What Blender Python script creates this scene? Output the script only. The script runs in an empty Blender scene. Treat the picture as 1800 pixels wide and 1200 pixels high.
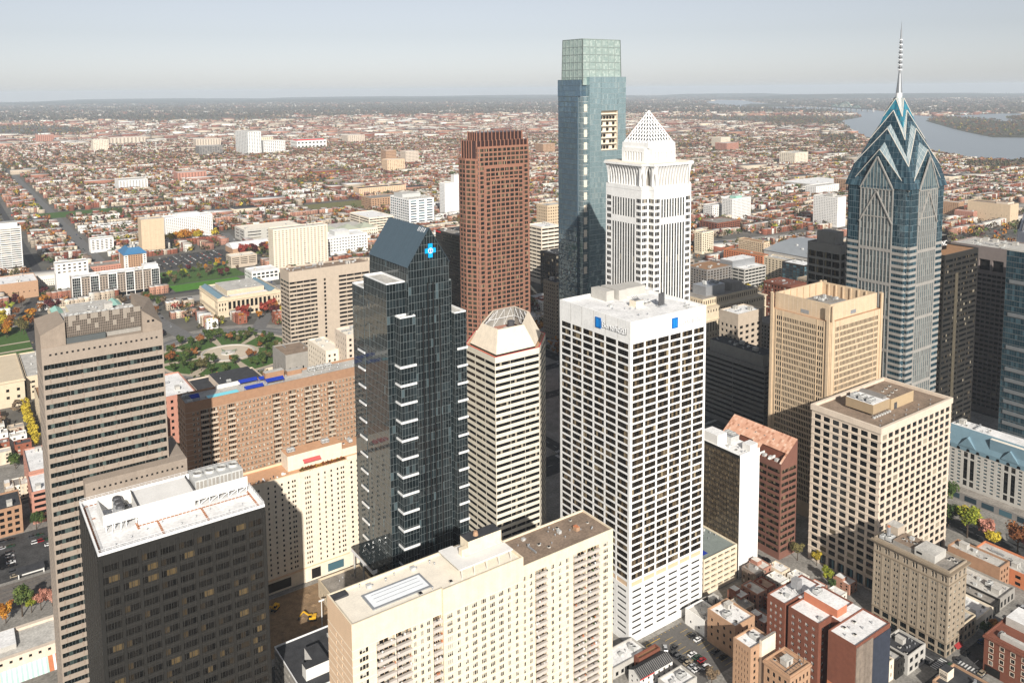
import bpy, math, random
import numpy as np
from mathutils import Matrix, Vector
random.seed(7)
D = bpy.data
SC = bpy.context.scene
COL = SC.collection
rad = math.radians

# ---------------------------------------------------------------- camera
CAM = Vector((0.0, 0.0, 255.0))
cd = D.cameras.new("camera")
cam = D.objects.new("camera", cd)
COL.objects.link(cam)
RX = Vector((0.82011342, -0.57213213, -0.00887732))
RY = Vector((-0.06284243, -0.07463827, -0.9952286))
RZ = Vector((0.56873967, 0.8167582, -0.09716602))
cam.matrix_world = Matrix(((RX.x, -RY.x, -RZ.x, 0), (RX.y, -RY.y, -RZ.y, 0), (RX.z, -RY.z, -RZ.z, 255.0), (0, 0, 0, 1)))
cd.sensor_width = 36.0
cd.lens = 1438.99 / 1800 * 36
cd.shift_x = 10.0 / 1800
cd.shift_y = -302.0 / 1800
cd.clip_start = 1.0
cd.clip_end = 90000.0
SC.camera = cam

# ---------------------------------------------------------------- sky, sun, exposure
SUN_AZ, SUN_EL = 25.0, 29.0          # shadows run towards +y, turned a little to +x
sx, sy = -math.sin(rad(SUN_AZ)), -math.cos(rad(SUN_AZ))
w = D.worlds.new("World")
SC.world = w
w.use_nodes = True
nt = w.node_tree
bg = nt.nodes["Background"]
sky = nt.nodes.new("ShaderNodeTexSky")
sky.sky_type = 'NISHITA'
sky.sun_disc = False
sky.sun_elevation = rad(SUN_EL)
sky.sun_rotation = math.atan2(sx, sy)
sky.altitude = 1000
sky.air_density = 1.0
sky.dust_density = 1.0
sky.ozone_density = 1.0
hs = nt.nodes.new("ShaderNodeHueSaturation")
hs.inputs["Saturation"].default_value = 0.3
nt.links.new(sky.outputs[0], hs.inputs["Color"])
tn = nt.nodes.new("ShaderNodeVectorMath"); tn.operation = 'MULTIPLY'; tn.inputs[1].default_value = (.965, .985, 1.045)
nt.links.new(hs.outputs[0], tn.inputs[0])
nt.links.new(tn.outputs[0], bg.inputs[0])
bg.inputs[1].default_value = 0.066
sl = D.lights.new("sun", 'SUN')
sl.energy = 5.0
sl.angle = rad(0.53)
sl.color = (1.0, 0.945, 0.87)
sun = D.objects.new("sun", sl)
COL.objects.link(sun)
sdir = Vector((sx * math.cos(rad(SUN_EL)), sy * math.cos(rad(SUN_EL)), math.sin(rad(SUN_EL))))
sun.rotation_euler = sdir.to_track_quat('Z', 'Y').to_euler()
sun.location = (0, 0, 600)
SC.view_settings.view_transform = 'Standard'
SC.view_settings.look = 'None'
SC.view_settings.gamma = 1
SC.view_settings.exposure = 0.4
SC.cycles.volume_bounces = 1
SC.cycles.max_bounces = 6
SC.cycles.diffuse_bounces = 2
SC.cycles.glossy_bounces = 3
SC.cycles.transmission_bounces = 2
SC.cycles.use_denoising = True

# ---------------------------------------------------------------- mesh helper
class MB:
    """collects faces; build() links them as one mesh object"""
    def __init__(s):
        s.v = []; s.f = []; s.m = []; s.t = []
    def face(s, pts, m=0, t=None):
        n = len(s.v)
        s.v.extend(pts)
        s.f.append(tuple(range(n, n + len(pts))))
        s.m.append(m)
        s.t.append(random.random() if t is None else t)
    def box(s, x0, y0, z0, x1, y1, z1, m=0, top=None, t=None, bottom=False):
        a = (x0, y0, z0); b = (x1, y0, z0); c = (x1, y1, z0); d = (x0, y1, z0)
        e = (x0, y0, z1); f = (x1, y0, z1); g = (x1, y1, z1); h = (x0, y1, z1)
        for q in ((a, b, f, e), (b, c, g, f), (c, d, h, g), (d, a, e, h)):
            s.face(q, m, t)
        s.face((e, f, g, h), m if top is None else top, t)
        if bottom:
            s.face((d, c, b, a), m, t)
    def obox(s, o, u, l, w, z0, z1, m=0, t=None):
        """box from ground point o along unit u (length l), width w to the left of u"""
        n = (-u[1], u[0])
        p = [(o[0], o[1]), (o[0] + u[0] * l, o[1] + u[1] * l), (o[0] + u[0] * l + n[0] * w, o[1] + u[1] * l + n[1] * w), (o[0] + n[0] * w, o[1] + n[1] * w)]
        s.prism(p, z0, z1, m, t=t)
    def prism(s, poly, z0, z1, m=0, top=None, t=None, cap=True):
        k = len(poly)
        for i in range(k):
            a = poly[i]; b = poly[(i + 1) % k]
            s.face(((a[0], a[1], z0), (b[0], b[1], z0), (b[0], b[1], z1), (a[0], a[1], z1)), m, t)
        if cap:
            s.face([(p[0], p[1], z1) for p in poly], m if top is None else top, t)
    def frustum(s, p0, p1, z0, z1, m=0, top=None, cap=True):
        k = len(p0)
        for i in range(k):
            a = p0[i]; b = p0[(i + 1) % k]; c = p1[(i + 1) % k]; d = p1[i]
            s.face(((a[0], a[1], z0), (b[0], b[1], z0), (c[0], c[1], z1), (d[0], d[1], z1)), m)
        if cap:
            s.face([(p[0], p[1], z1) for p in p1], m if top is None else top)
    def cyl(s, x, y, z0, z1, r, r1=None, n=10, m=0, cap=True):
        r1 = r if r1 is None else r1
        a = [(x + r * math.cos(2 * math.pi * i / n), y + r * math.sin(2 * math.pi * i / n)) for i in range(n)]
        b = [(x + r1 * math.cos(2 * math.pi * i / n), y + r1 * math.sin(2 * math.pi * i / n)) for i in range(n)]
        s.frustum(a, b, z0, z1, m, cap=cap)
    def bar(s, a, b, r, m=0, n=4):
        a = Vector(a); b = Vector(b); d = (b - a)
        if d.length < 1e-6: return
        d.normalize()
        up = Vector((0, 0, 1)) if abs(d.z) < .9 else Vector((1, 0, 0))
        p = d.cross(up).normalized(); q = d.cross(p)
        A = []; B = []
        for i in range(n):
            k = 2 * math.pi * (i + .5) / n
            o = (p * math.cos(k) + q * math.sin(k)) * r
            A.append(tuple(a + o)); B.append(tuple(b + o))
        for i in range(n):
            j = (i + 1) % n
            s.face((A[i], B[i], B[j], A[j]), m)
        s.face(A, m); s.face(B[::-1], m)
    def mesh(s, name, mats, org=(0, 0, 0)):
        me = D.meshes.new(name)
        v = np.array(s.v, dtype=np.float64).reshape(-1, 3) - np.array(org, dtype=np.float64)
        me.from_pydata(v.tolist(), [], s.f)
        for q in mats: me.materials.append(q)
        me.polygons.foreach_set("material_index", s.m)
        at = me.attributes.new("tint", 'FLOAT', 'FACE')
        at.data.foreach_set("value", s.t)
        me.update()
        return me
    def build(s, name, mats, parent=None, label=None, kind=None):
        if not s.f: return None
        if not isinstance(mats, (list, tuple)): mats = [mats]
        o0 = wloc(parent) if parent is not None else (0, 0, 0)
        o = D.objects.new(name, s.mesh(name, mats, o0))
        COL.objects.link(o)
        o.parent = parent
        if label: o["label"] = label
        if kind: o["kind"] = kind
        return o

def wloc(o):
    x = y = z = 0.0
    while o is not None:
        x += o.location[0]; y += o.location[1]; z += o.location[2]
        o = o.parent
    return (x, y, z)

def thing(name, label, cat, loc=(0, 0, 0), group=None):
    o = D.objects.new(name, None)
    o.empty_display_size = 1
    COL.objects.link(o)
    o.location = loc
    o["label"] = label; o["category"] = cat
    if group: o["group"] = group
    return o

def tag(o, label, cat, group=None):
    o["label"] = label; o["category"] = cat
    if group: o["group"] = group
    return o

# ---------------------------------------------------------------- materials
def _new(name):
    m = D.materials.new(name); m.use_nodes = True
    return m, m.node_tree, m.node_tree.nodes["Principled BSDF"]

def mat(name, col, rough=.8, var=.12, scale=.35, metal=0.0, spec=.3, streak=.0, bump=0.0, tint=0.0):
    """plain surface: two scales of mottling, optional rain streaks, optional per-face difference"""
    m, t, b = _new(name)
    N, L = t.nodes.new, t.links.new
    tc = N("ShaderNodeTexCoord")
    n1 = N("ShaderNodeTexNoise"); n1.inputs["Scale"].default_value = scale; n1.inputs["Detail"].default_value = 6
    n2 = N("ShaderNodeTexNoise"); n2.inputs["Scale"].default_value = scale * 7; n2.inputs["Detail"].default_value = 3
    L(tc.outputs["Object"], n1.inputs["Vector"]); L(tc.outputs["Object"], n2.inputs["Vector"])
    a = N("ShaderNodeMath"); a.operation = 'ADD'
    L(n1.outputs["Fac"], a.inputs[0]); L(n2.outputs["Fac"], a.inputs[1])
    last = a
    if streak:
        mp = N("ShaderNodeMapping"); mp.inputs["Scale"].default_value = (1.3, 1.3, .03)
        n3 = N("ShaderNodeTexNoise"); n3.inputs["Scale"].default_value = .6; n3.inputs["Detail"].default_value = 4
        L(tc.outputs["Object"], mp.inputs[0]); L(mp.outputs[0], n3.inputs["Vector"])
        s_ = N("ShaderNodeMath"); s_.operation = 'MULTIPLY_ADD'; s_.inputs[1].default_value = streak * 2; s_.inputs[2].default_value = -streak
        L(n3.outputs["Fac"], s_.inputs[0])
        c = N("ShaderNodeMath"); c.operation = 'ADD'
        L(a.outputs[0], c.inputs[0]); L(s_.outputs[0], c.inputs[1]); last = c
    if tint:
        at = N("ShaderNodeAttribute"); at.attribute_name = "tint"
        s_ = N("ShaderNodeMath"); s_.operation = 'MULTIPLY_ADD'; s_.inputs[1].default_value = tint; s_.inputs[2].default_value = -tint / 2
        L(at.outputs["Fac"], s_.inputs[0])
        c = N("ShaderNodeMath"); c.operation = 'ADD'
        L(last.outputs[0], c.inputs[0]); L(s_.outputs[0], c.inputs[1]); last = c
    mr = N("ShaderNodeMapRange")
    mr.inputs[1].default_value = .6; mr.inputs[2].default_value = 1.4
    mr.inputs[3].default_value = 1 - var * 1.5; mr.inputs[4].default_value = 1 + var * 1.2
    mr.clamp = False
    L(last.outputs[0], mr.inputs[0])
    v = N("ShaderNodeVectorMath"); v.operation = 'SCALE'
    v.inputs[0].default_value = col[:3]
    L(mr.outputs[0], v.inputs["Scale"])
    L(v.outputs[0], b.inputs["Base Color"])
    b.inputs["Roughness"].default_value = rough
    b.inputs["Metallic"].default_value = metal
    b.inputs["Specular IOR Level"].default_value = spec
    if bump:
        bp = N("ShaderNodeBump"); bp.inputs["Strength"].default_value = bump; bp.inputs["Distance"].default_value = .1
        L(n2.outputs["Fac"], bp.inputs["Height"]); L(bp.outputs[0], b.inputs["Normal"])
    return m

def ramp_mat(name, stops, rough=.1, spec=.5, metal=0.0, noise=0.0, rough2=None):
    """colour chosen by the face attribute tint (0..1): window panes, roofs, leaves"""
    m, t, b = _new(name)
    N, L = t.nodes.new, t.links.new
    at = N("ShaderNodeAttribute"); at.attribute_name = "tint"
    src = at.outputs["Fac"]
    if noise:
        tc = N("ShaderNodeTexCoord")
        n1 = N("ShaderNodeTexNoise"); n1.inputs["Scale"].default_value = .5; n1.inputs["Detail"].default_value = 5
        L(tc.outputs["Object"], n1.inputs["Vector"])
        a = N("ShaderNodeMath"); a.operation = 'MULTIPLY_ADD'; a.inputs[1].default_value = noise; a.inputs[2].default_value = -noise / 2
        L(n1.outputs["Fac"], a.inputs[0])
        c = N("ShaderNodeMath"); c.operation = 'ADD'; c.use_clamp = True
        L(src, c.inputs[0]); L(a.outputs[0], c.inputs[1]); src = c.outputs[0]
    cr = N("ShaderNodeValToRGB")
    cr.color_ramp.interpolation = 'LINEAR'
    e = cr.color_ramp.elements
    while len(e) < len(stops): e.new(.5)
    for q, (p, c) in zip(e, stops):
        q.position = p; q.color = (*c, 1)
    L(src, cr.inputs[0])
    L(cr.outputs[0], b.inputs["Base Color"])
    b.inputs["Roughness"].default_value = rough
    b.inputs["Specular IOR Level"].default_value = spec
    b.inputs["Metallic"].default_value = metal
    return m

PANE = [(0, (.004, .005, .006)), (.7, (.009, .010, .011)), (.86, (.03, .026, .02)), (.95, (.10, .08, .055)), (1, (.34, .30, .23))]
M = {}
M['pane'] = ramp_mat('window_glass', PANE, .08, .25)
M['pane_brown'] = ramp_mat('bronze_window_glass', [(0, (.006, .005, .004)), (.45, (.014, .011, .008)), (.75, (.05, .036, .022)), (.92, (.13, .095, .055)), (1, (.3, .24, .15))], .1, .28)
M['pane_green'] = ramp_mat('green_window_glass', [(0, (.004, .006, .006)), (.78, (.008, .012, .012)), (.9, (.025, .04, .037)), (1, (.08, .105, .095))], .08, .3)
M['pane_blue'] = ramp_mat('blue_window_glass', [(0, (.01, .02, .03)), (.6, (.025, .06, .08)), (1, (.1, .2, .24))], .06, .6)
M['pane_res'] = ramp_mat('curtained_window_glass', [(0, (.008, .008, .008)), (.52, (.018, .017, .015)), (.66, (.12, .105, .08)), (.88, (.36, .34, .28)), (1, (.55, .55, .5))], .1, .3)
M['bglass'] = ramp_mat('dark_teal_glazing', [(0, (.006, .010, .012)), (.7, (.010, .016, .019)), (.97, (.02, .03, .034)), (1, (.07, .1, .11))], .03, .5, .0)
M['bluegrey_glass'] = ramp_mat('silver_blue_glazing', [(0, (.13, .21, .24)), (.6, (.18, .27, .30)), (1, (.26, .36, .38))], .06, .8, .55)
M['comcast_glass'] = ramp_mat('pale_blue_glazing', [(0, (.27, .37, .39)), (.8, (.31, .42, .44)), (1, (.42, .51, .51))], .07, .8, .5)
M['comcast_dark'] = ramp_mat('deep_blue_glazing', [(0, (.12, .19, .25)), (.7, (.15, .23, .3)), (1, (.18, .26, .3))], .035, .8, .6)
M['green_glass'] = ramp_mat('pale_green_glazing', [(0, (.30, .38, .35)), (.6, (.36, .44, .40)), (1, (.48, .55, .5))], .12, .6, .25)
M['lib_glass'] = ramp_mat('ink_blue_glazing', [(0, (.012, .035, .05)), (.7, (.025, .06, .08)), (1, (.07, .13, .16))], .04, .8, .2)
M['lib_silver'] = ramp_mat('silver_roof_glazing', [(0, (.26, .33, .35)), (.7, (.31, .385, .40)), (1, (.42, .48, .49))], .16, .7, .35)
M['lib_teal'] = ramp_mat('bright_teal_glazing', [(0, (.02, .16, .24)), (.7, (.03, .22, .31)), (1, (.06, .3, .38))], .08, .7, .2)
M['mullion'] = mat('grey_mullion', (.20, .225, .225), .45, .05, metal=.3)
M['mullion_dark'] = mat('dark_mullion', (.09, .10, .10), .5, .05)
M['mullion_lib'] = mat('pale_mullion', (.55, .56, .53), .5, .05)
M['white'] = mat('white_precast', (.80, .79, .76), .75, .1, .12, streak=.3)
M['white2'] = mat('white_render', (.74, .72, .68), .8, .06, .2, streak=.12)
M['white_metal'] = mat('white_metal', (.78, .78, .77), .5, .04)
M['cream'] = mat('cream_brick', (.74, .635, .47), .85, .1, .3, streak=.35)
M['cream2'] = mat('pale_cream_panel', (.75, .655, .52), .85, .1, .3, streak=.35)
M['cream_pink'] = mat('peach_cream_brick', (.70, .50, .33), .85, .07, .3, streak=.12)
M['beige'] = mat('beige_stone', (.47, .39, .305), .8, .1, .25, streak=.22)
M['beige2'] = mat('pinkish_beige_concrete', (.50, .40, .31), .8, .1, .25, streak=.2)
M['beige_dk'] = mat('grey_beige_concrete', (.315, .26, .21), .8, .1, .25, streak=.22)
M['tan'] = mat('tan_precast', (.58, .445, .30), .8, .1, .25, streak=.3)
M['tan2'] = mat('pale_tan_precast', (.63, .53, .425), .8, .1, .25, streak=.3)
M['limestone'] = mat('limestone', (.60, .50, .36), .85, .1, .3, streak=.16)
M['hotel'] = mat('weathered_limestone', (.33, .27, .20), .85, .14, .4, streak=.25)
M['brick'] = mat('red_brick', (.19, .07, .043), .9, .16, .5, streak=.12)
M['brick_dk'] = mat('dark_red_brick', (.15, .05, .04), .9, .16, .5)
M['brick_brown'] = mat('brown_brick', (.35, .205, .125), .9, .14, .5, streak=.1)
M['brick_tan'] = mat('tan_brick', (.42, .26, .16), .9, .14, .5, streak=.14)
M['brick_pink'] = mat('pink_brick', (.45, .22, .16), .9, .14, .5)
M['orange'] = mat('orange_render', (.52, .19, .09), .85, .1, .5)
M['peach'] = mat('peach_terrace_paving', (.58, .33, .19), .85, .12, .5)
M['granite_red'] = mat('red_granite', (.30, .148, .10), .55, .1, .4, streak=.06)
M['granite_pink'] = mat('pink_granite_cladding', (.19, .09, .066), .6, .1, .3, streak=.1, tint=.2)
M['dark'] = mat('dark_bronze_metal', (.04, .037, .033), .45, .12, .3, metal=.2)
M['dark2'] = mat('charcoal_cladding', (.021, .02, .018), .5, .12, .3)
M['black'] = mat('black_cladding', (.014, .013, .013), .5, .2, .3)
M['concrete'] = mat('concrete', (.30, .28, .25), .9, .14, .3, streak=.2)
M['concrete_lt'] = mat('pale_concrete', (.46, .44, .40), .9, .12, .3, streak=.15)
M['grey'] = mat('grey_cladding', (.22, .205, .19), .8, .12, .3, streak=.15)
M['roof_white'] = mat('white_membrane_roof', (.76, .75, .73), .8, .2, .14, streak=.1)
M['roof_cream'] = mat('cream_deck_roof', (.80, .73, .61), .85, .09, .25)
M['roof_grey'] = mat('grey_gravel_roof', (.27, .245, .215), .95, .3, .16)
M['roof_lt'] = mat('pale_grey_roof', (.48, .46, .42), .9, .28, .16)
M['roof_tan'] = mat('tan_gravel_roof', (.25, .185, .135), .95, .3, .16)
M['roof_dark'] = mat('black_tar_roof', (.045, .046, .05), .9, .35, .3)
M['roof_brown'] = mat('brown_ballast_roof', (.30, .17, .09), .95, .2, .4)
M['copper'] = mat('verdigris_copper', (.30, .52, .44), .7, .15, .4)
M['teal_roof'] = mat('blue_grey_metal_roof', (.16, .25, .30), .5, .09, .3)
M['blue_roof'] = mat('blue_metal_roof', (.05, .16, .30), .5, .12, .5)
M['awning_blue'] = mat('royal_blue_canvas', (.01, .035, .30), .7, .1)
M['water_pool'] = mat('pool_water', (.22, .72, .82), .05, .06, .8)
M['steel'] = mat('galvanised_steel', (.42, .43, .44), .4, .15, .8, metal=.5)
M['steel_dk'] = mat('dark_steel', (.10, .10, .105), .5, .2, .8, metal=.3)
M['unit'] = mat('painted_air_unit', (.50, .50, .48), .6, .15, .8)
M['asphalt'] = mat('asphalt', (.058, .057, .056), .92, .5, .15)
M['pavement'] = mat('concrete_pavement', (.25, .235, .21), .92, .35, .12)
M['path'] = mat('sandy_path', (.44, .37, .28), .95, .15, .3)
M['grass'] = mat('mown_grass', (.06, .12, .025), .95, .35, .4)
M['dirt'] = mat('bare_earth', (.23, .155, .09), .98, .3, .3, bump=.6)
M['paint_w'] = mat('white_road_paint', (.6, .6, .58), .8, .2, 1)
M['paint_y'] = mat('yellow_road_paint', (.6, .38, .05), .8, .2, 1)
M['red_sign'] = mat('red_sign_face', (.6, .03, .03), .5, .05)
M['blue_sign'] = mat('bright_blue_sign', (.0, .36, .80), .45, .03)
M['door_blue'] = mat('logo_blue', (.005, .13, .42), .45, .05)
M['logo_light'] = mat('logo_door_blue', (.01, .22, .62), .45, .03)
M['sign_white'] = mat('white_sign_face', (.85, .85, .84), .5, .03)
M['sign_dark'] = mat('dark_letter_edge', (.10, .10, .105), .5, .05)
M['orange_sign'] = mat('orange_sign_face', (.85, .3, .02), .45, .05)
M['black_sign'] = mat('black_sign_face', (.006, .006, .007), .4, .1)
M['wood'] = mat('tree_bark', (.07, .05, .035), .95, .2, 1)
M['yellow_paint'] = mat('yellow_machine_paint', (.65, .36, .02), .5, .1, 1)
M['rubber'] = mat('black_rubber', (.02, .02, .02), .85, .2, 1)

# ---------------------------------------------------------------- facades
def cols(width, n, frac, margin=0.0):
    """n equal bays over width; each bay has a window of the given share"""
    out = []
    if margin: out.append((0, margin, None, None))
    b = (width - 2 * margin) / n
    for i in range(n):
        a0 = margin + i * b; g = b * (1 - frac) / 2
        out.append((a0, a0 + b, a0 + g, a0 + b - g))
    if margin: out.append((width - margin, width, None, None))
    return out

def rows(z0, z1, n, lo, hi, base=None, top=None):
    """n storeys between z0 and z1 with the pane from lo to hi of a storey; solid band under and over"""
    out = []
    if base is not None and base < z0: out.append((base, z0, None, None))
    h = (z1 - z0) / n
    for i in range(n):
        a = z0 + i * h
        out.append((a, a + h, a + h * lo, a + h * hi))
    if top is not None and top > z1: out.append((z1, top, None, None))
    return out

def facade(W, wins, o, u, cs, rs, depth=.35, m=0, mrev=None, skip=None):
    """wall with real openings: front strips, reveals, and the recessed pane positions"""
    n = (u[1], -u[0])
    mrev = m if mrev is None else mrev
    P = lambda a, z, d=0.0: (o[0] + u[0] * a - n[0] * d, o[1] + u[1] * a - n[1] * d, z)
    for j, (z0, z1, h0, h1) in enumerate(rs):
        if h0 is None:
            a0, a1 = cs[0][0], cs[-1][1]
            W.face((P(a0, z0), P(a1, z0), P(a1, z1), P(a0, z1)), m)
            continue
        # bands below and above the panes, full width
        a0, a1 = cs[0][0], cs[-1][1]
        if h0 - z0 > 1e-3: W.face((P(a0, z0), P(a1, z0), P(a1, h0), P(a0, h0)), m)
        if z1 - h1 > 1e-3: W.face((P(a0, h1), P(a1, h1), P(a1, z1), P(a0, z1)), m)
        prev = a0
        for i, (b0, b1, w0, w1) in enumerate(cs):
            if w0 is None or (skip and skip(i, j)): continue
            if w0 - prev > 1e-3: W.face((P(prev, h0), P(w0, h0), P(w0, h1), P(prev, h1)), m)
            prev = w1
            W.face((P(w0, h0), P(w1, h0), P(w1, h0, depth), P(w0, h0, depth)), mrev)
            W.face((P(w1, h1), P(w0, h1), P(w0, h1, depth), P(w1, h1, depth)), mrev)
            W.face((P(w0, h1), P(w0, h0), P(w0, h0, depth), P(w0, h1, depth)), mrev)
            W.face((P(w1, h0), P(w1, h1), P(w1, h1, depth), P(w1, h0, depth)), mrev)
            c = P((w0 + w1) / 2, (h0 + h1) / 2, depth)
            wins.append((c, u, w1 - w0, h1 - h0))
        if a1 - prev > 1e-3: W.face((P(prev, h0), P(a1, h0), P(a1, h1), P(prev, h1)), m)

_wm = {}
def pane_mb(mb, c, u, w, h, nx, ny, fw, split):
    """one window in the plane through c: nx x ny panes behind thin bars"""
    n = (u[1], -u[0])
    P = lambda a, z, d=0.0: (c[0] + u[0] * a + n[0] * d, c[1] + u[1] * a + n[1] * d, c[2] + z)
    for i in range(nx):
        for k in range(ny):
            a0 = -w / 2 + w * i / nx; a1 = -w / 2 + w * (i + 1) / nx
            z0 = -h / 2 + h * k / ny; z1 = -h / 2 + h * (k + 1) / ny
            t = random.random()
            if split and random.random() < .5:            # a half-drawn blind
                zm = z1 - (z1 - z0) * random.uniform(.2, .7)
                mb.face((P(a0, zm), P(a1, zm), P(a1, z1), P(a0, z1)), 0, min(1, .74 + .22 * random.random()))
                mb.face((P(a0, z0), P(a1, z0), P(a1, zm), P(a0, zm)), 0, t * .6)
            else:
                mb.face((P(a0, z0), P(a1, z0), P(a1, z1), P(a0, z1)), 0, t)
    if fw:
        for i in range(nx + 1):
            a = min(max(-w / 2 + w * i / nx, -w / 2 + fw / 2), w / 2 - fw / 2)
            mb.face((P(a - fw / 2, -h / 2, .05), P(a + fw / 2, -h / 2, .05), P(a + fw / 2, h / 2, .05), P(a - fw / 2, h / 2, .05)), 1)
        for k in range(1, ny):
            z = -h / 2 + h * k / ny
            mb.face((P(-w / 2, z - fw / 2, .045), P(w / 2, z - fw / 2, .045), P(w / 2, z + fw / 2, .045), P(-w / 2, z + fw / 2, .045)), 1)

def emit(parent, wins, glass, bar, name='window', nx=1, ny=1, fw=.0, split=False, maxn=100, variants=6):
    """the windows that show largest as parts of their own, the rest as one part"""
    if not wins: return
    def size(q):
        c, u, w, h = q
        d = Vector((CAM.x - c[0], CAM.y - c[1], CAM.z - c[2]))
        n = Vector((u[1], -u[0], 0))
        L_ = d.length
        return w * h * max(0.0, n.dot(d) / L_) / (L_ * L_)
    ws = sorted(wins, key=size, reverse=True)
    o0 = wloc(parent)
    for q in ws[:maxn]:
        c, u, w, h = q
        key = (round(w, 2), round(h, 2), nx, ny, fw, split, glass.name, bar.name, random.randrange(variants))
        me = _wm.get(key)
        if me is None:
            mb = MB(); pane_mb(mb, (0, 0, 0), (1, 0), w, h, nx, ny, fw, split)
            me = _wm[key] = mb.mesh(name, [glass, bar])
        o = D.objects.new(name, me)
        o.location = (c[0] - o0[0], c[1] - o0[1], c[2] - o0[2])
        o.rotation_euler = (0, 0, math.atan2(u[1], u[0]))
        o.parent = parent
        COL.objects.link(o)
    if len(ws) > maxn:
        mb = MB()
        for c, u, w, h in ws[maxn:]:
            pane_mb(mb, c, u, w, h, nx, ny, fw, split)
        mb.build(name, [glass, bar], parent, kind='stuff')

def faces4(x0, y0, x1, y1):
    """south, east, north, west: start corner, direction, length"""
    return [((x0, y0), (1, 0), x1 - x0), ((x1, y0), (0, 1), y1 - y0), ((x1, y1), (-1, 0), x1 - x0), ((x0, y1), (0, -1), y1 - y0)]

def edges(poly):
    out = []
    for i in range(len(poly)):
        a = poly[i]; b = poly[(i + 1) % len(poly)]
        l = math.hypot(b[0] - a[0], b[1] - a[1])
        out.append((a, ((b[0] - a[0]) / l, (b[1] - a[1]) / l), l))
    return out

def inset(poly, d):
    k = len(poly); out = []
    E = edges(poly)
    for i in range(k):
        (a, u, _), (b, v, _) = E[i - 1], E[i]
        p = (a[0] - u[1] * d, a[1] + u[0] * d); q = (b[0] - v[1] * d, b[1] + v[0] * d)
        cr = u[0] * v[1] - u[1] * v[0]
        if abs(cr) < 1e-6: out.append(q); continue
        t = ((q[0] - p[0]) * v[1] - (q[1] - p[1]) * v[0]) / cr
        out.append((p[0] + u[0] * t, p[1] + u[1] * t))
    return out

def parapet(W, poly, z, h=1.0, t=.5, m=0):
    """top of a wall: coping ring and inner faces down to the roof (z - h)"""
    q = inset(poly, t)
    k = len(poly)
    for i in range(k):
        j = (i + 1) % k
        W.face(((*poly[i], z), (*poly[j], z), (*q[j], z), (*q[i], z)), m)
        W.face(((*q[j], z - h), (*q[i], z - h), (*q[i], z), (*q[j], z)), m)
    return q

def flat_roof(parent, poly, z, m, name='roof'):
    r = MB(); r.face([(p[0], p[1], z) for p in poly], 0)
    return r.build(name, m, parent)

# roof equipment: a few shared shapes
_uk = {}
def unit_mesh(kind):
    if kind in _uk: return _uk[kind]
    b = MB()
    if kind == 'fan':                              # cased cooling unit with fan rings on top
        b.box(-2, -1.2, .4, 2, 1.2, 2.0, 0)
        b.box(-1.9, -1.1, 0, -1.6, 1.1, .4, 1); b.box(1.6, -1.1, 0, 1.9, 1.1, .4, 1)
        for x in (-1, 1):
            b.cyl(x, 0, 2.0, 2.35, .85, .8, 12, 0, cap=False); b.cyl(x, 0, 2.0, 2.12, .8, .8, 12, 1)
            for i in range(5): b.box(-1.8 + i * .8, -1.22, .7, -1.35 + i * .8, -1.2, 1.7, 1)
        me = b.mesh('roof_unit', [M['unit'], M['steel_dk']])
    elif kind == 'box':
        b.box(-1, -.8, 0, 1, .8, 1.3, 0); b.box(-1.1, -.9, 1.3, 1.1, .9, 1.42, 0); b.box(1.0, -.3, .2, 2.1, .3, .8, 1)
        me = b.mesh('roof_unit', [M['unit'], M['steel']])
    elif kind == 'vent':
        b.cyl(0, 0, 0, .9, .25, .25, 8, 0); b.cyl(0, 0, .9, 1.15, .45, .35, 8, 0)
        me = b.mesh('roof_vent', [M['steel']])
    elif kind == 'duct':
        b.box(-4, -.4, .5, 4, .4, 1.2, 0)
        for x in (-3.2, 0, 3.2): b.box(x - .1, -.3, 0, x + .1, .3, .5, 1)
        b.box(3.2, -.4, 1.2, 4, .4, 2.1, 0)
        me = b.mesh('roof_duct', [M['steel'], M['steel_dk']])
    elif kind == 'hatch':
        b.box(-.7, -.7, 0, .7, .7, .6, 0); b.box(-.55, -.55, .6, .55, .55, .75, 1)
        me = b.mesh('roof_hatch', [M['concrete_lt'], M['pane']])
    elif kind == 'hut':
        b.box(-2.2, -1.6, 0, 2.2, 1.6, 2.7, 0); b.box(-2.35, -1.75, 2.7, 2.35, 1.75, 2.9, 1); b.box(-.5, -1.64, 0, .5, -1.6, 2.1, 2)
        me = b.mesh('roof_hut', [M['concrete_lt'], M['roof_lt'], M['steel_dk']])
    _uk[kind] = me
    return me

def put(parent, kind, x, y, z, s=1.0, rz=0.0):
    me = unit_mesh(kind)
    o = D.objects.new(me.name.split('.')[0], me)
    o0 = wloc(parent)
    o.location = (x - o0[0], y - o0[1], z - o0[2]); o.scale = (s, s, s); o.rotation_euler = (0, 0, rz)
    o.parent = parent
    COL.objects.link(o)

def kit(parent, x0, y0, x1, y1, z, n, seed=0, kinds=('fan', 'box', 'vent', 'vent', 'duct', 'hatch', 'hut'), smax=1.0):
    r = random.Random(seed)
    got = []
    for _ in range(n * 6):
        if len(got) >= n: break
        k = r.choice(kinds)
        rr = {'fan': 2.6, 'box': 2.2, 'vent': .7, 'duct': 4.3, 'hatch': 1.1, 'hut': 2.9}[k] * smax
        if x1 - x0 < 2 * rr or y1 - y0 < 2 * rr: continue
        x = r.uniform(x0 + rr, x1 - rr); y = r.uniform(y0 + rr, y1 - rr)
        if any(math.hypot(x - a, y - b) < rr + c for a, b, c in got): continue
        got.append((x, y, rr))
        put(parent, k, x, y, z, smax * r.uniform(.75, 1.0), r.choice((0, math.pi / 2)))

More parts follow.
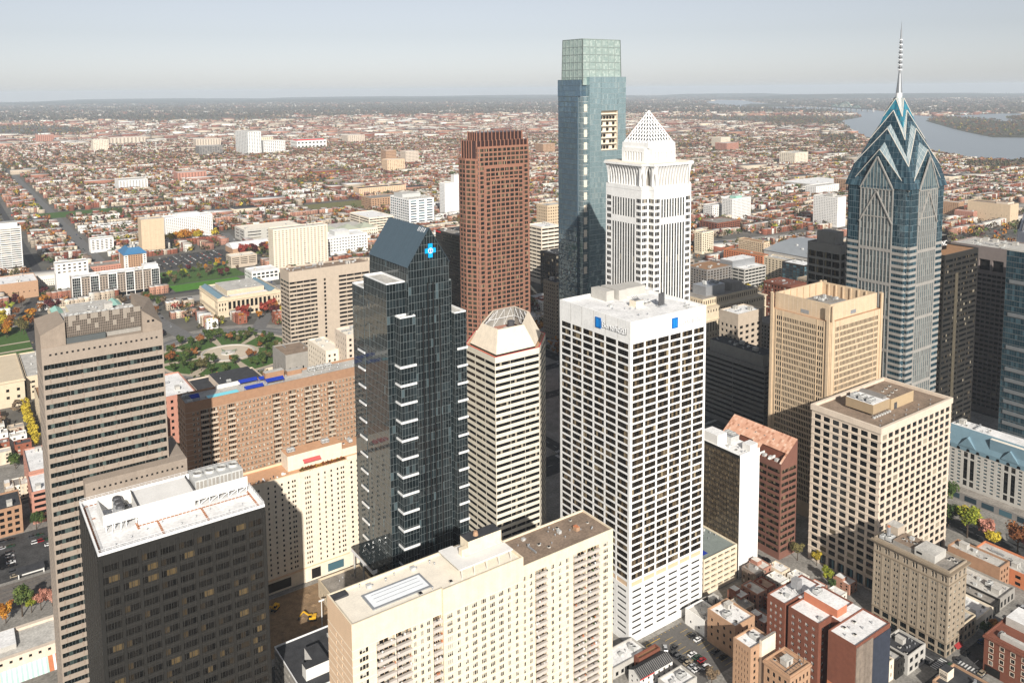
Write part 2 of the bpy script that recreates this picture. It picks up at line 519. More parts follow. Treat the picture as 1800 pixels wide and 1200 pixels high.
def building(name, label, cat, x0, y0, x1, y1, Z, wall, roof='roof_lt', nsx=8, nsy=6, nf=8, fw=.55, lo=.25, hi=.78, base=4.0, top=2.0,
             glass='pane', margin=.8, depth=.18, units=6, group=None, nx=1, ny=1, bar=.0, split=False, penthouse=None, blank='', parap=1.0, seed=1, z0=0.0, cornice=None):
    """office or apartment block with openings on all faces (blank: letters of faces left solid)"""
    T = thing(name, label, cat, (x0, y0, z0), group)
    W = MB(); wins = []
    for (o, u, l), tagc in zip(faces4(x0, y0, x1, y1), 'SENW'):
        if tagc in blank:
            facade(W, wins, o, u, [(0, l, None, None)], [(z0, Z, None, None)])
        else:
            n = nsx if tagc in 'SN' else nsy
            facade(W, wins, o, u, cols(l, n, fw, margin), rows(z0 + base, Z - top, nf, lo, hi, z0, Z), depth)
    poly = [(x0, y0), (x1, y0), (x1, y1), (x0, y1)]
    q = parapet(W, poly, Z, parap, .45)
    W.build('wall', M[wall], T)
    flat_roof(T, q, Z - parap, M[roof])
    emit(T, wins, M[glass], M['mullion_dark'], nx=nx, ny=ny, fw=bar, split=split)
    if cornice:
        c = MB()
        pp = inset(poly, -cornice)
        c.prism(pp, Z - 1.6, Z - .7, 0); c.face([(p[0], p[1], Z - 1.6) for p in pp[::-1]], 0)
        c.build('cornice', M[wall], T)
    if penthouse:
        px0, py0, px1, py1, ph, pm = penthouse
        p = MB(); p.box(px0, py0, Z - parap, px1, py1, Z - parap + ph, 0, 1)
        p.build('penthouse', [M[pm], M[roof]], T)
        kit(T, px0, py0, px1, py1, Z - parap + ph, 2, seed + 5, ('box', 'vent', 'fan'))
    if units: kit(T, x0 + 1, y0 + 1, x1 - 1, (penthouse[1] if penthouse else y1 - 1), Z - parap, units, seed)
    return T

# glass curtain walls: panels a hair out of true so that reflections break up, and proud mullions
def curtain(G, Mu, a, b, z0, z1, nb, nf, mw=.14, mh=.14, pr=.08, jit=.012, gm=0, mm=0, ztop=None, off=0.0, every=1):
    """ztop(s): height of the wall at share s of its length, for gables"""
    l = math.hypot(b[0] - a[0], b[1] - a[1]); u = ((b[0] - a[0]) / l, (b[1] - a[1]) / l); n = (u[1], -u[0])
    P = lambda s, z, d=0.0: (a[0] + u[0] * s + n[0] * (d + off), a[1] + u[1] * s + n[1] * (d + off), z)
    H = (z1 - z0) / nf
    zt = (lambda s: z1) if ztop is None else (lambda s: ztop(s / l))
    for i in range(nb):
        s0 = l * i / nb; s1 = l * (i + 1) / nb
        k = 0
        while True:
            za = z0 + k * H
            t0 = min(za + H, zt(s0)); t1 = min(za + H, zt(s1))
            if za >= max(zt(s0), zt(s1)) - 1e-6: break
            j = [random.uniform(-jit, jit) for _ in range(4)]
            b0 = min(za, zt(s0)); b1 = min(za, zt(s1))
            G.face((P(s0, b0, j[0]), P(s1, b1, j[1]), P(s1, max(b1, t1), j[2]), P(s0, max(b0, t0), j[3])), gm)
            k += 1
    if Mu is None: return
    for i in range(0, nb + 1, every):
        s = l * i / nb; h = mw / 2
        za = min(zt(max(0, s - h)), zt(min(l, s + h)))
        if za - z0 < .2: continue
        p = [P(s - h, z0), P(s - h, z0, pr), P(s + h, z0, pr), P(s + h, z0)]
        for q, r in ((0, 1), (1, 2), (2, 3)):
            A, B = p[q], p[r]
            Mu.face((A, B, (B[0], B[1], za), (A[0], A[1], za)), mm)
    k = 0
    while z0 + k * H <= (z1 if ztop is None else max(ztop(q / 40) for q in range(41))) + 1e-6:
        z = z0 + k * H
        ss = [q / 40 for q in range(41) if ztop is None or ztop(q / 40) >= z]
        if ss and ss[-1] > ss[0]:
            s0, s1 = l * ss[0], l * ss[-1]
            h = mh / 2; d = pr + .02
            A = (P(s0, z - h, d), P(s1, z - h, d), P(s1, z + h, d), P(s0, z + h, d))
            Mu.face(A, mm)
            Mu.face((P(s0, z + h), P(s0, z + h, d), P(s1, z + h, d), P(s1, z + h))[::-1], mm)
            Mu.face((P(s0, z - h), P(s0, z - h, d), P(s1, z - h, d), P(s1, z - h)), mm)
        k += 1

def text(s, parent, loc, size, rot, m, name='lettering', ext=.08):
    c = D.curves.new(name, 'FONT'); c.body = s; c.size = size; c.extrude = ext
    c.materials.append(m)
    o = D.objects.new(name, c); COL.objects.link(o)
    o.parent = parent
    me = D.meshes.new_from_object(o.evaluated_get(bpy.context.evaluated_depsgraph_get()))
    D.objects.remove(o); o = D.objects.new(name, me); COL.objects.link(o); o.parent = parent
    p = wloc(parent)
    o.location = (loc[0] - p[0], loc[1] - p[1], loc[2] - p[2]); o.rotation_euler = rot
    return o
RS = (math.pi / 2, 0, 0)                  # lettering on a wall that faces -y
RW = (math.pi / 2, 0, -math.pi / 2)       # lettering on a wall that faces -x
# ================================================================ towers
def boxes(parent, lst, m, name, maxn=100):
    """equal boxes given by centre and size: the largest in view as parts, the rest as one part"""
    def key(q):
        return sum((a - b) ** 2 for a, b in zip(q[:3], CAM))
    lst = sorted(lst, key=key)
    o0 = wloc(parent); ms = {}
    for q in lst[:maxn]:
        k = tuple(round(v, 3) for v in q[3:6])
        if k not in ms:
            b = MB(); dx, dy, dz = [v / 2 for v in k]; b.box(-dx, -dy, -dz, dx, dy, dz, 0, bottom=True)
            ms[k] = b.mesh(name, [m])
        o = D.objects.new(name, ms[k]); COL.objects.link(o); o.parent = parent
        o.location = (q[0] - o0[0], q[1] - o0[1], q[2] - o0[2])
    if len(lst) > maxn:
        b = MB()
        for q in lst[maxn:]:
            b.box(q[0] - q[3] / 2, q[1] - q[4] / 2, q[2] - q[5] / 2, q[0] + q[3] / 2, q[1] + q[4] / 2, q[2] + q[5] / 2, 0, bottom=True)
        b.build(name, m, parent, kind='stuff')

# ---- white grid office tower with the blue door logo
def white_grid_tower():
    x0, y0, x1, y1, Z = 246.9, 259.3, 296.0, 309.5, 152.0
    T = thing('office_tower', 'white grid office tower with a blue logo and lettering on its blank top band', 'office tower', (x0, y0, 0))
    W = MB(); wins = []; slots = []; louv = []
    for o, u, l in faces4(x0, y0, x1, y1):
        c6 = cols(l, 6, .875, .9)
        facade(W, wins, o, u, c6, rows(30.6, 142.2, 33, .12, .87, None, Z), .22)
        facade(W, louv, o, u, c6, [(26.6, 30.6, 27.6, 29.9)], .25)
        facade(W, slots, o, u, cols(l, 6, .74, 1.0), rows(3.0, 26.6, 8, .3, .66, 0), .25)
    q = parapet(W, [(x0, y0), (x1, y0), (x1, y1), (x0, y1)], Z, 1.3, .9)
    W.build('wall', M['white'], T)
    emit(T, wins, M['pane_brown'], M['dark'], nx=5, fw=.14, split=False)
    emit(T, louv, M['cream_pink'], M['tan'], 'louvre', nx=8, fw=.2)
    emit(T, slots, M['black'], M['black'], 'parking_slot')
    flat_roof(T, q, Z - 1.3, M['roof_white'])
    z = Z - 1.3
    b = MB(); b.box(265.5, 296, z, 270.5, 307.5, z + 5, 0); b.build('penthouse', M['concrete_lt'], T)
    b = MB(); b.box(272, 294, z, 277, 307.5, z + 5, 0); b.build('penthouse', M['concrete_lt'], T)
    b = MB(); b.box(277, 297, z, 293, 307.5, z + 4.2, 0); b.build('penthouse', M['concrete_lt'], T)
    b = MB(); b.box(269, 279, z, 274, 283.5, z + 3, 0); b.box(269.6, 279.6, z + 3, 273.4, 283, z + 3.3, 1)
    for i in range(4): b.bar((269.5 + i, 280, z + 3.2), (269.5 + i, 282.6, z + 4.6), .1, 2)
    b.build('roof_unit', [M['cream2'], M['steel'], M['steel_dk']], T)
    b = MB()
    for i in range(3): b.cyl(279.4 + i * 1.5, 273.6 + .3 * i, z, z + 6.5, .62, .62, 10, 0)
    b.box(278.4, 272.6, z, 283.6, 275, z + .8, 1); b.build('exhaust_stack', [M['steel_dk'], M['steel']], T)
    kit(T, 250, 264, 268, 292, z, 7, 3, ('box', 'vent', 'vent', 'hatch')); kit(T, 276, 276, 294, 292, z, 8, 4, ('box', 'vent', 'hatch', 'duct'))
    kit(T, 284, 262, 294, 271, z, 4, 6, ('box', 'vent'))
    # logo and lettering on the south and west bands
    s = MB(); s.box(272.7, y0 - .35, 144.6, 276.5, y0 - .02, 149.5, 0); sg = s.build('sign', M['door_blue'], T)
    d = MB(); X = 273.3; d.box(X, y0 - .5, 145.0, X + 1.15, y0 - .37, 149.0, 0); d.face(((X + 1.45, y0 - .42, 145.0), (X + 2.6, y0 - .42, 145.5), (X + 2.6, y0 - .42, 148.5), (X + 1.45, y0 - .42, 149.0)), 0)
    d.build('logo', M['logo_light'], sg)
    text('Beneficial', T, (277.5, y0 - .12, 145.3), 4.3, RS, M['steel'], ext=.1)
    text('Beneficial', T, (277.15, y0 - .35, 145.6), 4.3, RS, M['sign_white'], ext=.1)
    s = MB(); s.box(x0 - .35, 278.9, 144.6, x0 - .02, 282.7, 149.5, 0); sg = s.build('sign', M['door_blue'], T)
    d = MB(); Y = 282.1; d.box(x0 - .5, Y - 1.15, 145.0, x0 - .37, Y, 149.0, 0); d.face(((x0 - .42, Y - 1.45, 145.0), (x0 - .42, Y - 2.6, 145.5), (x0 - .42, Y - 2.6, 148.5), (x0 - .42, Y - 1.45, 149.0)), 0)
    d.build('logo', M['logo_light'], sg)
    text('Beneficial', T, (x0 - .12, 278.0, 145.5), 4.3, RW, M['sign_dark'], ext=.1)
    text('Beneficial', T, (x0 - .35, 278.25, 145.6), 4.3, RW, M['sign_white'], ext=.1)
    b = MB()
    for o, u, l in faces4(x0, y0, x1, y1):
        for i in range(1, 6):
            a = l / 6 * i; n = (u[1], -u[0])
            b.obox((o[0] + u[0] * a, o[1] + u[1] * a), u, .12, -.04, 143, 151.8, 0)
    b.build('panel_joint', M['concrete'], T)
white_grid_tower()

# ---- dark glass tower with the blue cross on its gable
def gable_tower():
    x0, y0, x1, y1 = 181.0, 343.0, 203.5, 385.0
    ze, zr = 171.0, 188.5; xm = 192.8
    T = thing('office_tower', 'dark glass tower with a pitched roof and a blue cross on its gable', 'office tower', (x0, y0, 0))
    G = MB(); U = MB()
    hip = lambda s: ze + (zr - ze) * (1 - abs(s * (x1 - x0) + x0 - xm) / (xm - x0 if s * (x1 - x0) + x0 < xm else x1 - xm))
    curtain(G, U, (x0, y0), (x1, y0), 0, zr, 15, 48, .10, .12, .07, .01, ztop=hip)
    curtain(G, U, (x1, y1), (x0, y1), 0, zr, 15, 48, .10, .12, .07, .01, ztop=lambda s: hip(1 - s))
    curtain(G, U, (x1, y0), (x1, y1), 0, ze, 24, 44, .10, .12, .07, .01)
    curtain(G, U, (x0, y1), (x0, y0), 0, ze, 24, 44, .10, .12, .07, .01)
    # dark recessed strips in the gable face
    R_ = MB()
    for xs in (188.2, 191.2, 194.2, 197.6): R_.box(xs, y0 - .35, 14, xs + .55, y0 - .05, 162 if xs in (191.2, 194.2) else 150, 0)
    R_.build('fin', M['black'], T)
    # wings that step out to the west and east, and corner blocks
    def block(ax, ay, bx, by, z, nb1, nb2, rim=True):
        P = [(ax, ay), (bx, ay), (bx, by), (ax, by)]
        nf = max(2, round(z / 3.9))
        for (o, u, l) in faces4(ax, ay, bx, by):
            e = (o[0] + u[0] * l, o[1] + u[1] * l)
            curtain(G, U, o, e, 0, z, max(2, round(l / 1.55)), nf, .10, .12, .07, .01)
        r = MB(); q = parapet(r, P, z + .7, 1.0, .35); r.prism(P, z, z + .7, 0, cap=False); r.build('parapet', M['white_metal'] if rim else M['mullion'], T)
        flat_roof(T, q, z - .3, M['roof_lt'])
    block(171.0, 346.5, x0, 371.5, 163.0, 6, 16)
    block(171.5, 373.5, x0, 386.5, 156.0, 6, 8)
    block(175.2, 341.2, 183.5, 346.4, 147.0, 5, 3)
    block(171.8, 346.5, 175.1, 373.4, 138.0, 3, 16, False) if 0 else None
    block(x1, 347.5, 207.5, 384.0, 160.0, 3, 22, False)
    block(207.5, 344.5, 214.2, 384.0, 143.5, 4, 24)
    gl = G.build('glazing', M['bglass'], T)
    U.build('mullion', M['mullion'], T)
    # L shaped white ledges that wrap the corners every other storey
    L1 = []; 
    for k in range(13):
        z = 13.5 + k * 9.1
        if z < 142:
            b = MB(); b.box(175.0, 340.6, z, 183.5, 341.15, z + 1.0, 0, bottom=True); b.box(174.6, 340.6, z, 175.0, 346.4, z + 1.0, 0, bottom=True); b.build('ledge', M['white_metal'], T)
            b = MB(); b.box(171.0, 371.55, z, 175.2, 372.0, z + 1.0, 0, bottom=True); b.box(170.6, 372.0, z, 171.0, 380.0, z + 1.0, 0, bottom=True); b.build('ledge', M['white_metal'], T)
            b = MB(); b.box(208.6, 343.9, z + 2, 214.7, 344.4, z + 3.0, 0, bottom=True); b.box(214.25, 344.4, z + 2, 214.7, 350, z + 3.0, 0, bottom=True); b.build('ledge', M['white_metal'], T)
    # pitched roof in ribbed metal
    r = MB()
    n = 42
    ea = .5
    for sgn, xe in ((-1, x0), (1, x1)):
        for i in range(n):
            ya = y0 - .3 + (y1 - y0 + .6) * i / n; yb = y0 - .3 + (y1 - y0 + .6) * (i + 1) / n
            pts = ((xe + sgn * ea, ya, ze - .4), (xm, ya, zr + .25), (xm, yb, zr + .25), (xe + sgn * ea, yb, ze - .4))
            r.face(pts if sgn < 0 else pts[::-1], 0)
            r.bar((xe + sgn * ea, ya, ze - .3), (xm, ya, zr + .35), .11, 1)
        for k in range(1, 6):
            s = k / 6
            r.bar((xe + (xm - xe) * s, y0 - .3, ze + (zr - ze) * s + .1), (xe + (xm - xe) * s, y1 + .3, ze + (zr - ze) * s + .1), .13, 1)
    ro = r.build('roof', [mat('slate_blue_metal', (.075, .115, .145), .4, .1, .5, metal=.3, spec=.5, tint=.3), mat('roof_rib', (.06, .085, .105), .45, .05)], T)
    r = MB()
    for i in range(5):
        y = y0 + 2 + i * 1.55; s = .86; s2 = .97
        r.face(((x0 + (xm - x0) * s, y, ze + (zr - ze) * s + .3), (x0 + (xm - x0) * s2, y, ze + (zr - ze) * s2 + .3), (x0 + (xm - x0) * s2, y + .8, ze + (zr - ze) * s2 + .3), (x0 + (xm - x0) * s, y + .8, ze + (zr - ze) * s + .3)))
    r.build('skylight', M['white_metal'], ro)
    # emblem
    e = MB(); cx, cz = 192.9, 178.2; yy = y0 - .6
    cx = 193.2; cz = 177.6
    P12 = [(-1.15, -3.4), (1.15, -3.4), (1.15, -1.15), (2.9, -1.15), (2.9, 1.15), (1.15, 1.15), (1.15, 3.4), (-1.15, 3.4), (-1.15, 1.15), (-2.9, 1.15), (-2.9, -1.15), (-1.15, -1.15)]
    fr = [(cx + a, yy, cz + b) for a, b in P12]; bk = [(cx + a, y0 - .1, cz + b) for a, b in P12]
    e.face(fr, 0)
    for i in range(12): e.face((fr[i], bk[i], bk[(i + 1) % 12], fr[(i + 1) % 12]), 0)
    sg = e.build('sign', M['blue_sign'], T)
    c = MB(); k = 20
    c.face([(cx + 1.35 * math.cos(2 * math.pi * i / k), yy - .06, cz + 1.35 * math.sin(2 * math.pi * i / k)) for i in range(k)], 0)
    c.face([(cx + 1.08 * math.cos(2 * math.pi * i / k), yy - .1, cz + 1.08 * math.sin(2 * math.pi * i / k)) for i in range(k)], 1)
    y = yy - .14
    def blob(a, b, r_): c.face([(cx + a + r_ * math.cos(2 * math.pi * i / 10), y, cz + b + r_ * math.sin(2 * math.pi * i / 10)) for i in range(10)], 0)
    blob(0, .62, .25)
    for q in (((-.14, -.8), (.14, -.8), (.16, .35), (-.16, .35)), ((.0, .1), (.7, .5), (.7, .25), (.1, -.2)), ((0, .1), (-.1, -.2), (-.7, .25), (-.7, .5)), ((.05, -.2), (.55, -.85), (.3, -.9), (0, -.4)), ((-.05, -.2), (0, -.4), (-.3, -.9), (-.55, -.85))):
        c.face([(cx + a, y, cz + b) for a, b in q], 0)
    c.build('emblem', [M['sign_white'], M['door_blue']], sg)
    # podium and the tall portal
    p = MB(); g2 = MB(); u2 = MB()
    p.box(160.5, 336, 0, 176, 346, 14.5, 0, 1)
    for o, u, l in faces4(176.0, 337, 216, 341):
        curtain(g2, u2, o, (o[0] + u[0] * l, o[1] + u[1] * l), 0, 13, max(2, int(l / 2)), 4, .1, .12)
    p.face(((176, 337, 13), (216, 337, 13), (216, 341, 13), (176, 341, 13)), 1)
    p.build('podium', [M['black'], M['roof_dark']], T); g2.build('glazing', M['bglass'], T); u2.build('mullion', M['mullion_dark'], T)
    p = MB(); p.box(160.0, 346.2, 22, 162.6, 371, 24, 0, bottom=True); p.box(160, 346.2, 24, 171, 371, 24.6, 1, bottom=True); p.build('canopy', [M['white_metal'], M['bglass']], T)
    for y in (347, 359, 370):
        p = MB(); p.cyl(161.2, y, 0, 22, .5, .5, 10, 0); p.build('column', M['concrete_lt'], T)
gable_tower()

# ---- banded white tower with the cut corners and open crown
def banded_tower():
    P = [(232, 345), (261, 345), (279, 363), (279, 392), (250, 392), (232, 374)]
    T = thing('office_tower', 'cream and black banded six sided tower with an open sloping crown', 'office tower', (232, 345, 0))
    Z = 116.0
    W = MB(); wins = []
    for o, u, l in edges(P):
        facade(W, wins, o, u, cols(l, 3, .985, .25), rows(2.5, 113.0, 30, .38, .88, 0, Z), .2)
    q = parapet(W, P, Z, .9, .6); W.build('wall', mat('ivory_cladding', (.74, .68, .56), .6, .06, .3, streak=.08), T)
    c = MB(); pp = inset(P, .25); qq = inset(P, .5)
    for i in range(6):
        j = (i + 1) % 6
        c.face(((*inset(P, -.04)[i], Z - .1), (*inset(P, -.04)[j], Z - .1), (*inset(P, -.04)[j], Z + .06), (*inset(P, -.04)[i], Z + .06)), 0)
        c.face(((*inset(P, -.04)[i], Z + .06), (*inset(P, -.04)[j], Z + .06), (*qq[j], Z + .06), (*qq[i], Z + .06)), 0)
    c.build('coping', M['red_sign'], T)
    emit(T, wins, M['pane'], M['dark'], nx=7, fw=.12)
    flat_roof(T, q, Z - .9, M['peach'])
    B0 = inset(P, 2.6)
    B1 = [(239.7, 353.6), (256.9, 353.4), (274.8, 372.9), (275.2, 388.4), (259.2, 387.6), (239.4, 369.1)]
    cr = MB()
    cr.frustum(B0, inset(B0, .01), Z - .9, Z + .3, 1, cap=False)
    cr.frustum(inset(B0, -.3), B1, Z + .3, 127.2, 0, cap=False)
    I1 = inset(B1, 1.1)
    for i in range(6):
        j = (i + 1) % 6
        cr.face(((*B1[i], 127.2), (*B1[j], 127.2), (*I1[j], 127.2), (*I1[i], 127.2)), 0)
    cr.frustum(I1[::-1], inset(B0, 1.6)[::-1], 127.2, Z + 2, 2, cap=False) if 0 else None
    I0 = inset(B0, 1.3)
    for i in range(6):
        j = (i + 1) % 6
        cr.face(((*I0[j], Z + .5), (*I0[i], Z + .5), (*I1[i], 127.15), (*I1[j], 127.15)), 2)
    k = cr.build('crown', [M['cream2'], M['black'], M['concrete']], T)
    tr = MB()
    for i in range(6):
        j = (i + 1) % 6
        a0, b0 = Vector((*I0[i], Z + 1)), Vector((*I0[j], Z + 1)); a1, b1 = Vector((*I1[i], 127)), Vector((*I1[j], 127))
        off = Vector((255 - (a0.x + b0.x) / 2, 368 - (a0.y + b0.y) / 2, 0)).normalized() * .7
        for s in range(3):
            f0 = s / 3; f1 = (s + 1) / 3
            tr.bar(a0.lerp(b0, f0) + off, a1.lerp(b1, (f0 + f1) / 2) + off, .13, 0); tr.bar(a1.lerp(b1, (f0 + f1) / 2) + off, a0.lerp(b0, f1) + off, .13, 0)
        tr.bar(a0.lerp(a1, .5) + off, b0.lerp(b1, .5) + off, .2, 0)
    tr.build('truss', M['white_metal'], k)
    m = MB(); m.box(248, 362, Z - .5, 266, 380, Z + 4.0, 0, 1); m.box(250, 358, Z - .5, 258, 362, Z + 2.5, 2, 2); m.build('penthouse', [M['peach'], M['brick_pink'], M['steel']], T)
    m = MB(); m.cyl(262, 373, Z + 4, Z + 8, 2.1, 2.1, 14, 0); m.build('cooling_tower', M['steel_dk'], T)
    put(T, 'fan', 252, 366, Z + 4, 1.0); put(T, 'box', 257, 371, Z + 4, 1.1)
banded_tower()

# ---- red granite tower with the stepped dark crown
def red_tower():
    T = thing('office_tower', 'red granite skyscraper with a stepped crown of dark louvres', 'office tower', (370, 579, 0))
    def oct_(x0, y0, x1, y1, c, d): return [(x0 + c, y0), (x1 - c, y0), (x1, y0 + d), (x1, y1 - d), (x1 - c, y1), (x0 + c, y1), (x0, y1 - d), (x0, y0 + d)]
    W = MB(); wins = []
    def tier(P, z0, z1, nf, ns, both=True):
        for i, (o, u, l) in enumerate(edges(P)):
            n = ns if i in (0, 4) else max(1, round(l / 4.4))
            facade(W, wins, o, u, cols(l, n, .80, .3), rows(z0, z1 - 1.2, nf, .16, .84, None, z1), .18)
        parapet(W, P, z1, .6, .5)
    P0 = oct_(367, 579, 433, 607, 5, 9)
    tier(P0, 0, 197, 50, 12)
    W.face([(p[0], p[1], 196.6) for p in P0], 0)
    P1 = oct_(373.5, 577.6, 427, 606, 1, 1)
    tier(P1, 0, 207, 53, 11); W.face([(p[0], p[1], 206.6) for p in P1], 0)
    P2 = oct_(379.5, 576.6, 420, 606.8, .6, .6)
    tier(P2, 0, 190, 49, 8); W.face([(p[0], p[1], 189.6) for p in P2], 0)
    P3 = oct_(384.5, 575.8, 415, 607, .6, .6)
    tier(P3, 0, 179, 46, 6); W.face([(p[0], p[1], 178.6) for p in P3], 0)
    W.build('wall', M['granite_red'], T)
    emit(T, wins, M['pane_brown'], M['mullion_dark'], nx=3, fw=.16)
    C1 = MB(); C2 = MB()
    for (a, b, c, d, zb, zt, cc) in ((371.0, 581, 430.0, 603, 196, 211.5, 3), (377.0, 583, 424.5, 601, 207, 218.5, 2)):
        P = oct_(a, b, c, d, cc, cc)
        C1.prism(P, zb, zt, 0)
        for o, u, l in edges(P):
            k = max(1, round(l / 4.0))
            for i in range(k + 1):
                s = l * i / k
                C2.obox((o[0] + u[0] * (s - .35), o[1] + u[1] * (s - .35)), u, .7, -.5, zb, zt + .8, 0)
    C1.build('crown', mat('dark_louvre', (.055, .03, .028), .4, .15, .6, metal=.3), T); C2.build('pilaster', M['granite_red'], T)
red_tower()

# ---- pale blue glass tower with the green glass box top
def glass_tower():
    T = thing('skyscraper', 'tallest tower of pale blue glass with a lighter green glass box on top', 'skyscraper', (411, 484, 0))
    G = MB(); U = MB()
    def vol(G_, U_, x0, y0, x1, y1, z0, z1, fh, bw, mw, top=True):
        for o, u, l in faces4(x0, y0, x1, y1):
            curtain(G_, U_, o, (o[0] + u[0] * l, o[1] + u[1] * l), z0, z1, max(1, round(l / bw)), max(1, round((z1 - z0) / fh)), mw, mw, .06, .02)
        if top: G_.face(((x0, y0, z1), (x1, y0, z1), (x1, y1, z1), (x0, y1, z1)), 0)
    g = MB(); u = MB()
    # top box leans in a little
    for (o, v, l), (o2, v2, l2) in zip(faces4(412.0, 487.5, 452.0, 513), faces4(412.6, 488.2, 451.4, 512.4)):
        nb = 6 if l > 30 else 5; nf = 6
        a, b = Vector((*o, 258)), Vector((o[0] + v[0] * l, o[1] + v[1] * l, 258)); c, d = Vector((*o2, 293.2)), Vector((o2[0] + v2[0] * l2, o2[1] + v2[1] * l2, 293.2))
        N = 24; K = 24
        for i in range(N):
            for k in range(K):
                p = lambda s, t: a.lerp(b, s).lerp(c.lerp(d, s), t)
                g.face((tuple(p(i / N, k / K)), tuple(p((i + 1) / N, k / K)), tuple(p((i + 1) / N, (k + 1) / K)), tuple(p(i / N, (k + 1) / K))))
        for i in range(nb + 1): u.bar(a.lerp(b, i / nb), c.lerp(d, i / nb), .42, 0)
        for k in range(nf + 1): u.bar(a.lerp(c, k / nf), b.lerp(d, k / nf), .36, 0)
    g.face(((412.6, 488.2, 292.6), (451.4, 488.2, 292.6), (451.4, 512.4, 292.6), (412.6, 512.4, 292.6)), 0)
    g.build('lantern', M['green_glass'], T); u.build('lantern_frame', mat('sage_mullion', (.36, .42, .39), .4, .05, metal=.4), T)
    # body
    vol(G, U, 413.0, 488.5, 451.0, 516, 0, 262, 4.1, 1.5, .09, False)
    gl = G; 
    S = MB(); SU = MB()
    # south slab with the big atrium window cut near the top
    ox = (428.0, 445.5); oz = (206.0, 238.0)
    for (a, b, z0, z1) in ((416.0, ox[0], 0, 264), (ox[1], 454.0, 0, 264), (ox[0], ox[1], 0, oz[0]), (ox[0], ox[1], oz[1], 264)):
        curtain(S, SU, (a, 484), (b, 484), z0, z1, max(1, round((b - a) / 1.5)), max(1, round((z1 - z0) / 4.1)), .09, .5, .06, .045)
    curtain(S, SU, (454, 484), (454, 516), 0, 264, 21, 64, .09, .5, .06, .045)
    curtain(S, SU, (454, 516), (416, 516), 0, 264, 25, 64, .09, .16, .06, .02)
    S.face(((416, 484, 264), (454, 484, 264), (454, 516, 264), (416, 516, 264)), 0)
    curtain(S, None, (416, 488.4), (416, 484), 0, 264, 3, 64)
    S.build('glazing', M['comcast_glass'], T); SU.build('mullion', mat('steel_mullion', (.36, .44, .45), .35, .05, metal=.5), T)
    A = MB()
    A.face(((ox[0], 487, oz[0]), (ox[1], 487, oz[0]), (ox[1], 487, oz[1]), (ox[0], 487, oz[1])), 0)
    A.face(((ox[0], 484, oz[0]), (ox[0], 487, oz[0]), (ox[0], 487, oz[1]), (ox[0], 484, oz[1])), 0); A.face(((ox[1], 487, oz[0]), (ox[1], 484, oz[0]), (ox[1], 484, oz[1]), (ox[1], 487, oz[1])), 0)
    A.face(((ox[0], 484, oz[1]), (ox[0], 487, oz[1]), (ox[1], 487, oz[1]), (ox[1], 484, oz[1])), 1)
    for k in range(7):
        z = oz[0] + k * 4.7 + .6
        A.box(ox[0] + .3, 484.6, z, ox[1] - .3, 486.9, z + .8, 0)
        if k < 6:
            for i in range(5):
                if random.random() < .75: A.box(ox[0] + 1.2 + i * 3.2, 486.2, z + 1.3, ox[0] + 3.4 + i * 3.2, 486.95, z + 3.3, 1)
    A.build('atrium', [M['cream2'], M['black']], T)
    Wd = MB(); WU = MB()
    curtain(Wd, WU, (409.0, 514), (409.0, 490.5), 0, 249, 16, 61, .08, .4, .06, .05)
    curtain(Wd, WU, (409.0, 490.5), (413.0, 490.5), 0, 249, 3, 61, .08, .14, .06, .022)
    curtain(Wd, WU, (413, 514), (409, 514), 0, 249, 3, 61, .08, .14, .06, .022)
    Wd.face(((409, 490.5, 249), (413, 490.5, 249), (413, 514, 249), (409, 514, 249)), 0)
    curtain(Wd, WU, (410.2, 516), (410.2, 488.5), 249, 262, 17, 3, .08, .14, .06, .02)
    curtain(Wd, WU, (410.2, 488.5), (416, 488.5), 249, 262, 4, 3, .08, .14, .06, .02)
    Wd.build('glazing', M['comcast_dark'], T); WU.build('mullion', M['mullion_dark'], T)
    Cn = MB(); CU = MB()
    for o, v, l in faces4(410.6, 485.6, 416, 490.4): curtain(Cn, CU, o, (o[0] + v[0] * l, o[1] + v[1] * l), 0, 249, max(1, round(l / 1.4)), 61, .1, .2, .07, .01)
    Cn.face(((410.6, 485.6, 249), (416, 485.6, 249), (416, 490.4, 249), (410.6, 490.4, 249)))
    Cn.build('glazing', M['bluegrey_glass'], T, 'pale corner strip'); CU.build('mullion', M['mullion_lib'], T)
    Q_ = MB()
    for k in range(14):
        z = 110 + k * 9.8; Q_.box(411.6, 485.2, z, 414.6, 485.55, z + 5.5, 0)
    Q_.build('stair_window', M['cream2'], T)
    U.build('mullion', M['mullion_dark'], T); gl.build('glazing', M['comcast_dark'], T)
glass_tower()

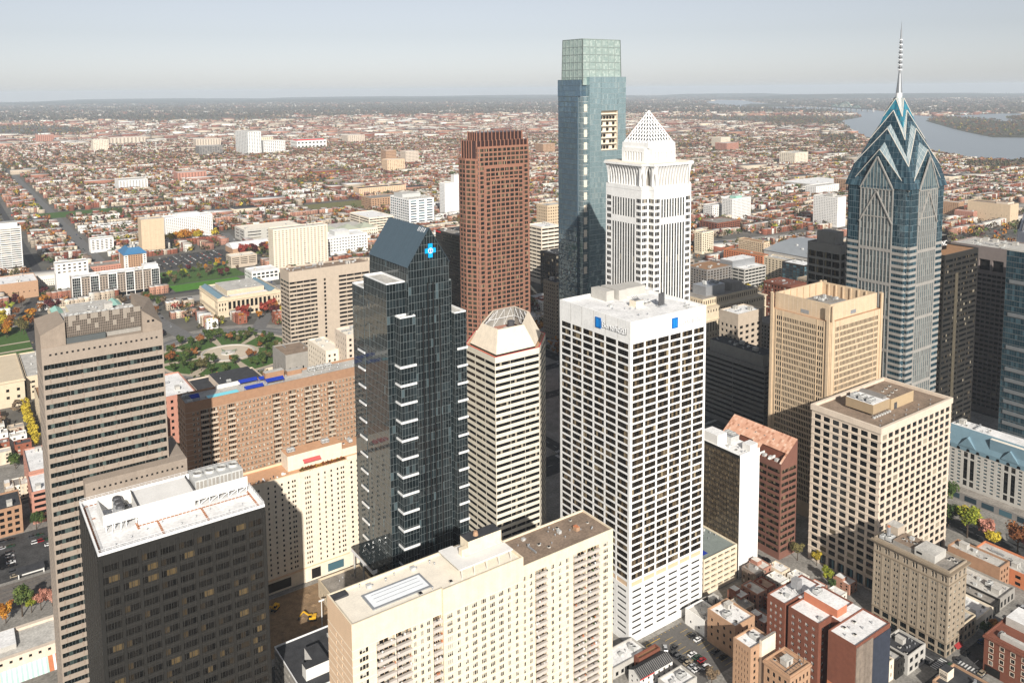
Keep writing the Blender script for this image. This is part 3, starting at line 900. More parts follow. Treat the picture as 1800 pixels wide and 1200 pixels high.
# ---- white ribbed tower with the lattice pyramid
def pyramid_tower():
    x0, y0, x1, y1 = 337.8, 341.0, 379.4, 382.6; Z = 210.7; n_ = 5.2
    T = thing('skyscraper', 'white ribbed skyscraper with a flared cornice and a white lattice pyramid on top', 'skyscraper', (x0, y0, 0))
    P = [(x0 + n_, y0), (x1 - n_, y0), (x1 - n_, y0 + n_), (x1, y0 + n_), (x1, y1 - n_), (x1 - n_, y1 - n_), (x1 - n_, y1), (x0 + n_, y1), (x0 + n_, y1 - n_), (x0, y1 - n_), (x0, y0 + n_), (x0 + n_, y0 + n_)]
    W = MB(); wins = []; strips = []
    zt = 194.9
    for i, (o, u, l) in enumerate(edges(P)):
        if l > 20:
            cb = 5.4
            o2 = (o[0] + u[0] * (l - cb), o[1] + u[1] * (l - cb)); om = (o[0] + u[0] * cb, o[1] + u[1] * cb)
            for oo in (o, o2): facade(W, wins, oo, u, cols(cb, 1, .74), rows(0, 190.5, 49, .24, .86, None, zt), .2)
            # middle: long dark strips between ribs
            facade(W, strips, om, u, cols(l - 2 * cb, 9, .64), [(0, 8, None, None), (8, 60, 9, 58), (60, 118, 62, 116), (118, 176, 120, 174.5), (176, 190.5, 178.5, 189.5), (190.5, zt, None, None)], .22)
        else:
            facade(W, wins, o, u, cols(l, 1, .8), rows(0, 190.5, 49, .24, .86, None, zt), .2)
    W.build('wall', M['white'], T)
    emit(T, wins, M['pane'], M['white_metal'], nx=3, fw=.14)
    emit(T, strips, M['pane'], M['mullion_dark'], 'window_strip', nx=1, ny=14, fw=.3)
    # flared cornice with curved ribs
    F = MB(); R_ = MB()
    prof = [(1.7, 197.0), (1.6, 200.6), (1.2, 204.0), (.4, 207.3), (-.8, 209.4)]
    F.prism(inset(P, 2.4), 195, 209.5, 1)
    W2 = MB()
    for o, u, l in edges(P):
        nn = (u[1], -u[0]); k = 13 if l > 20 else 2
        for i in range(k + 1):
            s = .45 + (l - .9) * i / k
            for (d0, z0), (d1, z1) in zip(prof[:-1], prof[1:]):
                a = (o[0] + u[0] * (s - .45), o[1] + u[1] * (s - .45)); b = (o[0] + u[0] * (s + .45), o[1] + u[1] * (s + .45))
                R_.face(((a[0] - nn[0] * d0, a[1] - nn[1] * d0, z0), (b[0] - nn[0] * d0, b[1] - nn[1] * d0, z0), (b[0] - nn[0] * d1, b[1] - nn[1] * d1, z1), (a[0] - nn[0] * d1, a[1] - nn[1] * d1, z1)))
                for c in (a, b):
                    R_.face(((c[0] - nn[0] * d0, c[1] - nn[1] * d0, z0), (c[0] - nn[0] * d1, c[1] - nn[1] * d1, z1), (c[0] - nn[0] * 2.4, c[1] - nn[1] * 2.4, z1), (c[0] - nn[0] * 2.4, c[1] - nn[1] * 2.4, z0)))
    F.prism(inset(P, .0), 195.0, 197.4, 0); F.prism(inset(P, -1.0), 209.4, 210.7, 0, 2); F.face([(p[0], p[1], 209.4) for p in inset(P, -1.0)[::-1]], 0)
    F.build('cornice', [M['white'], M['concrete'], M['roof_cream']], T); R_.build('rib', M['white'], T)
    # upper block and pyramid
    cx, cy = (x0 + x1) / 2, (y0 + y1) / 2
    B = MB(); hw = 12.9; st = []
    PP = [(cx - hw + 3, cy - hw), (cx + hw - 3, cy - hw), (cx + hw - 3, cy - hw + 3), (cx + hw, cy - hw + 3), (cx + hw, cy + hw - 3), (cx + hw - 3, cy + hw - 3), (cx + hw - 3, cy + hw), (cx - hw + 3, cy + hw), (cx - hw + 3, cy + hw - 3), (cx - hw, cy + hw - 3), (cx - hw, cy - hw + 3), (cx - hw + 3, cy - hw + 3)]
    for o, u, l in edges(PP):
        if l > 10: facade(B, st, o, u, cols(l, 7, .5, 2.0), [(210.7, 211.4, None, None), (211.4, 217.2, 211.5, 216.8), (217.2, 219.2, None, None)], .5)
        else: facade(B, st, o, u, [(0, l, None, None)], [(210.7, 219.2, None, None)])
    B.face([(p[0], p[1], 219.2) for p in PP], 0)
    B.box(cx - 11.3, cy - 11.3, 219.22, cx + 11.3, cy + 11.3, 222.2, 0)
    B.build('upper_block', M['white'], T); emit(T, st, M['concrete_lt'], M['white_metal'], 'louvre')
    L = MB(); K = MB(); h = 10.5; zb, za = 222.2, 241.3
    apex = Vector((cx, cy, za)); cs = [Vector((cx - h, cy - h, zb)), Vector((cx + h, cy - h, zb)), Vector((cx + h, cy + h, zb)), Vector((cx - h, cy + h, zb))]
    for i in range(4):
        a, b = cs[i], cs[(i + 1) % 4]
        L.bar(a, apex, .42, 0); L.bar(a + Vector((0, 0, .2)), b + Vector((0, 0, .2)), .5, 0)
        n = 9
        for k in range(1, n):
            t = k / n
            if k % 3 == 0: L.bar(a.lerp(apex, t), b.lerp(apex, t), .2, 0)
        for k in range(1, n):
            s = k / n
            p = a.lerp(b, s)
            # slanted lattice bars running parallel to both hips
            L.bar(p, a.lerp(apex, s), .36, 0)
            L.bar(p, b.lerp(apex, 1 - s), .36, 0)
        ins = Vector((cx, cy, zb)) 
        K.face((tuple(a.lerp(ins, .1)), tuple(b.lerp(ins, .1)), tuple(apex - Vector((0, 0, 1.6)))))
    py = L.build('pyramid', M['white_metal'], T); K.build('inner_skin', M['mullion_dark'], py)
pyramid_tower()

# ---- blue glass skyscraper with nested gables and the needle
def spire_tower():
    cx, cy, H = 512.0, 290.5, 22.0
    T = thing('skyscraper', 'blue glass and grey stone skyscraper with nested chevron gables and a tall silver spire', 'skyscraper', (cx, cy, 0))
    bw = 11.2                     # half width of the stone bays
    nc = 2.6                      # depth of the corner notch
    Zs = 190.0                    # eaves of the stone gables
    G = MB(); U = MB(); St = MB(); wins = []; band = []
    def loc(k, a, d):             # face k: 0 south,1 east,2 north,3 west; a along, d outward from centre
        return [(cx + a, cy - d), (cx + d, cy + a), (cx - a, cy + d), (cx - d, cy - a)][k]
    for k in range(4):
        a, b = loc(k, -bw, H), loc(k, bw, H)
        u = ((b[0] - a[0]) / (2 * bw), (b[1] - a[1]) / (2 * bw))
        facade(St, wins, a, u, cols(2 * bw, 9, .76, .5), [r for j in range(8) for r in ((j * 21.5, j * 21.5 + 1.5, None, None), (j * 21.5 + 1.5, j * 21.5 + 21.5, j * 21.5 + 1.6, j * 21.5 + 21.2))] + [(172, Zs, 172.4, Zs - .6)], .4)
        for q, r in ((a, loc(k, -bw, H - 3)), (b, loc(k, bw, H - 3))):
            St.face(((*q, 0), (*r, 0), (*r, Zs), (*q, Zs)))
        # stone gable over the bay
        m = loc(k, 0, H); zr = Zs + 20.5
        curtain(G, None, a, b, Zs, zr, 10, 6, gm=1, ztop=lambda s: Zs + (zr - Zs) * (1 - abs(2 * s - 1)))
        nn = (u[1], -u[0]); o_ = lambda p, d: (p[0] + nn[0] * d, p[1] + nn[1] * d)
        for q in (a, b):
            St.bar((*o_(q, .15), Zs), (*o_(m, .15), zr), .55, 0); St.bar((*o_(q, .15), Zs - 22), (*o_(m, .15), zr - 22), .5, 0)
        for s in range(1, 10):
            t = s / 10; z = Zs + (zr - Zs) * (1 - abs(2 * t - 1))
            p = (a[0] + (b[0] - a[0]) * t, a[1] + (b[1] - a[1]) * t)
            St.bar((*o_(p, .1), Zs), (*o_(p, .1), z), .16, 0)
        # corner: zigzag plan of glass and stone bands
    cw = H - .5
    for k in range(4):
        # corner k between face k and face k+1
        A = loc(k, bw, cw); B_ = loc(k, cw - nc * .9, cw)
        Cn = loc(k, cw - nc * .9, cw - nc * .55); Dn = loc((k + 1) % 4, -(cw - nc * .9), cw - nc * .55); E_ = loc((k + 1) % 4, -(cw - nc * .9), cw); F_ = loc((k + 1) % 4, -bw, cw)
        path = [A, B_, Cn, Dn, E_, F_]
        for p, q in zip(path[:-1], path[1:]):
            l = math.hypot(q[0] - p[0], q[1] - p[1])
            if l < .3: continue
            curtain(G, U, p, q, 0, 192, max(1, round(l / 1.5)), 49, .05, .2, .05, .012)
            u = ((q[0] - p[0]) / l, (q[1] - p[1]) / l)
            for j in range(39):
                z = 3 + j * 3.95
                if (p, q) != (Cn, Dn):
                    St.obox(p, u, l, -.35, z, z + 1.75, 0)
                elif j % 1 == 0:
                    St.obox(p, u, l, -.25, z + .2, z + .9, 0)
    St.build('wall', mat('silver_grey_granite', (.31, .295, .27), .6, .1, .3, streak=.08), T)
    emit(T, wins, mat_lw, mat('grey_green_bar', (.30, .33, .33), .5, .05), nx=2, ny=5, fw=.16)
    # nested cross gables whose faces lean in: (half width and height of the eave corner, of the gable apex, glass, roof glass)
    tiers = [(20.8, 190.0, 20.2, 215.0, 0, 7.4), (18.4, 205.0, 12.2, 228.0, 0, 5.6), (11.8, 221.0, 5.8, 239.4, 0, 2.8), (6.4, 235.5, 3.4, 247.2, 3, 3.2)]
    TR = MB()
    for he, ze, ha, za, gm, sh in tiers:
        tl = (he - ha) / (za - ze); drop = 14 if he < 20 else 3
        for k in range(4):
            def at(s, z):                      # point of the leaning face: s -1..1 across, height z
                d_ = ha + (za - z) * tl
                p = loc(k, s * d_ if z < ze else s * he, d_)
                return Vector((p[0], p[1], z))
            nb = 2 * max(3, round(he / 1.7)); nf = max(4, round((za - ze + drop) / 3.6)); hz_ = (za - ze + drop) / nf
            top = lambda s: za - (za - ze) * abs(s)
            for i in range(nb):
                s0, s1 = -1 + 2 * i / nb, -1 + 2 * (i + 1) / nb
                for j in range(nf):
                    z0 = ze - drop + j * hz_; z1 = z0 + hz_
                    q = [at(s0, min(z0, top(s0))), at(s1, min(z0, top(s1))), at(s1, min(z1, top(s1))), at(s0, min(z1, top(s0)))]
                    if (q[3] - q[0]).length + (q[2] - q[1]).length < .02: continue
                    u0 = random.uniform(-.012, .012); n_ = Vector((loc(k, 0, 1)[0] - cx, loc(k, 0, 1)[1] - cy, 0)) * u0
                    G.face([tuple(p + n_) for p in q], gm)
            for j in range(1, nf):
                z = ze - drop + j * hz_; sm_ = 1.0 if z <= ze else (za - z) / (za - ze)
                n_ = Vector((loc(k, 0, 1)[0] - cx, loc(k, 0, 1)[1] - cy, 0)) * .06
                U.bar(at(-sm_, z) + n_, at(sm_, z) + n_, .09, 0)
            for i in range(1, nb, 2):
                s = -1 + 2 * i / nb; n_ = Vector((loc(k, 0, 1)[0] - cx, loc(k, 0, 1)[1] - cy, 0)) * .05
                U.bar(at(s, ze - drop) + n_, at(s, top(s)) + n_, .05, 0)
            for sg in (-1, 1):
                # silver roof strip climbing inward from the verge to the next tier
                e0, e1 = at(0, za), at(sg, ze)
                tau = (ha - sh) / ha; inw = Vector((cx - loc(k, 0, 1)[0], cy - loc(k, 0, 1)[1], 0)) * sh
                i0 = e0 + inw + Vector((0, 0, sh * .78)); i1 = i0 + (e1 - e0) * tau
                N, n2 = 10, 3
                for i in range(N):
                    s0, s1 = i / N, (i + 1) / N
                    r0, r1, v0, v1 = e0.lerp(e1, s0), e0.lerp(e1, s1), i0.lerp(i1, s0), i0.lerp(i1, s1)
                    for j in range(n2):
                        p = [r0.lerp(v0, j / n2), r1.lerp(v1, j / n2), r1.lerp(v1, (j + 1) / n2), r0.lerp(v0, (j + 1) / n2)]
                        G.face([tuple(q) for q in p], 2)
                    if i: U.bar(r0 + Vector((0, 0, .05)), v0 + Vector((0, 0, .05)), .09, 1)
                for j in (1, 2): U.bar(e0.lerp(i0, j / 3) + Vector((0, 0, .05)), e1.lerp(i1, j / 3) + Vector((0, 0, .05)), .07, 1)
                TR.bar(e0, e1, .24, 0); TR.bar(i0, i1, .18, 0)
    TR.build('verge', mat('pale_stone_trim', (.58, .54, .47), .6, .05), T)
    G.build('glazing', [M['lib_glass'], M['bluegrey_glass'], M['lib_silver'], M['lib_teal']], T)
    U.build('mullion', [mat('steel_blue_mullion', (.20, .25, .27), .4, .05, metal=.3), M['mullion_lib']], T)
    S = MB()
    S.cyl(cx, cy, 244, 250.5, 2.0, 1.9, 12, 1); S.cyl(cx, cy, 250.5, 263, 1.9, .85, 12, 0); S.cyl(cx, cy, 263, 291, .8, .42, 10, 0); S.cyl(cx, cy, 291, 296.2, .22, .06, 8, 0)
    sp = S.build('spire', [mat('spire_steel', (.34, .35, .36), .35, .12, 1.5, metal=.6, spec=.5), M['white_metal']], T)
    R_ = MB()
    for i in range(13):
        z = 265 + i * 1.6; R_.cyl(cx, cy, z, z + .6, 1.45 - .035 * i, 1.35 - .035 * i, 12, i % 2)
    R_.build('antenna_ring', [M['white_metal'], M['steel_dk']], sp)
mat_lw = ramp_mat('blue_grey_strip_glass', [(0, (.015, .03, .038)), (.6, (.035, .065, .075)), (.88, (.09, .13, .135)), (1, (.22, .25, .24))], .1, .6, .1)
spire_tower()
# ================================================================ nearer blocks
# ---- striped tan tower on the left with the raised patterned crown
def striped_tower():
    x0, y0, x1, y1, Z = 27.6, 350.0, 71.2, 373.0, 158.5
    T = thing('office_tower', 'tall grey beige tower with dark ribbon windows and a chequered screen between corner crowns', 'office tower', (x0, y0, 0))
    W = MB(); wins = []
    def zz(o, u, l, z0, z1, nf, zt, n):
        facade(W, wins, o, u, cols(l, n, .992, .5), rows(z0, z1, nf, .44, .92, 0 if z0 > 0 else None, zt), .2)
    for i, (o, u, l) in enumerate(faces4(x0, y0, x1, y1)):
        if i == 3: facade(W, wins, o, u, cols(l, 6, .35, 1.0), rows(4, 150, 37, .3, .75, 0, Z), .5)
        else: zz(o, u, l, 4, 152.2, 38, Z, 5)
    W.face(((x0, y0, Z), (x1, y0, Z), (x1, y1, Z), (x0, y1, Z)), 0)
    # lower part stepping out at the front right
    zl = 104.0; a0, b0, a1, b1 = 39.0, 344.5, 77.0, 349.9
    for i, (o, u, l) in enumerate(faces4(a0, b0, a1, b1)):
        if i != 2: facade(W, wins, o, u, cols(l, 4 if i == 0 else 1, .97, .4), rows(4, 97, 24, .44, .92, 0, zl), .2)
    W.face(((a0, b0, zl), (a1, b0, zl), (a1, b1, zl), (a0, b1, zl)), 0)
    W.box(71.3, 350.2, 0, 77, 370, zl, 0)
    W.build('wall', M['beige_dk'], T)
    emit(T, wins, M['pane_green'], M['mullion_dark'], nx=7, fw=.1)
    # small square recesses under the cornice, and dark inlay squares
    lst = []
    for z, xa, xb, yy in ((155.6, x0 + 2, x1 - 1.5, y0), (101.0, a0 + 2, a1 - 1, b0)):
        n = int((xb - xa) / 1.9)
        for i in range(n): lst.append((xa + (i + .5) * (xb - xa) / n, yy - .02, z, .75, .12, .75))
    boxes(T, lst, M['black'], 'recess')
    lst = []
    for k in range(24):
        z = 4 + k * 3.875 + .95
        for i in range(8 if k > 20 else 5):
            lst.append((a0 + 3 + i * 4.6 + (1.2 if k % 2 else 0), b0 - .02, z, 1.5, .1, 1.35))
    boxes(T, lst, mat('brown_inlay_panel', (.21, .16, .125), .8, .1), 'inlay_panel')
    lst = [(x0 + 2.5 + i * 5.5, y0 - .02, 6.0 + k * 3.9 - .9, .5, .1, 1.8) for k in range(38) for i in range(8)]
    boxes(T, lst, mat('stone_joint_panel', (.28, .22, .175), .8, .1), 'joint_panel', 60)
    # corner crowns (sloping tops) and the screen between them
    c = MB()
    for s in (0, 1):
        xa, xb = (x0, x0 + 8.5) if s == 0 else (x1 - 7.5, x1)
        pts = [(xa, y0 + .4), (xb, y0 + .4), (xb, y1), (xa, y1)]
        zt = [163.5, 167.5, 167.0, 165] if s == 0 else [167.5, 161, 167, 170.5]
        for i in range(4):
            j = (i + 1) % 4
            c.face(((*pts[i], Z), (*pts[j], Z), (*pts[j], zt[j]), (*pts[i], zt[i])), 0)
        c.face(((*pts[0], zt[0]), (*pts[1], zt[1]), (*pts[2], zt[2])), 0); c.face(((*pts[0], zt[0]), (*pts[2], zt[2]), (*pts[3], zt[3])), 0)
    c.build('crown', mat('brown_grey_stone', (.29, .235, .185), .8, .12, .4, streak=.2), T)
    s = MB(); xa, xb = x0 + 8.6, x1 - 7.6; y = y0 + 2.0
    s.box(xa, y, Z + 2.4, xb, y + .8, Z + 10.5, 0, bottom=True)
    n = 21; K = 4
    for i in range(n):
        for k in range(K):
            w_ = (xb - xa) / n; h_ = 8.1 / K
            pale = (k in (1, 2) and (i + k * 2) % 5 == 0) or (k == 3 and i % 3 != 0)
            p0 = xa + i * w_; q0 = Z + 2.4 + k * h_
            for a_, b_ in ((0, 0), (1, 0), (0, 1), (1, 1)):
                s.face(((p0 + .1 + a_ * w_ / 2, y - .04, q0 + .1 + b_ * h_ / 2), (p0 + w_ / 2 - .02 + a_ * w_ / 2, y - .04, q0 + .1 + b_ * h_ / 2), (p0 + w_ / 2 - .02 + a_ * w_ / 2, y - .04, q0 + h_ / 2 - .02 + b_ * h_ / 2), (p0 + .1 + a_ * w_ / 2, y - .04, q0 + h_ / 2 - .02 + b_ * h_ / 2)), 2 if pale else 1)
    s.build('screen', [M['beige_dk'], mat('brown_screen_panel', (.085, .07, .057), .6, .15, 1), mat('pale_screen_panel', (.30, .265, .22), .7, .1, 1)], T)
    d = MB(); d.box(xa, y0 + 1.2, Z, xa + 14, y0 + 1.9, Z + 2.3, 0); d.build('louvre', M['mullion_dark'], T)
    d = MB(); d.box(xa + 15, y0 + 3.5, Z, xb, y0 + 4.2, Z + 2.3, 0); d.build('louvre', M['black'], T)
    r = MB(); r.box(xa, y0 + 2.9, Z + .1, xb, y1 - 1, Z + 7.5, 0, 1); r.build('penthouse', [M['concrete'], M['roof_lt']], T)
    for i in range(5): put(T, 'fan', xa + 4 + i * 5, y0 + 8, Z + 7.5, 1.0)
    kit(T, xa, y0 + 11, xb, y1 - 1, Z + 7.5, 8, 9)
    lst = [(x1 - 5.2, y0 + .36, Z + 4.2, .9, .1, .9), (x1 - 3.4, y0 + .36, Z + 4.2, .9, .1, .9)]
    boxes(T, lst, M['black'], 'recess')
striped_tower()

# ---- black tower with the white roof, nearest on the left
def black_tower():
    x0, y0, x1, y1, Z = 32.3, 265.2, 83.6, 304.0, 115.0
    T = thing('office_tower', 'black office tower with a white equipment roof in front of the striped tower', 'office tower', (x0, y0, 0))
    W = MB(); wins = []; U = MB()
    for i, (o, u, l) in enumerate(faces4(x0, y0, x1, y1)):
        n = 9 if i in (0, 2) else 7
        facade(W, wins, o, u, cols(l, n, .84, .6), rows(2.2, 112.0, 29, .3, .84, 0, Z), .2)
        nn = (u[1], -u[0])
        for k in range(n + 1):
            s = .6 + (l - 1.2) * k / n
            U.obox((o[0] + u[0] * (s - .4), o[1] + u[1] * (s - .4)), u, .8, -.22, 0, 113.4, 0)
        for k in range(n * 3):
            s = .6 + (l - 1.2) * (k + .5) / (n * 3)
            U.obox((o[0] + u[0] * (s - .06), o[1] + u[1] * (s - .06)), u, .12, -.16, 0, 113.4, 1)
        for k in range(29):
            z = 2.2 + k * 109.8 / 29 + .55
            U.obox((o[0] + u[0] * .1, o[1] + u[1] * .1), u, l - .2, -.10, z - .12, z, 1)
    P = [(x0, y0), (x1, y0), (x1, y1), (x0, y1)]
    pr = MB(); q = parapet(pr, P, Z + .9, 1.5, .35); pr.prism(P, Z, Z + .9, 0, cap=False); pr.build('parapet', M['white_metal'], T)
    W.build('wall', M['dark2'], T); U.build('mullion', [M['dark2'], mat('warm_grey_mullion', (.038, .035, .031), .5, .05)], T)
    emit(T, wins, ramp_mat('smoked_window_glass', [(0, (.004, .004, .004)), (.74, (.010, .009, .008)), (.9, (.035, .026, .016)), (1, (.12, .085, .04))], .08, .5), M['dark'], nx=3, fw=.1)
    zr = Z - .6
    flat_roof(T, q, zr, M['roof_white'])
    h = MB()
    for o, u, l in faces4(x0 + .2, y0 + .2, x1 - .2, y1 - .2):
        for k in range(int(l / 2)): 
            p = (o[0] + u[0] * 2 * k, o[1] + u[1] * 2 * k); h.bar((*p, Z + .9), (*p, Z + 1.9), .05, 0)
        h.bar((*o, Z + 1.9), (o[0] + u[0] * l, o[1] + u[1] * l, Z + 1.9), .06, 0); h.bar((*o, Z + 1.4), (o[0] + u[0] * l, o[1] + u[1] * l, Z + 1.4), .05, 0)
    h.build('railing', M['white_metal'], T)
    # plant screen: long white wall, open pen on the left, lidded middle, cooling towers on the right
    s = MB()
    s.box(36.2, 280.4, zr + 2.0, 82.6, 280.8, zr + 5.6, 0, bottom=True)
    s.box(46.5, 280.4, zr, 64.5, 280.8, zr + 2.0, 0); s.box(36.2, 280.8, zr + 1.5, 36.6, 293.2, zr + 5.6, 0, bottom=True)
    s.box(36.6, 292.8, zr + 1.5, 47, 293.2, zr + 5.6, 0, bottom=True); s.box(46.8, 280.8, zr, 64.8, 294.2, zr + 5.0, 0); s.box(46.8, 281, zr + 5.0, 47.2, 294, zr + 5.6, 1)
    s.box(64.6, 281, zr + 5.0, 65.0, 294, zr + 5.7, 1)
    s.build('plant_screen', [M['white2'], M['steel_dk']], T)
    lg = MB()
    for x in (37.0, 39.5, 43, 46, 66, 69.5, 72.5, 76, 79, 82.2):
        lg.bar((x, 280.6, zr), (x, 280.6, zr + 2.1), .16, 0)
    for x in (66, 69.5, 73, 76, 79): lg.bar((x, 280.6, zr), (x + 3, 280.6, zr + 2), .12, 0)
    for x in (38.5, 41): lg.bar((x, 278.6, zr), (x + .5, 280.4, zr + 2.4), .12, 0)
    lg.build('screen_leg', M['white_metal'], T)
    for i in range(4):
        c = MB(); xa = 65.6 + i * 4.1
        c.box(xa, 283, zr + 2.6, xa + 4.0, 292, zr + 7.6, 0, bottom=True)
        c.cyl(xa + 2, 287.5, zr + 7.6, zr + 8.5, 1.75, 1.6, 16, 0, cap=False); c.cyl(xa + 2, 287.5, zr + 7.6, zr + 7.9, 1.6, 1.6, 16, 1)
        for j in range(3): c.box(xa + .3 + j * 1.3, 282.9, zr + 3.2, xa + 1.2 + j * 1.3, 283, zr + 7.1, 2)
        for j in range(3): c.bar((xa + 2, 287.5, zr + 8.2), (xa + 2 + 1.6 * math.cos(j * 2.1), 287.5 + 1.6 * math.sin(j * 2.1), zr + 8.2), .14, 2)
        c.build('cooling_tower', [M['unit'], M['steel_dk'], M['concrete']], T)
    for i in range(3):
        c = MB(); xa = 40.5; ya = 283 + i * 3.2
        c.cyl(xa + 1.5, ya + 1.2, zr, zr + 5.2, 1.35, 1.35, 14, 0); c.cyl(xa + 1.5, ya + 1.2, zr + 5.2, zr + 6, 1.5, 1.2, 14, 1); c.box(xa + 3, ya, zr, xa + 4.6, ya + 2, zr + 3, 1)
        c.build('cooling_tower', [M['steel'], M['steel_dk']], T)
    # orange brown walkway slabs
    k = 0
    pd = MB()
    def run(xa, ya, xb, yb):
        n = max(1, int(max(abs(xb - xa), abs(yb - ya)) / 1.25))
        for i in range(n):
            x = xa + (xb - xa) * (i + .5) / n; y = ya + (yb - ya) * (i + .5) / n
            dx, dy = (.5, .35) if abs(xb - xa) > abs(yb - ya) else (.35, .5)
            pd.box(x - dx, y - dy, zr + .005, x + dx, y + dy, zr + .06, 0)
    run(33.4, 266.5, 33.4, 302); run(33.4, 302.3, 38, 302.3); run(34, 292, 36, 292); run(46, 278.2, 82.6, 278.2); run(46, 276, 46, 281); run(52, 278, 52, 268); run(66, 278, 66, 268); run(82.4, 281, 82.4, 267); run(47.5, 295.5, 50, 295.5)
    pd.build('walkway', mat('terracotta_paver', (.38, .15, .06), .9, .15, 1.5), T)
    for i in range(9): put(T, 'vent', 38 + i * 5, 270 + (i * 37 % 7), zr, .6)
black_tower()

# ---- long brown apartment house with a pool on the roof
def brown_apartments():
    x0, y0, x1, y1, Z = 98.0, 437.0, 216.0, 453.5, 93.0
    T = thing('apartment_building', 'long brown brick apartment block with a swimming pool and blue awnings on its roof', 'apartment building', (x0, y0, 0))
    W = MB(); wins = []; bal = []; wb = []
    l = x1 - x0
    pat = []                                                   # columns: b balcony, w window
    x = 3.0
    seq = 'wwBBwwBwwwwwwwwwBwwBwwBBwwBwwwwwwBwwBww'
    unit = (l - 6) / sum(2.1 if c == 'B' else 1 for c in seq)
    cs = [(0, 3, None, None)]; bc = [(0, 3, None, None)]
    for c in seq:
        d = unit * (2.1 if c == 'B' else 1)
        if c == 'B': cs.append((x, x + d, None, None)); bc.append((x, x + d, x + .3, x + d - .3)); bal.append((x0 + x + d / 2, d - .5))
        else: cs.append((x, x + d, x + d * .2, x + d * .74))
        x += d
    cs.append((x, l, None, None))
    rs = rows(6, 87.6, 28, .3, .82, 0, Z)
    # balcony bays are deep openings in the same wall: give every bay its own depth
    full = []
    facade(W, wins, (x0, y0), (1, 0), cs, rs, .25) if 0 else None
    a0 = 0
    n = (0, -1)
    for (b0, b1, w0, w1), c in zip(cs[1:-1], seq):
        o = (x0 + b0, y0)
        d = b1 - b0
        if c == 'B': facade(W, wb, o, (1, 0), [(0, d, .2, d - .2)], rows(6, 87.6, 28, .06, .94, 0, Z), 1.3)
        else: facade(W, wins, o, (1, 0), [(0, d, d * .2, d * .76)], rs, .22)
    facade(W, wins, (x0, y0), (1, 0), [(0, 3, None, None)], [(0, Z, None, None)]); facade(W, wins, (x0 + x, y0), (1, 0), [(0, l - x, None, None)], [(0, Z, None, None)])
    ew = []
    for i, (o, u, ll) in enumerate(faces4(x0, y0, x1, y1)):
        if i: facade(W, wins if i == 3 else ew, o, u, cols(ll, 3 if i != 2 else 34, .45, 1.5), rs, .25)
    q = parapet(W, [(x0, y0), (x1, y0), (x1, y1), (x0, y1)], Z, 1.1, .4)
    W.build('wall', M['brick_brown'], T)
    fl = MB()
    for k in range(29):
        z = 6 + k * 81.6 / 28
        fl.box(x0 - .05, y0 - .05, z - .1, x1, y0, z + .12, 0); fl.box(x0 - .05, y0, z - .1, x0, y1, z + .12, 0)
    fl.build('floor_band', M['beige'], T)
    emit(T, wins, M['pane_res'], M['cream2'], nx=2, ny=1, fw=.12, split=True)
    emit(T, ew, M['pane_res'], M['cream2'], nx=1)
    emit(T, wb, M['pane_res'], M['brick_brown'], 'balcony_door', nx=4, fw=.2)
    boxes(T, [(bx, y0 - .45, 6 + k * 81.6 / 28 + .55, bw, .9, 1.05) for bx, bw in bal for k in range(28)], mat('beige_balcony', (.52, .42, .32), .85, .08, .4), 'balcony')
    zr = Z - 1.1
    flat_roof(T, q, zr, M['roof_lt'])
    p = MB(); p.box(110, 438.4, zr + .005, 127.4, 443.9, zr + .5, 1); p.face(((110.5, 438.8, zr + .52), (126.9, 438.8, zr + .52), (126.9, 443.5, zr + .52), (110.5, 443.5, zr + .52)), 0)
    p.build('swimming_pool', [M['water_pool'], M['concrete_lt']], T)
    for (a, b, c, d, z) in ((130, 434.9 + 3, 140, 441, 2.2), (130, 448.5, 140, 451.8, 2.6), (142.6, 440.5, 152.6, 444.5, 2.8), (140.8, 447.5, 143.6, 450, 2.6), (102, 440.5, 106.5, 445.5, 2.6)):
        m = MB(); zz = zr + z
        m.face(((a, b, zz - .5), (c, b, zz - .5), (c, (b + d) / 2, zz + .5), (a, (b + d) / 2, zz + .5))); m.face(((a, (b + d) / 2, zz + .5), (c, (b + d) / 2, zz + .5), (c, d, zz - .5), (a, d, zz - .5)))
        m.face(((a, b, zz - 1.0), (c, b, zz - 1.0), (c, b, zz - .5), (a, b, zz - .5))); m.face(((a, d, zz - .5), (a, b, zz - .5), (a, (b + d) / 2, zz + .5)))
        for qx in (a + .2, c - .2):
            for qy in (b + .2, d - .2): m.bar((qx, qy, zr), (qx, qy, zz - .5), .08, 0)
        m.build('awning', M['awning_blue'], T)
    m = MB(); m.box(144.5, 448.4, zr, 155.5, 453.0, zr + 4.2, 0, 1); m.build('penthouse', [M['brick_brown'], M['roof_lt']], T)
    m = MB(); m.box(157.5, 448.8, zr, 166, 452.6, zr + 2.6, 0, 1); m.build('penthouse', [M['brick_brown'], M['roof_lt']], T)
    for i in range(3): put(T, 'fan', 172 + i * 5, 449, zr, 1.1)
    m = MB(); m.box(118, 451.8, zr, 131, 452.8, zr + 1.9, 0); m.build('pool_screen', M['white2'], T)
    for i in range(16): put(T, 'vent', 170 + i * 2.7, 441 + (i * 5) % 9, zr, .8)
    put(T, 'box', 101, 439, zr, 1.3); put(T, 'fan', 101.5, 448, zr, 1.0)
brown_apartments()

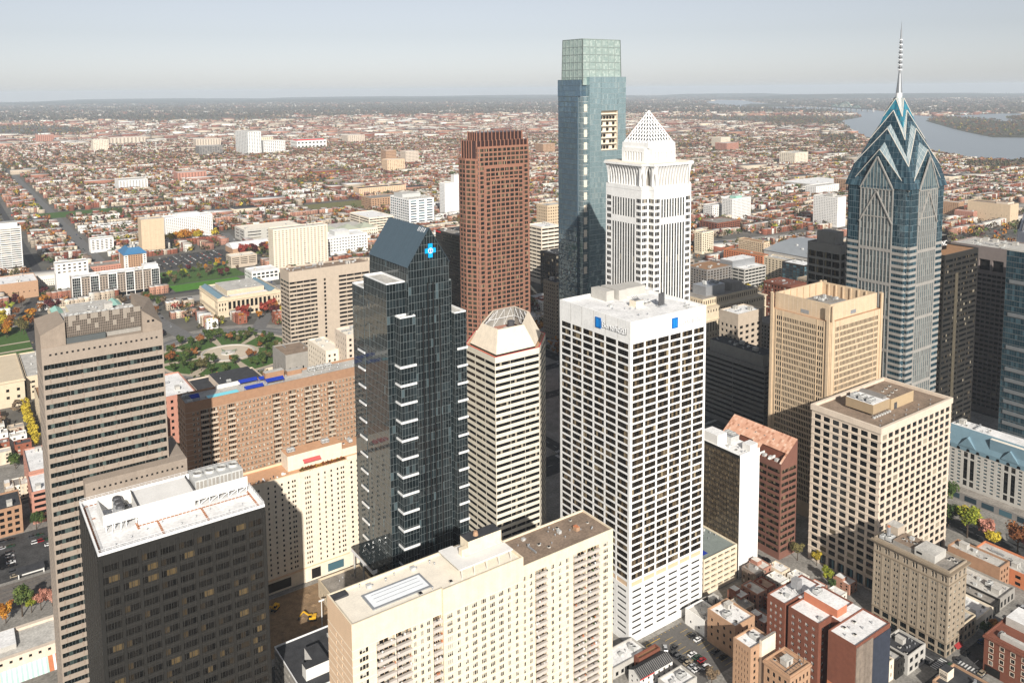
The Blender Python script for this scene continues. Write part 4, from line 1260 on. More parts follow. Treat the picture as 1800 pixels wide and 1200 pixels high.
# ---- cream apartment slab behind the building site
def cream_slab():
    x0, y0, x1, y1, Z = 116.0, 393.0, 212.0, 409.5, 60.0
    T = thing('apartment_building', 'cream apartment slab with tiny windows and roof terraces beside the building site', 'apartment building', (x0, y0, 0))
    W = MB(); wins = []; ew = []
    def part_(a, b, z, y):
        l = b - a
        pat = [(2, 3.2), (5.5, 6.3), (8, 8.8), (11.2, 12.0), (12.3, 13.1), (13.4, 14.2), (17.5, 18.4), (21, 21.9)] if l < 26 else [(2.4, 3.2), (3.6, 4.4), (4.8, 5.6), (9.5, 10.4), (13, 13.9), (16.5, 17.5), (20, 21), (22.2, 23.1), (23.4, 24.3)]
        cs = [(0, .5, None, None)] + [(p, q, p, q) for p, q in pat if q < l - .4]
        cs.append((cs[-1][1], l, None, None))
        facade(W, wins, (a, y), (1, 0), cs, rows(9.0, z - 2.2, 18, .28, .74, 0, z), .12)
    part_(x0, 142.5, Z, y0); part_(142.5, 168.5, Z + .0, y0 - .35); part_(168.5, 190, Z + 1.2, y0 + .2); part_(190, x1, Z + 1.2, y0 + .2)
    for xx, ya, yb, z in ((142.5, y0 - .35, y0, Z), (168.5, y0 + .2, y0 - .35, Z)): W.face(((xx, ya, 0), (xx, yb, 0), (xx, yb, z), (xx, ya, z)), 0)
    for i, (o, u, l) in enumerate(faces4(x0, y0, x1, y1)):
        if i: facade(W, ew, o, u, cols(l, 3 if i != 2 else 26, .35, 1.5), rows(9, Z - 2.2, 18, .34, .74, 0, Z), .22)
    W.build('wall', M['cream2'], T)
    emit(T, wins, M['pane'], M['cream2'], nx=1, fw=.06); emit(T, ew, M['pane'], M['cream2'])
    r = MB(); r.face(((x0, y0, Z - .8), (x1, y0, Z - .8), (x1, y1, Z - .8), (x0, y1, Z - .8)), 0); r.build('roof', M['peach'], T)
    pr = MB()
    for a, b, y, z in ((x0, 142.5, y0, Z), (142.5, 168.5, y0 - .35, Z), (168.5, x1, y0 + .2, Z + 1.2)):
        pr.box(a, y + .02, z - 1.2, b, y + .5, z + .35, 0)
    pr.box(x0 + .02, y0 + .5, Z - 1.2, x0 + .5, y1, Z + .35, 0); pr.box(x0 + .5, y1 - .5, Z - 1.2, x1, y1 - .02, Z + .35, 0)
    pr.build('parapet', M['cream_pink'], T)
    for a, b, z in ((138.5, 168.5, 7.2), (168.6, 200, 3.4)):
        p = MB(); p.box(a, y0 + 6.2, Z - .8, b, y1 - .6, Z + z, 0, 1); p.build('penthouse', [M['cream2'], M['peach']], T)
    p = MB(); p.face(((146.5, y0 + 4.2, Z + 2.6), (156, y0 + 4.2, Z + 2.6), (156, y0 + 6.2, Z + 3.6), (146.5, y0 + 6.2, Z + 3.6))); p.face(((146.5, y0 + 4.2, Z + 2.1), (156, y0 + 4.2, Z + 2.1), (156, y0 + 4.2, Z + 2.6), (146.5, y0 + 4.2, Z + 2.6))); p.build('awning', mat('faded_red_canvas', (.50, .10, .10), .8, .1, .6), T)
    # terrace furniture and planters
    fb = MB()
    for i in range(60):
        x = random.choice((random.uniform(117, 138), random.uniform(170, 200))); y = random.uniform(y0 + .9, y0 + 4.5); s = random.uniform(.3, .8)
        fb.box(x, y, Z - .8, x + s, y + s, Z - .8 + random.uniform(.4, 1.2), random.randrange(3))
    fb.build('terrace_furniture', [M['white_metal'], M['steel_dk'], M['brick_tan']], T, kind='stuff')
    lf = MB()
    for i in range(420):
        x = random.uniform(143, 168); y = random.uniform(y0 - .1, y0 + 1.6); z = Z + random.uniform(-.1, 1.5) * (1.4 if x < 146 else .9); s = random.uniform(.25, .6)
        v = Vector((random.uniform(-1, 1), random.uniform(-1, 1), random.uniform(.2, 1))).normalized(); a = v.orthogonal().normalized() * s; b = v.cross(a)
        c = Vector((x, y, z)); lf.face((tuple(c - a - b), tuple(c + a - b), tuple(c + a + b), tuple(c - a + b)))
    lf.build('planter', ramp_mat('planter_leaves', [(0, (.03, .05, .012)), (.5, (.16, .05, .02)), (.8, (.25, .08, .03)), (1, (.3, .2, .03))], .8, .2), T, kind='stuff')
    for i, x in enumerate((139, 158)): put(T, 'fan', x + 3, y0 + 11, Z + 7.2, 1.0)
    kit(T, 170, y0 + 8, 198, y1 - 1, Z + 3.4, 6, 8)
    g = MB(); g.box(119, y0 - .06, 1.2, 136, y0 - .01, 6.0, 0); g.build('shopfront', M['pane'], T)
    g = MB(); g.box(147, y0 - .42, 1.0, 152, y0 - .36, 6.4, 0); g.build('entrance', M['black'], T)
    g = MB(); g.box(156, y0 - .42, 1.6, 165, y0 - .36, 6.0, 0); g.build('shopfront', M['pane_blue'], T)
    g = MB(); g.box(x0, y0 - .8, 7.6, 142.4, y0 - .02, 8.3, 0, bottom=True); g.box(142.6, y0 - .75, 7.9, 168.4, y0 - .37, 8.4, 0, bottom=True); g.build('cornice', M['cream_pink'], T)
cream_slab()

# ---- big cream balcony block in the foreground
def balcony_block():
    x0, y0, x1, y1 = 94.5, 220.5, 202.5, 239.5
    T = thing('apartment_building', 'large cream apartment block with columns of balconies and a covered roof pool', 'apartment building', (x0, y0, 0))
    W = MB(); wins = []; wb = []; bal = []; sm = []
    zb, n = 4.0, 31
    def section(xa, xb, y, ztop, zwin, pat):
        """pat: (offset, width, kind) with kind 2/3/4 panes or b balcony"""
        nf = int((zwin - zb) / 2.68); z1 = zb + nf * 2.68
        prev = 0; tot = xb - xa
        for off, wd, k in pat:
            if off - prev > .02: facade(W, wins, (xa + prev, y), (1, 0), [(0, off - prev, None, None)], [(0, ztop, None, None)])
            o = (xa + off, y)
            if k == 'b':
                low = 3
                facade(W, wb, o, (1, 0), [(0, wd, .12, wd - .12)], rows(zb + low * 2.68, z1, nf - low, .08, .92, zb, ztop), 1.5)
                facade(W, wins, o, (1, 0), [(0, wd, wd * .15, wd * .7)], rows(zb, zb + low * 2.68, low, .3, .8, 0, None), .2)
                for f in range(low, nf): bal.append((xa + off + wd / 2, y - .35, zb + f * 2.68 + .62, wd - .1, 1.0, 1.1))
            else:
                facade(W, {2: sm, 3: wins, 4: wins}[k], o, (1, 0), [(0, wd, .08, wd - .08)], rows(zb, z1, nf, .24, .82, 0, ztop), .14)
            prev = off + wd
        if tot - prev > .02: facade(W, wins, (xa + prev, y), (1, 0), [(0, tot - prev, None, None)], [(0, ztop, None, None)])
    y = y0
    section(94.5, 126.2, y, 93.0, 86.5, [(2.2, 3.4, 4), (8.0, 6.6, 'b'), (14.8, 5.6, 'b'), (21.0, 1.4, 2), (23.6, 1.4, 2), (26.0, 1.4, 2), (28.2, 3.4, 'b')])
    section(126.2, 158.6, y - 1.0, 93.0, 86.5, [(1.3, 2.4, 3), (5.2, 1.5, 2), (8.2, 1.5, 2), (11.0, 2.3, 3), (14.6, 2.3, 3), (18.2, 2.3, 3), (21.8, 2.3, 3), (25.6, 1.5, 2), (28.8, 1.5, 2)])
    section(158.6, 202.5, y + 1.2, 88.0, 84.8, [(1.2, 1.5, 2), (4.2, 1.5, 2), (6.6, 5.4, 'b'), (14.0, 1.5, 2), (17.4, 1.5, 2), (20.8, 1.5, 2), (24.2, 6.4, 'b'), (30.8, 6.2, 'b'), (39.0, 2.6, 3)])
    for xx, ya, yb, z in ((126.2, y, y - 1.0, 93), (158.6, y + 1.2, y - 1.0, 93)): 
        W.face(((xx, ya, 0), (xx, yb, 0), (xx, yb, z), (xx, ya, z)) if yb < ya and xx < 130 else ((xx, yb, 0), (xx, ya, 0), (xx, ya, z), (xx, yb, z)), 0)
    E_ = MB()
    facade(E_, sm, (x0, y1), (0, -1), [(0, 6.4, None, None), (6.4, 8.0, 6.6, 7.5), (8.0, 10.8, None, None), (10.8, 12.4, 11.0, 11.9), (12.4, y1 - y0, None, None)], rows(zb, zb + 30 * 2.68, 30, .3, .72, 0, 93), .2)
    E_.build('end_wall', M['cream_pink'], T)
    bands = MB()
    for k in range(31): bands.box(x0 - .07, y0, zb + k * 2.68 - .12, x0 - .01, y1, zb + k * 2.68 + .12, 0)
    bands.build('floor_band', M['cream2'], T)
    fb = MB()
    for (a, b, yy, z1) in ((94.5, 126.2, y, 86), (126.2, 158.6, y - 1, 86), (158.6, 202.5, y + 1.2, 84)):
        for k in range(31):
            z = zb + k * 2.68
            if z < z1: fb.box(a, yy - .045, z - .07, b, yy - .005, z + .07, 0)
    fb.build('floor_band', M['roof_cream'], T)
    for o, u, l in (((x1, y + 1.2), (0, 1), y1 - y - 1.2), ((x1, y1), (-1, 0), x1 - x0)):
        facade(W, sm, o, u, cols(l, 4 if u[1] else 34, .4, 1), rows(zb, zb + 30 * 2.68, 30, .3, .78, 0, 88), .2)
    W.face(((x0, y1, 88), (158.6, y1, 88), (158.6, y1, 93), (x0, y1, 93))[::-1], 0)
    W.face(((158.6, y0, 88), (158.6, y1, 88), (158.6, y1, 93), (158.6, y0, 93)), 0)
    W.build('wall', M['cream'], T)
    emit(T, wins, M['pane_res'], M['roof_cream'], nx=3, fw=.14, split=True); emit(T, sm, M['pane_res'], M['roof_cream'], nx=2, fw=.12, split=True)
    emit(T, wb, M['pane_res'], M['cream_pink'], 'balcony_door', nx=4, fw=.15)
    boxes(T, bal, mat('grey_balcony_front', (.52, .47, .42), .8, .08, .4), 'balcony')
    tb = MB()
    for q in bal:
        if random.random() < .75:
            for _ in range(random.randrange(1, 5)):
                x = q[0] + random.uniform(-.45, .45) * q[3]; s = random.uniform(.2, .5)
                tb.box(x, q[1] - .3, q[2] + .3, x + s, q[1] + .2, q[2] + .55 + random.uniform(.1, .7), random.choice((0, 0, 0, 1, 2, 3, 3)))
    tb.build('balcony_furniture', [M['steel_dk'], M['orange'], mat('pot_plant', (.04, .09, .02), .8), M['white_metal']], T, kind='stuff')
    # roofs: left and middle (tan cream deck), right (gravel, lower)
    pr = MB()
    P1 = [(x0, y), (126.2, y), (126.2, y - 1), (158.6, y - 1), (158.6, y1), (x0, y1)]
    q = parapet(pr, P1, 93.0, .9, .5)
    P2 = [(158.6, y + 1.2), (x1, y + 1.2), (x1, y1), (158.6, y1)]
    q2 = parapet(pr, P2, 88.0, .7, .4)
    pr.build('parapet', M['cream'], T)
    flat_roof(T, q, 92.1, M['roof_cream']); flat_roof(T, q2, 87.3, M['roof_tan'])
    p = MB(); p.box(103.5, 224.2, 92.11, 125, 233.2, 92.5, 1); p.face(((104.3, 225, 92.53), (124.2, 225, 92.53), (124.2, 232.4, 92.53), (104.3, 232.4, 92.53)), 0)
    for k in (227, 229, 231): p.box(106, k, 92.535, 123, k + .15, 92.56, 2)
    p.build('swimming_pool', [mat('white_pool_cover', (.84, .86, .87), .6, .05), M['steel'], M['mullion']], T)
    p = MB(); p.box(134, 221.6, 95.6, 155.5, 226.8, 96.1, 0, bottom=True); p.box(134, 226.8, 95.6, 139.5, 235.6, 96.1, 0, bottom=True)
    for x in (135, 140, 145, 150, 155): p.bar((x, 222, 92.1), (x, 222, 95.6), .12, 0)
    p.box(139.5, 226.5, 92.1, 155.5, 235, 95.6, 1, 0); p.build('sun_canopy', [M['white2'], M['cream']], T)
    p = MB(); p.box(141.5, 228.2, 92.1, 155.3, 233.4, 100.2, 0, 1); p.build('penthouse', [M['cream'], M['roof_dark']], T)
    p = MB(); p.cyl(146, 230.5, 100.2, 101.6, 1.0, .7, 10, 0); p.build('roof_vent', M['brick_tan'], T)
    p = MB(); p.box(138.5, 227.6, 92.1, 141.2, 229.6, 98.5, 0); p.build('chimney', M['cream'], T)
    p = MB(); p.box(95.2, 236.0, 92.1, 100.5, 239.0, 92.7, 0); p.build('planter', M['roof_dark'], T)
    kit(T, 104, 234, 133, 239, 92.1, 7, 31, ('vent', 'hatch', 'box')); kit(T, 165, 225, 200, 238, 87.3, 14, 32, ('vent', 'hatch', 'box', 'duct'), .8); kit(T, 110, 221.5, 133, 224, 92.1, 3, 33, ('vent', 'hatch'))
    for i in range(10): put(T, 'vent', 163 + i * 3.7, 227 + (i * 7) % 9, 87.3, .6)
    p = MB(); p.box(190.5, 229.0, 87.3, 192.2, 231.2, 88.8, 0, 1); p.build('roof_hatch', [M['brick_tan'], M['orange']], T)
balcony_block()

# ---- tan tower with the open walled crown
def tan_tower():
    x0, y0, x1, y1, Z = 410.5, 268.0, 463.0, 309.0, 121.5
    T = thing('office_tower', 'tan precast office tower with small upright windows and an open walled crown', 'office tower', (x0, y0, 0))
    W = MB(); wins = []
    for i, (o, u, l) in enumerate(faces4(x0, y0, x1, y1)):
        cb = 4.6; e = 4.2
        for off, wd, nn in ((e, cb, 3), (e + cb, l - 2 * e - 2 * cb, 26 if l > 45 else 20), (l - e - cb, cb, 3)):
            oo = (o[0] + u[0] * off, o[1] + u[1] * off)
            facade(W, wins, oo, u, cols(wd, nn, .66, .2), rows(9, 118.6, 31, .12, .80, 0, Z), .12)
        n = (u[1], -u[0])
        for off in (0, l - e):
            facade(W, wins, (o[0] + u[0] * off - n[0] * .0, o[1] + u[1] * off), u, [(0, e, None, None)], [(0, Z, None, None)])
        for s in (.55, l - 2.35):                             # corner piers
            W.obox((o[0] + u[0] * s, o[1] + u[1] * s), u, 1.8, -.7, 0, Z + 9.6, 0)
        for s in (e - .12, e + cb - .2, l - e - cb - .2, l - e - .28):
            W.obox((o[0] + u[0] * s, o[1] + u[1] * s), u, .4, -.25, 0, Z, 0)
    W.build('wall', M['tan'], T)
    emit(T, wins, M['pane'], M['tan'])
    sh = MB(); sh.face(((x0, y0, Z), (x1, y0, Z), (x1, y1, Z), (x0, y1, Z)), 0); sh.build('roof', M['brick_tan'], T)
    C = MB(); a, b, c, d = x0 + 2.2, y0 + 1.9, x1 - 3.2, y1 - 1.7
    P = [(a, b), (c, b), (c, d), (a, d)]
    zt = Z + 9.6
    C.prism(P, Z, zt, 0, cap=False); q = parapet(C, P, zt, 9.4, .9)
    for o, u, l in faces4(*inset(P, .92)[0], *inset(P, .92)[2]):
        for k in range(1, 7):
            s = l * k / 7; C.obox((o[0] + u[0] * s, o[1] + u[1] * s), u, .9, .7, Z + .1, zt - .4, 0)
    for o, u, l in faces4(a, b, c, d):
        for k in range(1, 12):
            s = l * k / 12; C.obox((o[0] + u[0] * s, o[1] + u[1] * s), u, .14, -.06, Z + .1, zt - .3, 1)
    C.build('crown', [M['tan'], M['tan2']], T)
    for o, u, l, s in (((a, d), (0, -1), d - b, .48), ((a, b), (1, 0), c - a, .42)):
        v = MB(); v.obox((o[0] + u[0] * l * s, o[1] + u[1] * l * s), u, 5.5, -.12, Z + 1.0, Z + 3.2, 0); v.build('vent_grille', M['steel'], T)
    p = MB(); p.box(a + 14, b + 12, Z + .1, a + 34, b + 28, Z + 5.0, 0, 1); p.build('penthouse', [M['steel'], M['roof_grey']], T)
    for i in range(8): put(T, 'fan', a + 20 + i * 3.1, b + 6.5, Z + .2, 1.2, math.pi / 2)
    kit(T, a + 15, b + 13, a + 33, b + 27, Z + 5.0, 10, 2, ('fan', 'box', 'vent'))
tan_tower()

# ---- pale grid tower on the right with the brown roof
def egg_crate_tower():
    x0, y0, x1, y1, Z = 375.0, 215.5, 443.5, 254.5, 86.5
    T = thing('office_tower', 'pale concrete egg crate office block with a brown roof and a tan plant room', 'office tower', (x0, y0, 0))
    W = MB(); wins = []; gw = []
    for i, (o, u, l) in enumerate(faces4(x0, y0, x1, y1)):
        n = 12 if i in (0, 2) else 7
        facade(W, wins, o, u, cols(l, n, .72, .9), rows(7.2, 82.6, 19, .2, .86, 7.0, Z), .32)
        facade(W, gw, o, u, cols(l, n, .74, .9), [(0, 7.0, .4, 6.2)], 1.2)
        nn = (u[1], -u[0])
        for k in range(19):
            z = 7.2 + k * 75.4 / 19
            W.obox((o[0] - u[0] * .28, o[1] - u[1] * .28), u, l + .56, -.28, z + .08, z + .62, 0)
    for k in range(19): pass
    P = [(x0, y0), (x1, y0), (x1, y1), (x0, y1)]
    PO = inset(P, -.55); W.prism(PO, Z - 3.0, Z, 0, cap=False); W.face([(p[0], p[1], Z - 3.0) for p in PO[::-1]], 0)
    q = parapet(W, PO, Z, 1.6, 1.4)
    W.build('wall', M['tan2'], T)
    emit(T, wins, M['pane'], M['black']); emit(T, gw, M['pane_blue'], M['black'], 'shopfront', nx=3, fw=.2)
    zr = Z - 1.6
    flat_roof(T, q, zr, M['roof_tan'])
    p = MB(); p.box(388.5, 228.0, zr + 1.1, 404, 243.5, zr + 6.2, 0, 1, bottom=True)
    for x in (390, 396, 402):
        for y in (229, 236, 242): p.bar((x, y, zr), (x, y, zr + 1.1), .2, 2)
    p.build('penthouse', [mat('tan_metal_panel', (.36, .27, .17), .6, .06, .4), M['roof_white'], M['steel']], T)
    p = MB(); p.box(404.1, 227.2, zr, 426, 243.0, zr + 6.0, 0, 1); p.build('penthouse', [mat('tan_stucco', (.44, .33, .20), .8, .06, .4), M['roof_tan']], T)
    p = MB(); p.box(400.2, 229.5, zr + 6.2, 403.4, 243.0, zr + 7.6, 0); p.build('screen', M['grey'], T)
    for i in range(3): put(T, 'fan', 391.5, 231 + i * 4.6, zr + 6.2, 1.1)
    d = MB(); d.box(407, 227.0, zr, 409.5, 227.19, zr + 3.4, 0); d.build('door', M['steel_dk'], T)
    for i in range(6): put(T, 'hatch', 408 + i * 2.6, 231 + (i * 5) % 9, zr + 6.0, .9)
    for i in range(10): put(T, 'vent', 380 + i * 6, 219 + (i * 3) % 6, zr, .8)
    for i in range(7): put(T, 'box', 387 + i * 2.4, 226.4, zr, .6)
egg_crate_tower()

# ---- bronze glass slab with a blank white end
def blank_wall_slab():
    x0, y0, x1, y1, Z = 328.8, 264.0, 344.4, 290.0, 66.5
    T = thing('office_building', 'brown glass slab with a blank white end wall beside the white grid tower', 'office building', (x0, y0, 0))
    W = MB(); wins = []
    for i, (o, u, l) in enumerate(faces4(x0, y0, x1, y1)):
        if i in (0, 2): W.face(((*o, 0), (o[0] + u[0] * l, o[1] + u[1] * l, 0), (o[0] + u[0] * l, o[1] + u[1] * l, Z + .6), (*o, Z + .6)), 0)
        else: facade(W, wins, o, u, cols(l, 4, .96, .2), rows(3, 65, 20, .06, .94, 0, Z), .08, 1)
    q = parapet(W, [(x0, y0), (x1, y0), (x1, y1), (x0, y1)], Z, .8, .5)
    W.build('wall', [M['white'], M['dark2']], T)
    emit(T, wins, ramp_mat('bronze_panel_glass', [(0, (.03, .022, .014)), (.6, (.075, .055, .034)), (.9, (.12, .09, .055)), (1, (.2, .15, .09))], .15, .5), mat('bronze_frame', (.16, .125, .085), .5, .1), nx=6, ny=2, fw=.14)
    flat_roof(T, q, Z - .8, M['roof_white'])
    p = MB(); p.box(x0 + .6, 279.5, Z - .8, x0 + 8, 289.6, Z + 5.2, 0, 1); p.build('penthouse', [M['white2'], M['roof_white']], T)
    p = MB(); p.box(x0 + 8.2, 277, Z - .8, x1 - .6, 284, Z + 3.0, 0, 1); p.build('roof_unit', [M['unit'], M['steel']], T)
    p = MB(); p.box(x0 + 9, 265, Z - .8, x1 - .6, 270, Z + 2.8, 0, 1); p.build('penthouse', [M['white2'], M['roof_white']], T)
    kit(T, x0 + 1, 265, x0 + 9, 279, Z - .8, 5, 3, ('box', 'vent', 'duct', 'hatch'))
    for i in range(3): put(T, 'fan', x0 + 12, 278.5 + i * 2, Z + 3.0, .7)
blank_wall_slab()

# ---- pink granite block with the sloping tiled roof
def wedge_roof_block():
    x0, y0, x1, y1 = 360.0, 262.0, 374.0, 305.0; za, zb = 54.0, 64.5
    T = thing('office_building', 'red granite office block with a sloping salmon roof next to the blank white wall', 'office building', (x0, y0, 0))
    W = MB(); wins = []
    for i, (o, u, l) in enumerate(faces4(x0, y0, x1, y1)):
        z = za if i != 1 else za
        facade(W, wins, o, u, cols(l, 2 if l < 20 else 5, .93, .5), rows(3, 51, 13, .3, .84, 0, za), .12)
    W.face(((x0, y0, za), (x1, y0, za), (x1, y0, zb))); W.face(((x1, y1, za), (x0, y1, za), (x1, y1, zb))); W.face(((x1, y0, za), (x1, y1, za), (x1, y1, zb), (x1, y0, zb)))
    W.build('wall', M['granite_pink'], T)
    emit(T, wins, M['pane_brown'], M['dark'], nx=6, fw=.08, split=True)
    R_ = MB()
    n, k = 34, 10
    S = lambda s, t: (x0 + (x1 - x0) * s, y0 + (y1 - y0) * t, za + (zb - za) * s + .12)
    for i in range(k):
        for j in range(n):
            s0, s1, t0, t1 = i / k, (i + 1) / k, j / n, (j + 1) / n
            if s1 <= .45 and (.02 < t0 < .36 or .50 < t0 < .72): continue
            R_.face((S(s0, t0), S(s1, t0), S(s1, t1), S(s0, t1)))
    R_.build('roof', ramp_mat('salmon_roof_tile', [(0, (.40, .19, .12)), (.3, (.55, .30, .20)), (.8, (.62, .36, .25)), (1, (.66, .46, .34))], .85, .2), T)
    b = MB(); b.box(x0 + .3, y0 + .5, za - 1.0, x0 + 6.6, y1 - .5, za - .8, 0); b.face(((x0 + 6.3, y1 - .5, za - .8), (x0 + 6.3, y0 + .5, za - .8), (x0 + 6.3, y0 + .5, za + 4.6), (x0 + 6.3, y1 - .5, za + 4.6))); b.build('roof_well', M['brick'], T)
    b = MB()
    for t in (.02, .2, .36, .5, .62, .72): b.box(x0 + .2, y0 + 43 * t - .25, za - .8, x0 + 6.2, y0 + 43 * t + .25, za + .6, 0)
    b.build('beam', M['white2'], T)
    for i in range(5): put(T, 'hatch', x0 + 9.4, y0 + 12 + i * 6, zb - 3.1, .5)
    for i in range(3): put(T, 'box', x0 + 3, y0 + 5 + i * 4, za - .8, 1.0)
wedge_roof_block()

# ---- white stepped hotel with the blue grey mansard
def mansard_hotel():
    x0, y0, x1, y1, Z = 513.0, 150.0, 531.0, 254.0, 29.0
    T = thing('hotel', 'long pale hotel with a blue grey metal mansard roof and dormers', 'hotel', (x0, y0, 0))
    W = MB(); wins = []; tall = []
    o, u, l = (x0, y1), (0, -1), y1 - y0
    cs = cols(l, 26, .46, 1.0)
    dark = lambda i: i % 6 in (3, 4)
    W2 = []
    rs = rows(6.5, Z - .6, 10, .28, .76, 0, Z)
    for i in range(26):
        d = (l - 2) / 26; oo = (x0, y1 - 1 - i * d)
        if dark(i): facade(W, tall, oo, u, [(0, d, d * .18, d * .82)], [(0, 6.5, None, None), (6.5, 10.5, 6.8, 10.2), (10.5, 24.5, 11, 24), (24.5, Z, 25, Z - .6)], .35)
        else: facade(W, wins, oo, u, [(0, d, d * .26, d * .76)], rs, .3)
    W.face(((x0, y1, 0), (x0, y1 - 1, 0), (x0, y1 - 1, Z), (x0, y1, Z))); W.face(((x0, y0 + 1, 0), (x0, y0, 0), (x0, y0, Z), (x0, y0 + 1, Z)))
    for k, (oo, uu, ll) in enumerate(faces4(x0, y0, x1, y1)):
        if k != 3: facade(W, wins, oo, uu, cols(ll, 5 if k != 1 else 26, .46, 1), rs, .3)
    W.build('wall', M['concrete_lt'], T)
    emit(T, wins, M['pane_blue'], M['dark'], nx=2, fw=.1); emit(T, tall, M['pane'], M['dark2'], 'window_strip', ny=5, fw=.4)
    R_ = MB()
    R_.prism([(x0 - .2, y0), (x1, y0), (x1, y1 + .2), (x0 - .2, y1 + .2)], Z, Z + 2.6, 0, cap=False)
    R_.frustum([(x0 - .2, y0), (x1, y0), (x1, y1 + .2), (x0 - .2, y1 + .2)], [(x0 + 4, y0), (x1 - 3, y0), (x1 - 3, y1 - 3), (x0 + 4, y1 - 3)], Z + 2.6, Z + 13, 0, 1)
    R_.build('roof', [M['teal_roof'], M['roof_white']], T)
    for k in range(17):
        y = y1 - 4.5 - k * 5.8
        d = MB()
        pts = [(y + .95 * math.cos(a), Z + .9 + .95 * math.sin(a)) for a in [math.pi * q / 7 for q in range(8)]]
        d.face([(x0 - .3, p[0], p[1]) for p in pts] + [(x0 - .3, y - .95, Z + .1), (x0 - .3, y + .95, Z + .1)]); d.build('arched_window', M['pane'], T)
    for y in (238.5, 214, 178):
        d = MB(); a, b = y - 5, y + 5
        d.face(((x0 - .6, b, Z + 2.8), (x0 - .6, a, Z + 2.8), (x0 - .6, y, Z + 9))); d.face(((x0 - .6, a, Z + 2.8), (x0 + 8, a, Z + 2.8), (x0 + 8, y, Z + 9), (x0 - .6, y, Z + 9))); d.face(((x0 + 8, b, Z + 2.8), (x0 - .6, b, Z + 2.8), (x0 - .6, y, Z + 9), (x0 + 8, y, Z + 9)))
        d.build('dormer', M['teal_roof'], T)
    for (a, b, z) in ((196, 226, 12), (150, 180, 9)):
        d = MB(); d.box(x0 + 1.0, a, Z + 2.6, x0 + 9, b, Z + z, 0, 1); d.build('penthouse', [M['teal_roof'], M['roof_cream']], T)
    kit(T, x0 + 4.5, 228, x1 - 4, 250, Z + 13, 18, 5); kit(T, x0 + 4.5, 155, x1 - 4, 195, Z + 13, 14, 6)
    b = MB(); b.box(x0 - 8, 160, 0, x0 - .05, y1 + 4, 5.2, 0, 1); b.build('podium', [M['grey'], M['roof_grey']], T)
    b = MB()
    for k in range(8): b.box(x0 - 8.1, 168 + k * 10, 1, x0 - 8.01, 175 + k * 10, 4.2, 0)
    b.build('shopfront', M['pane_blue'], T)
mansard_hotel()

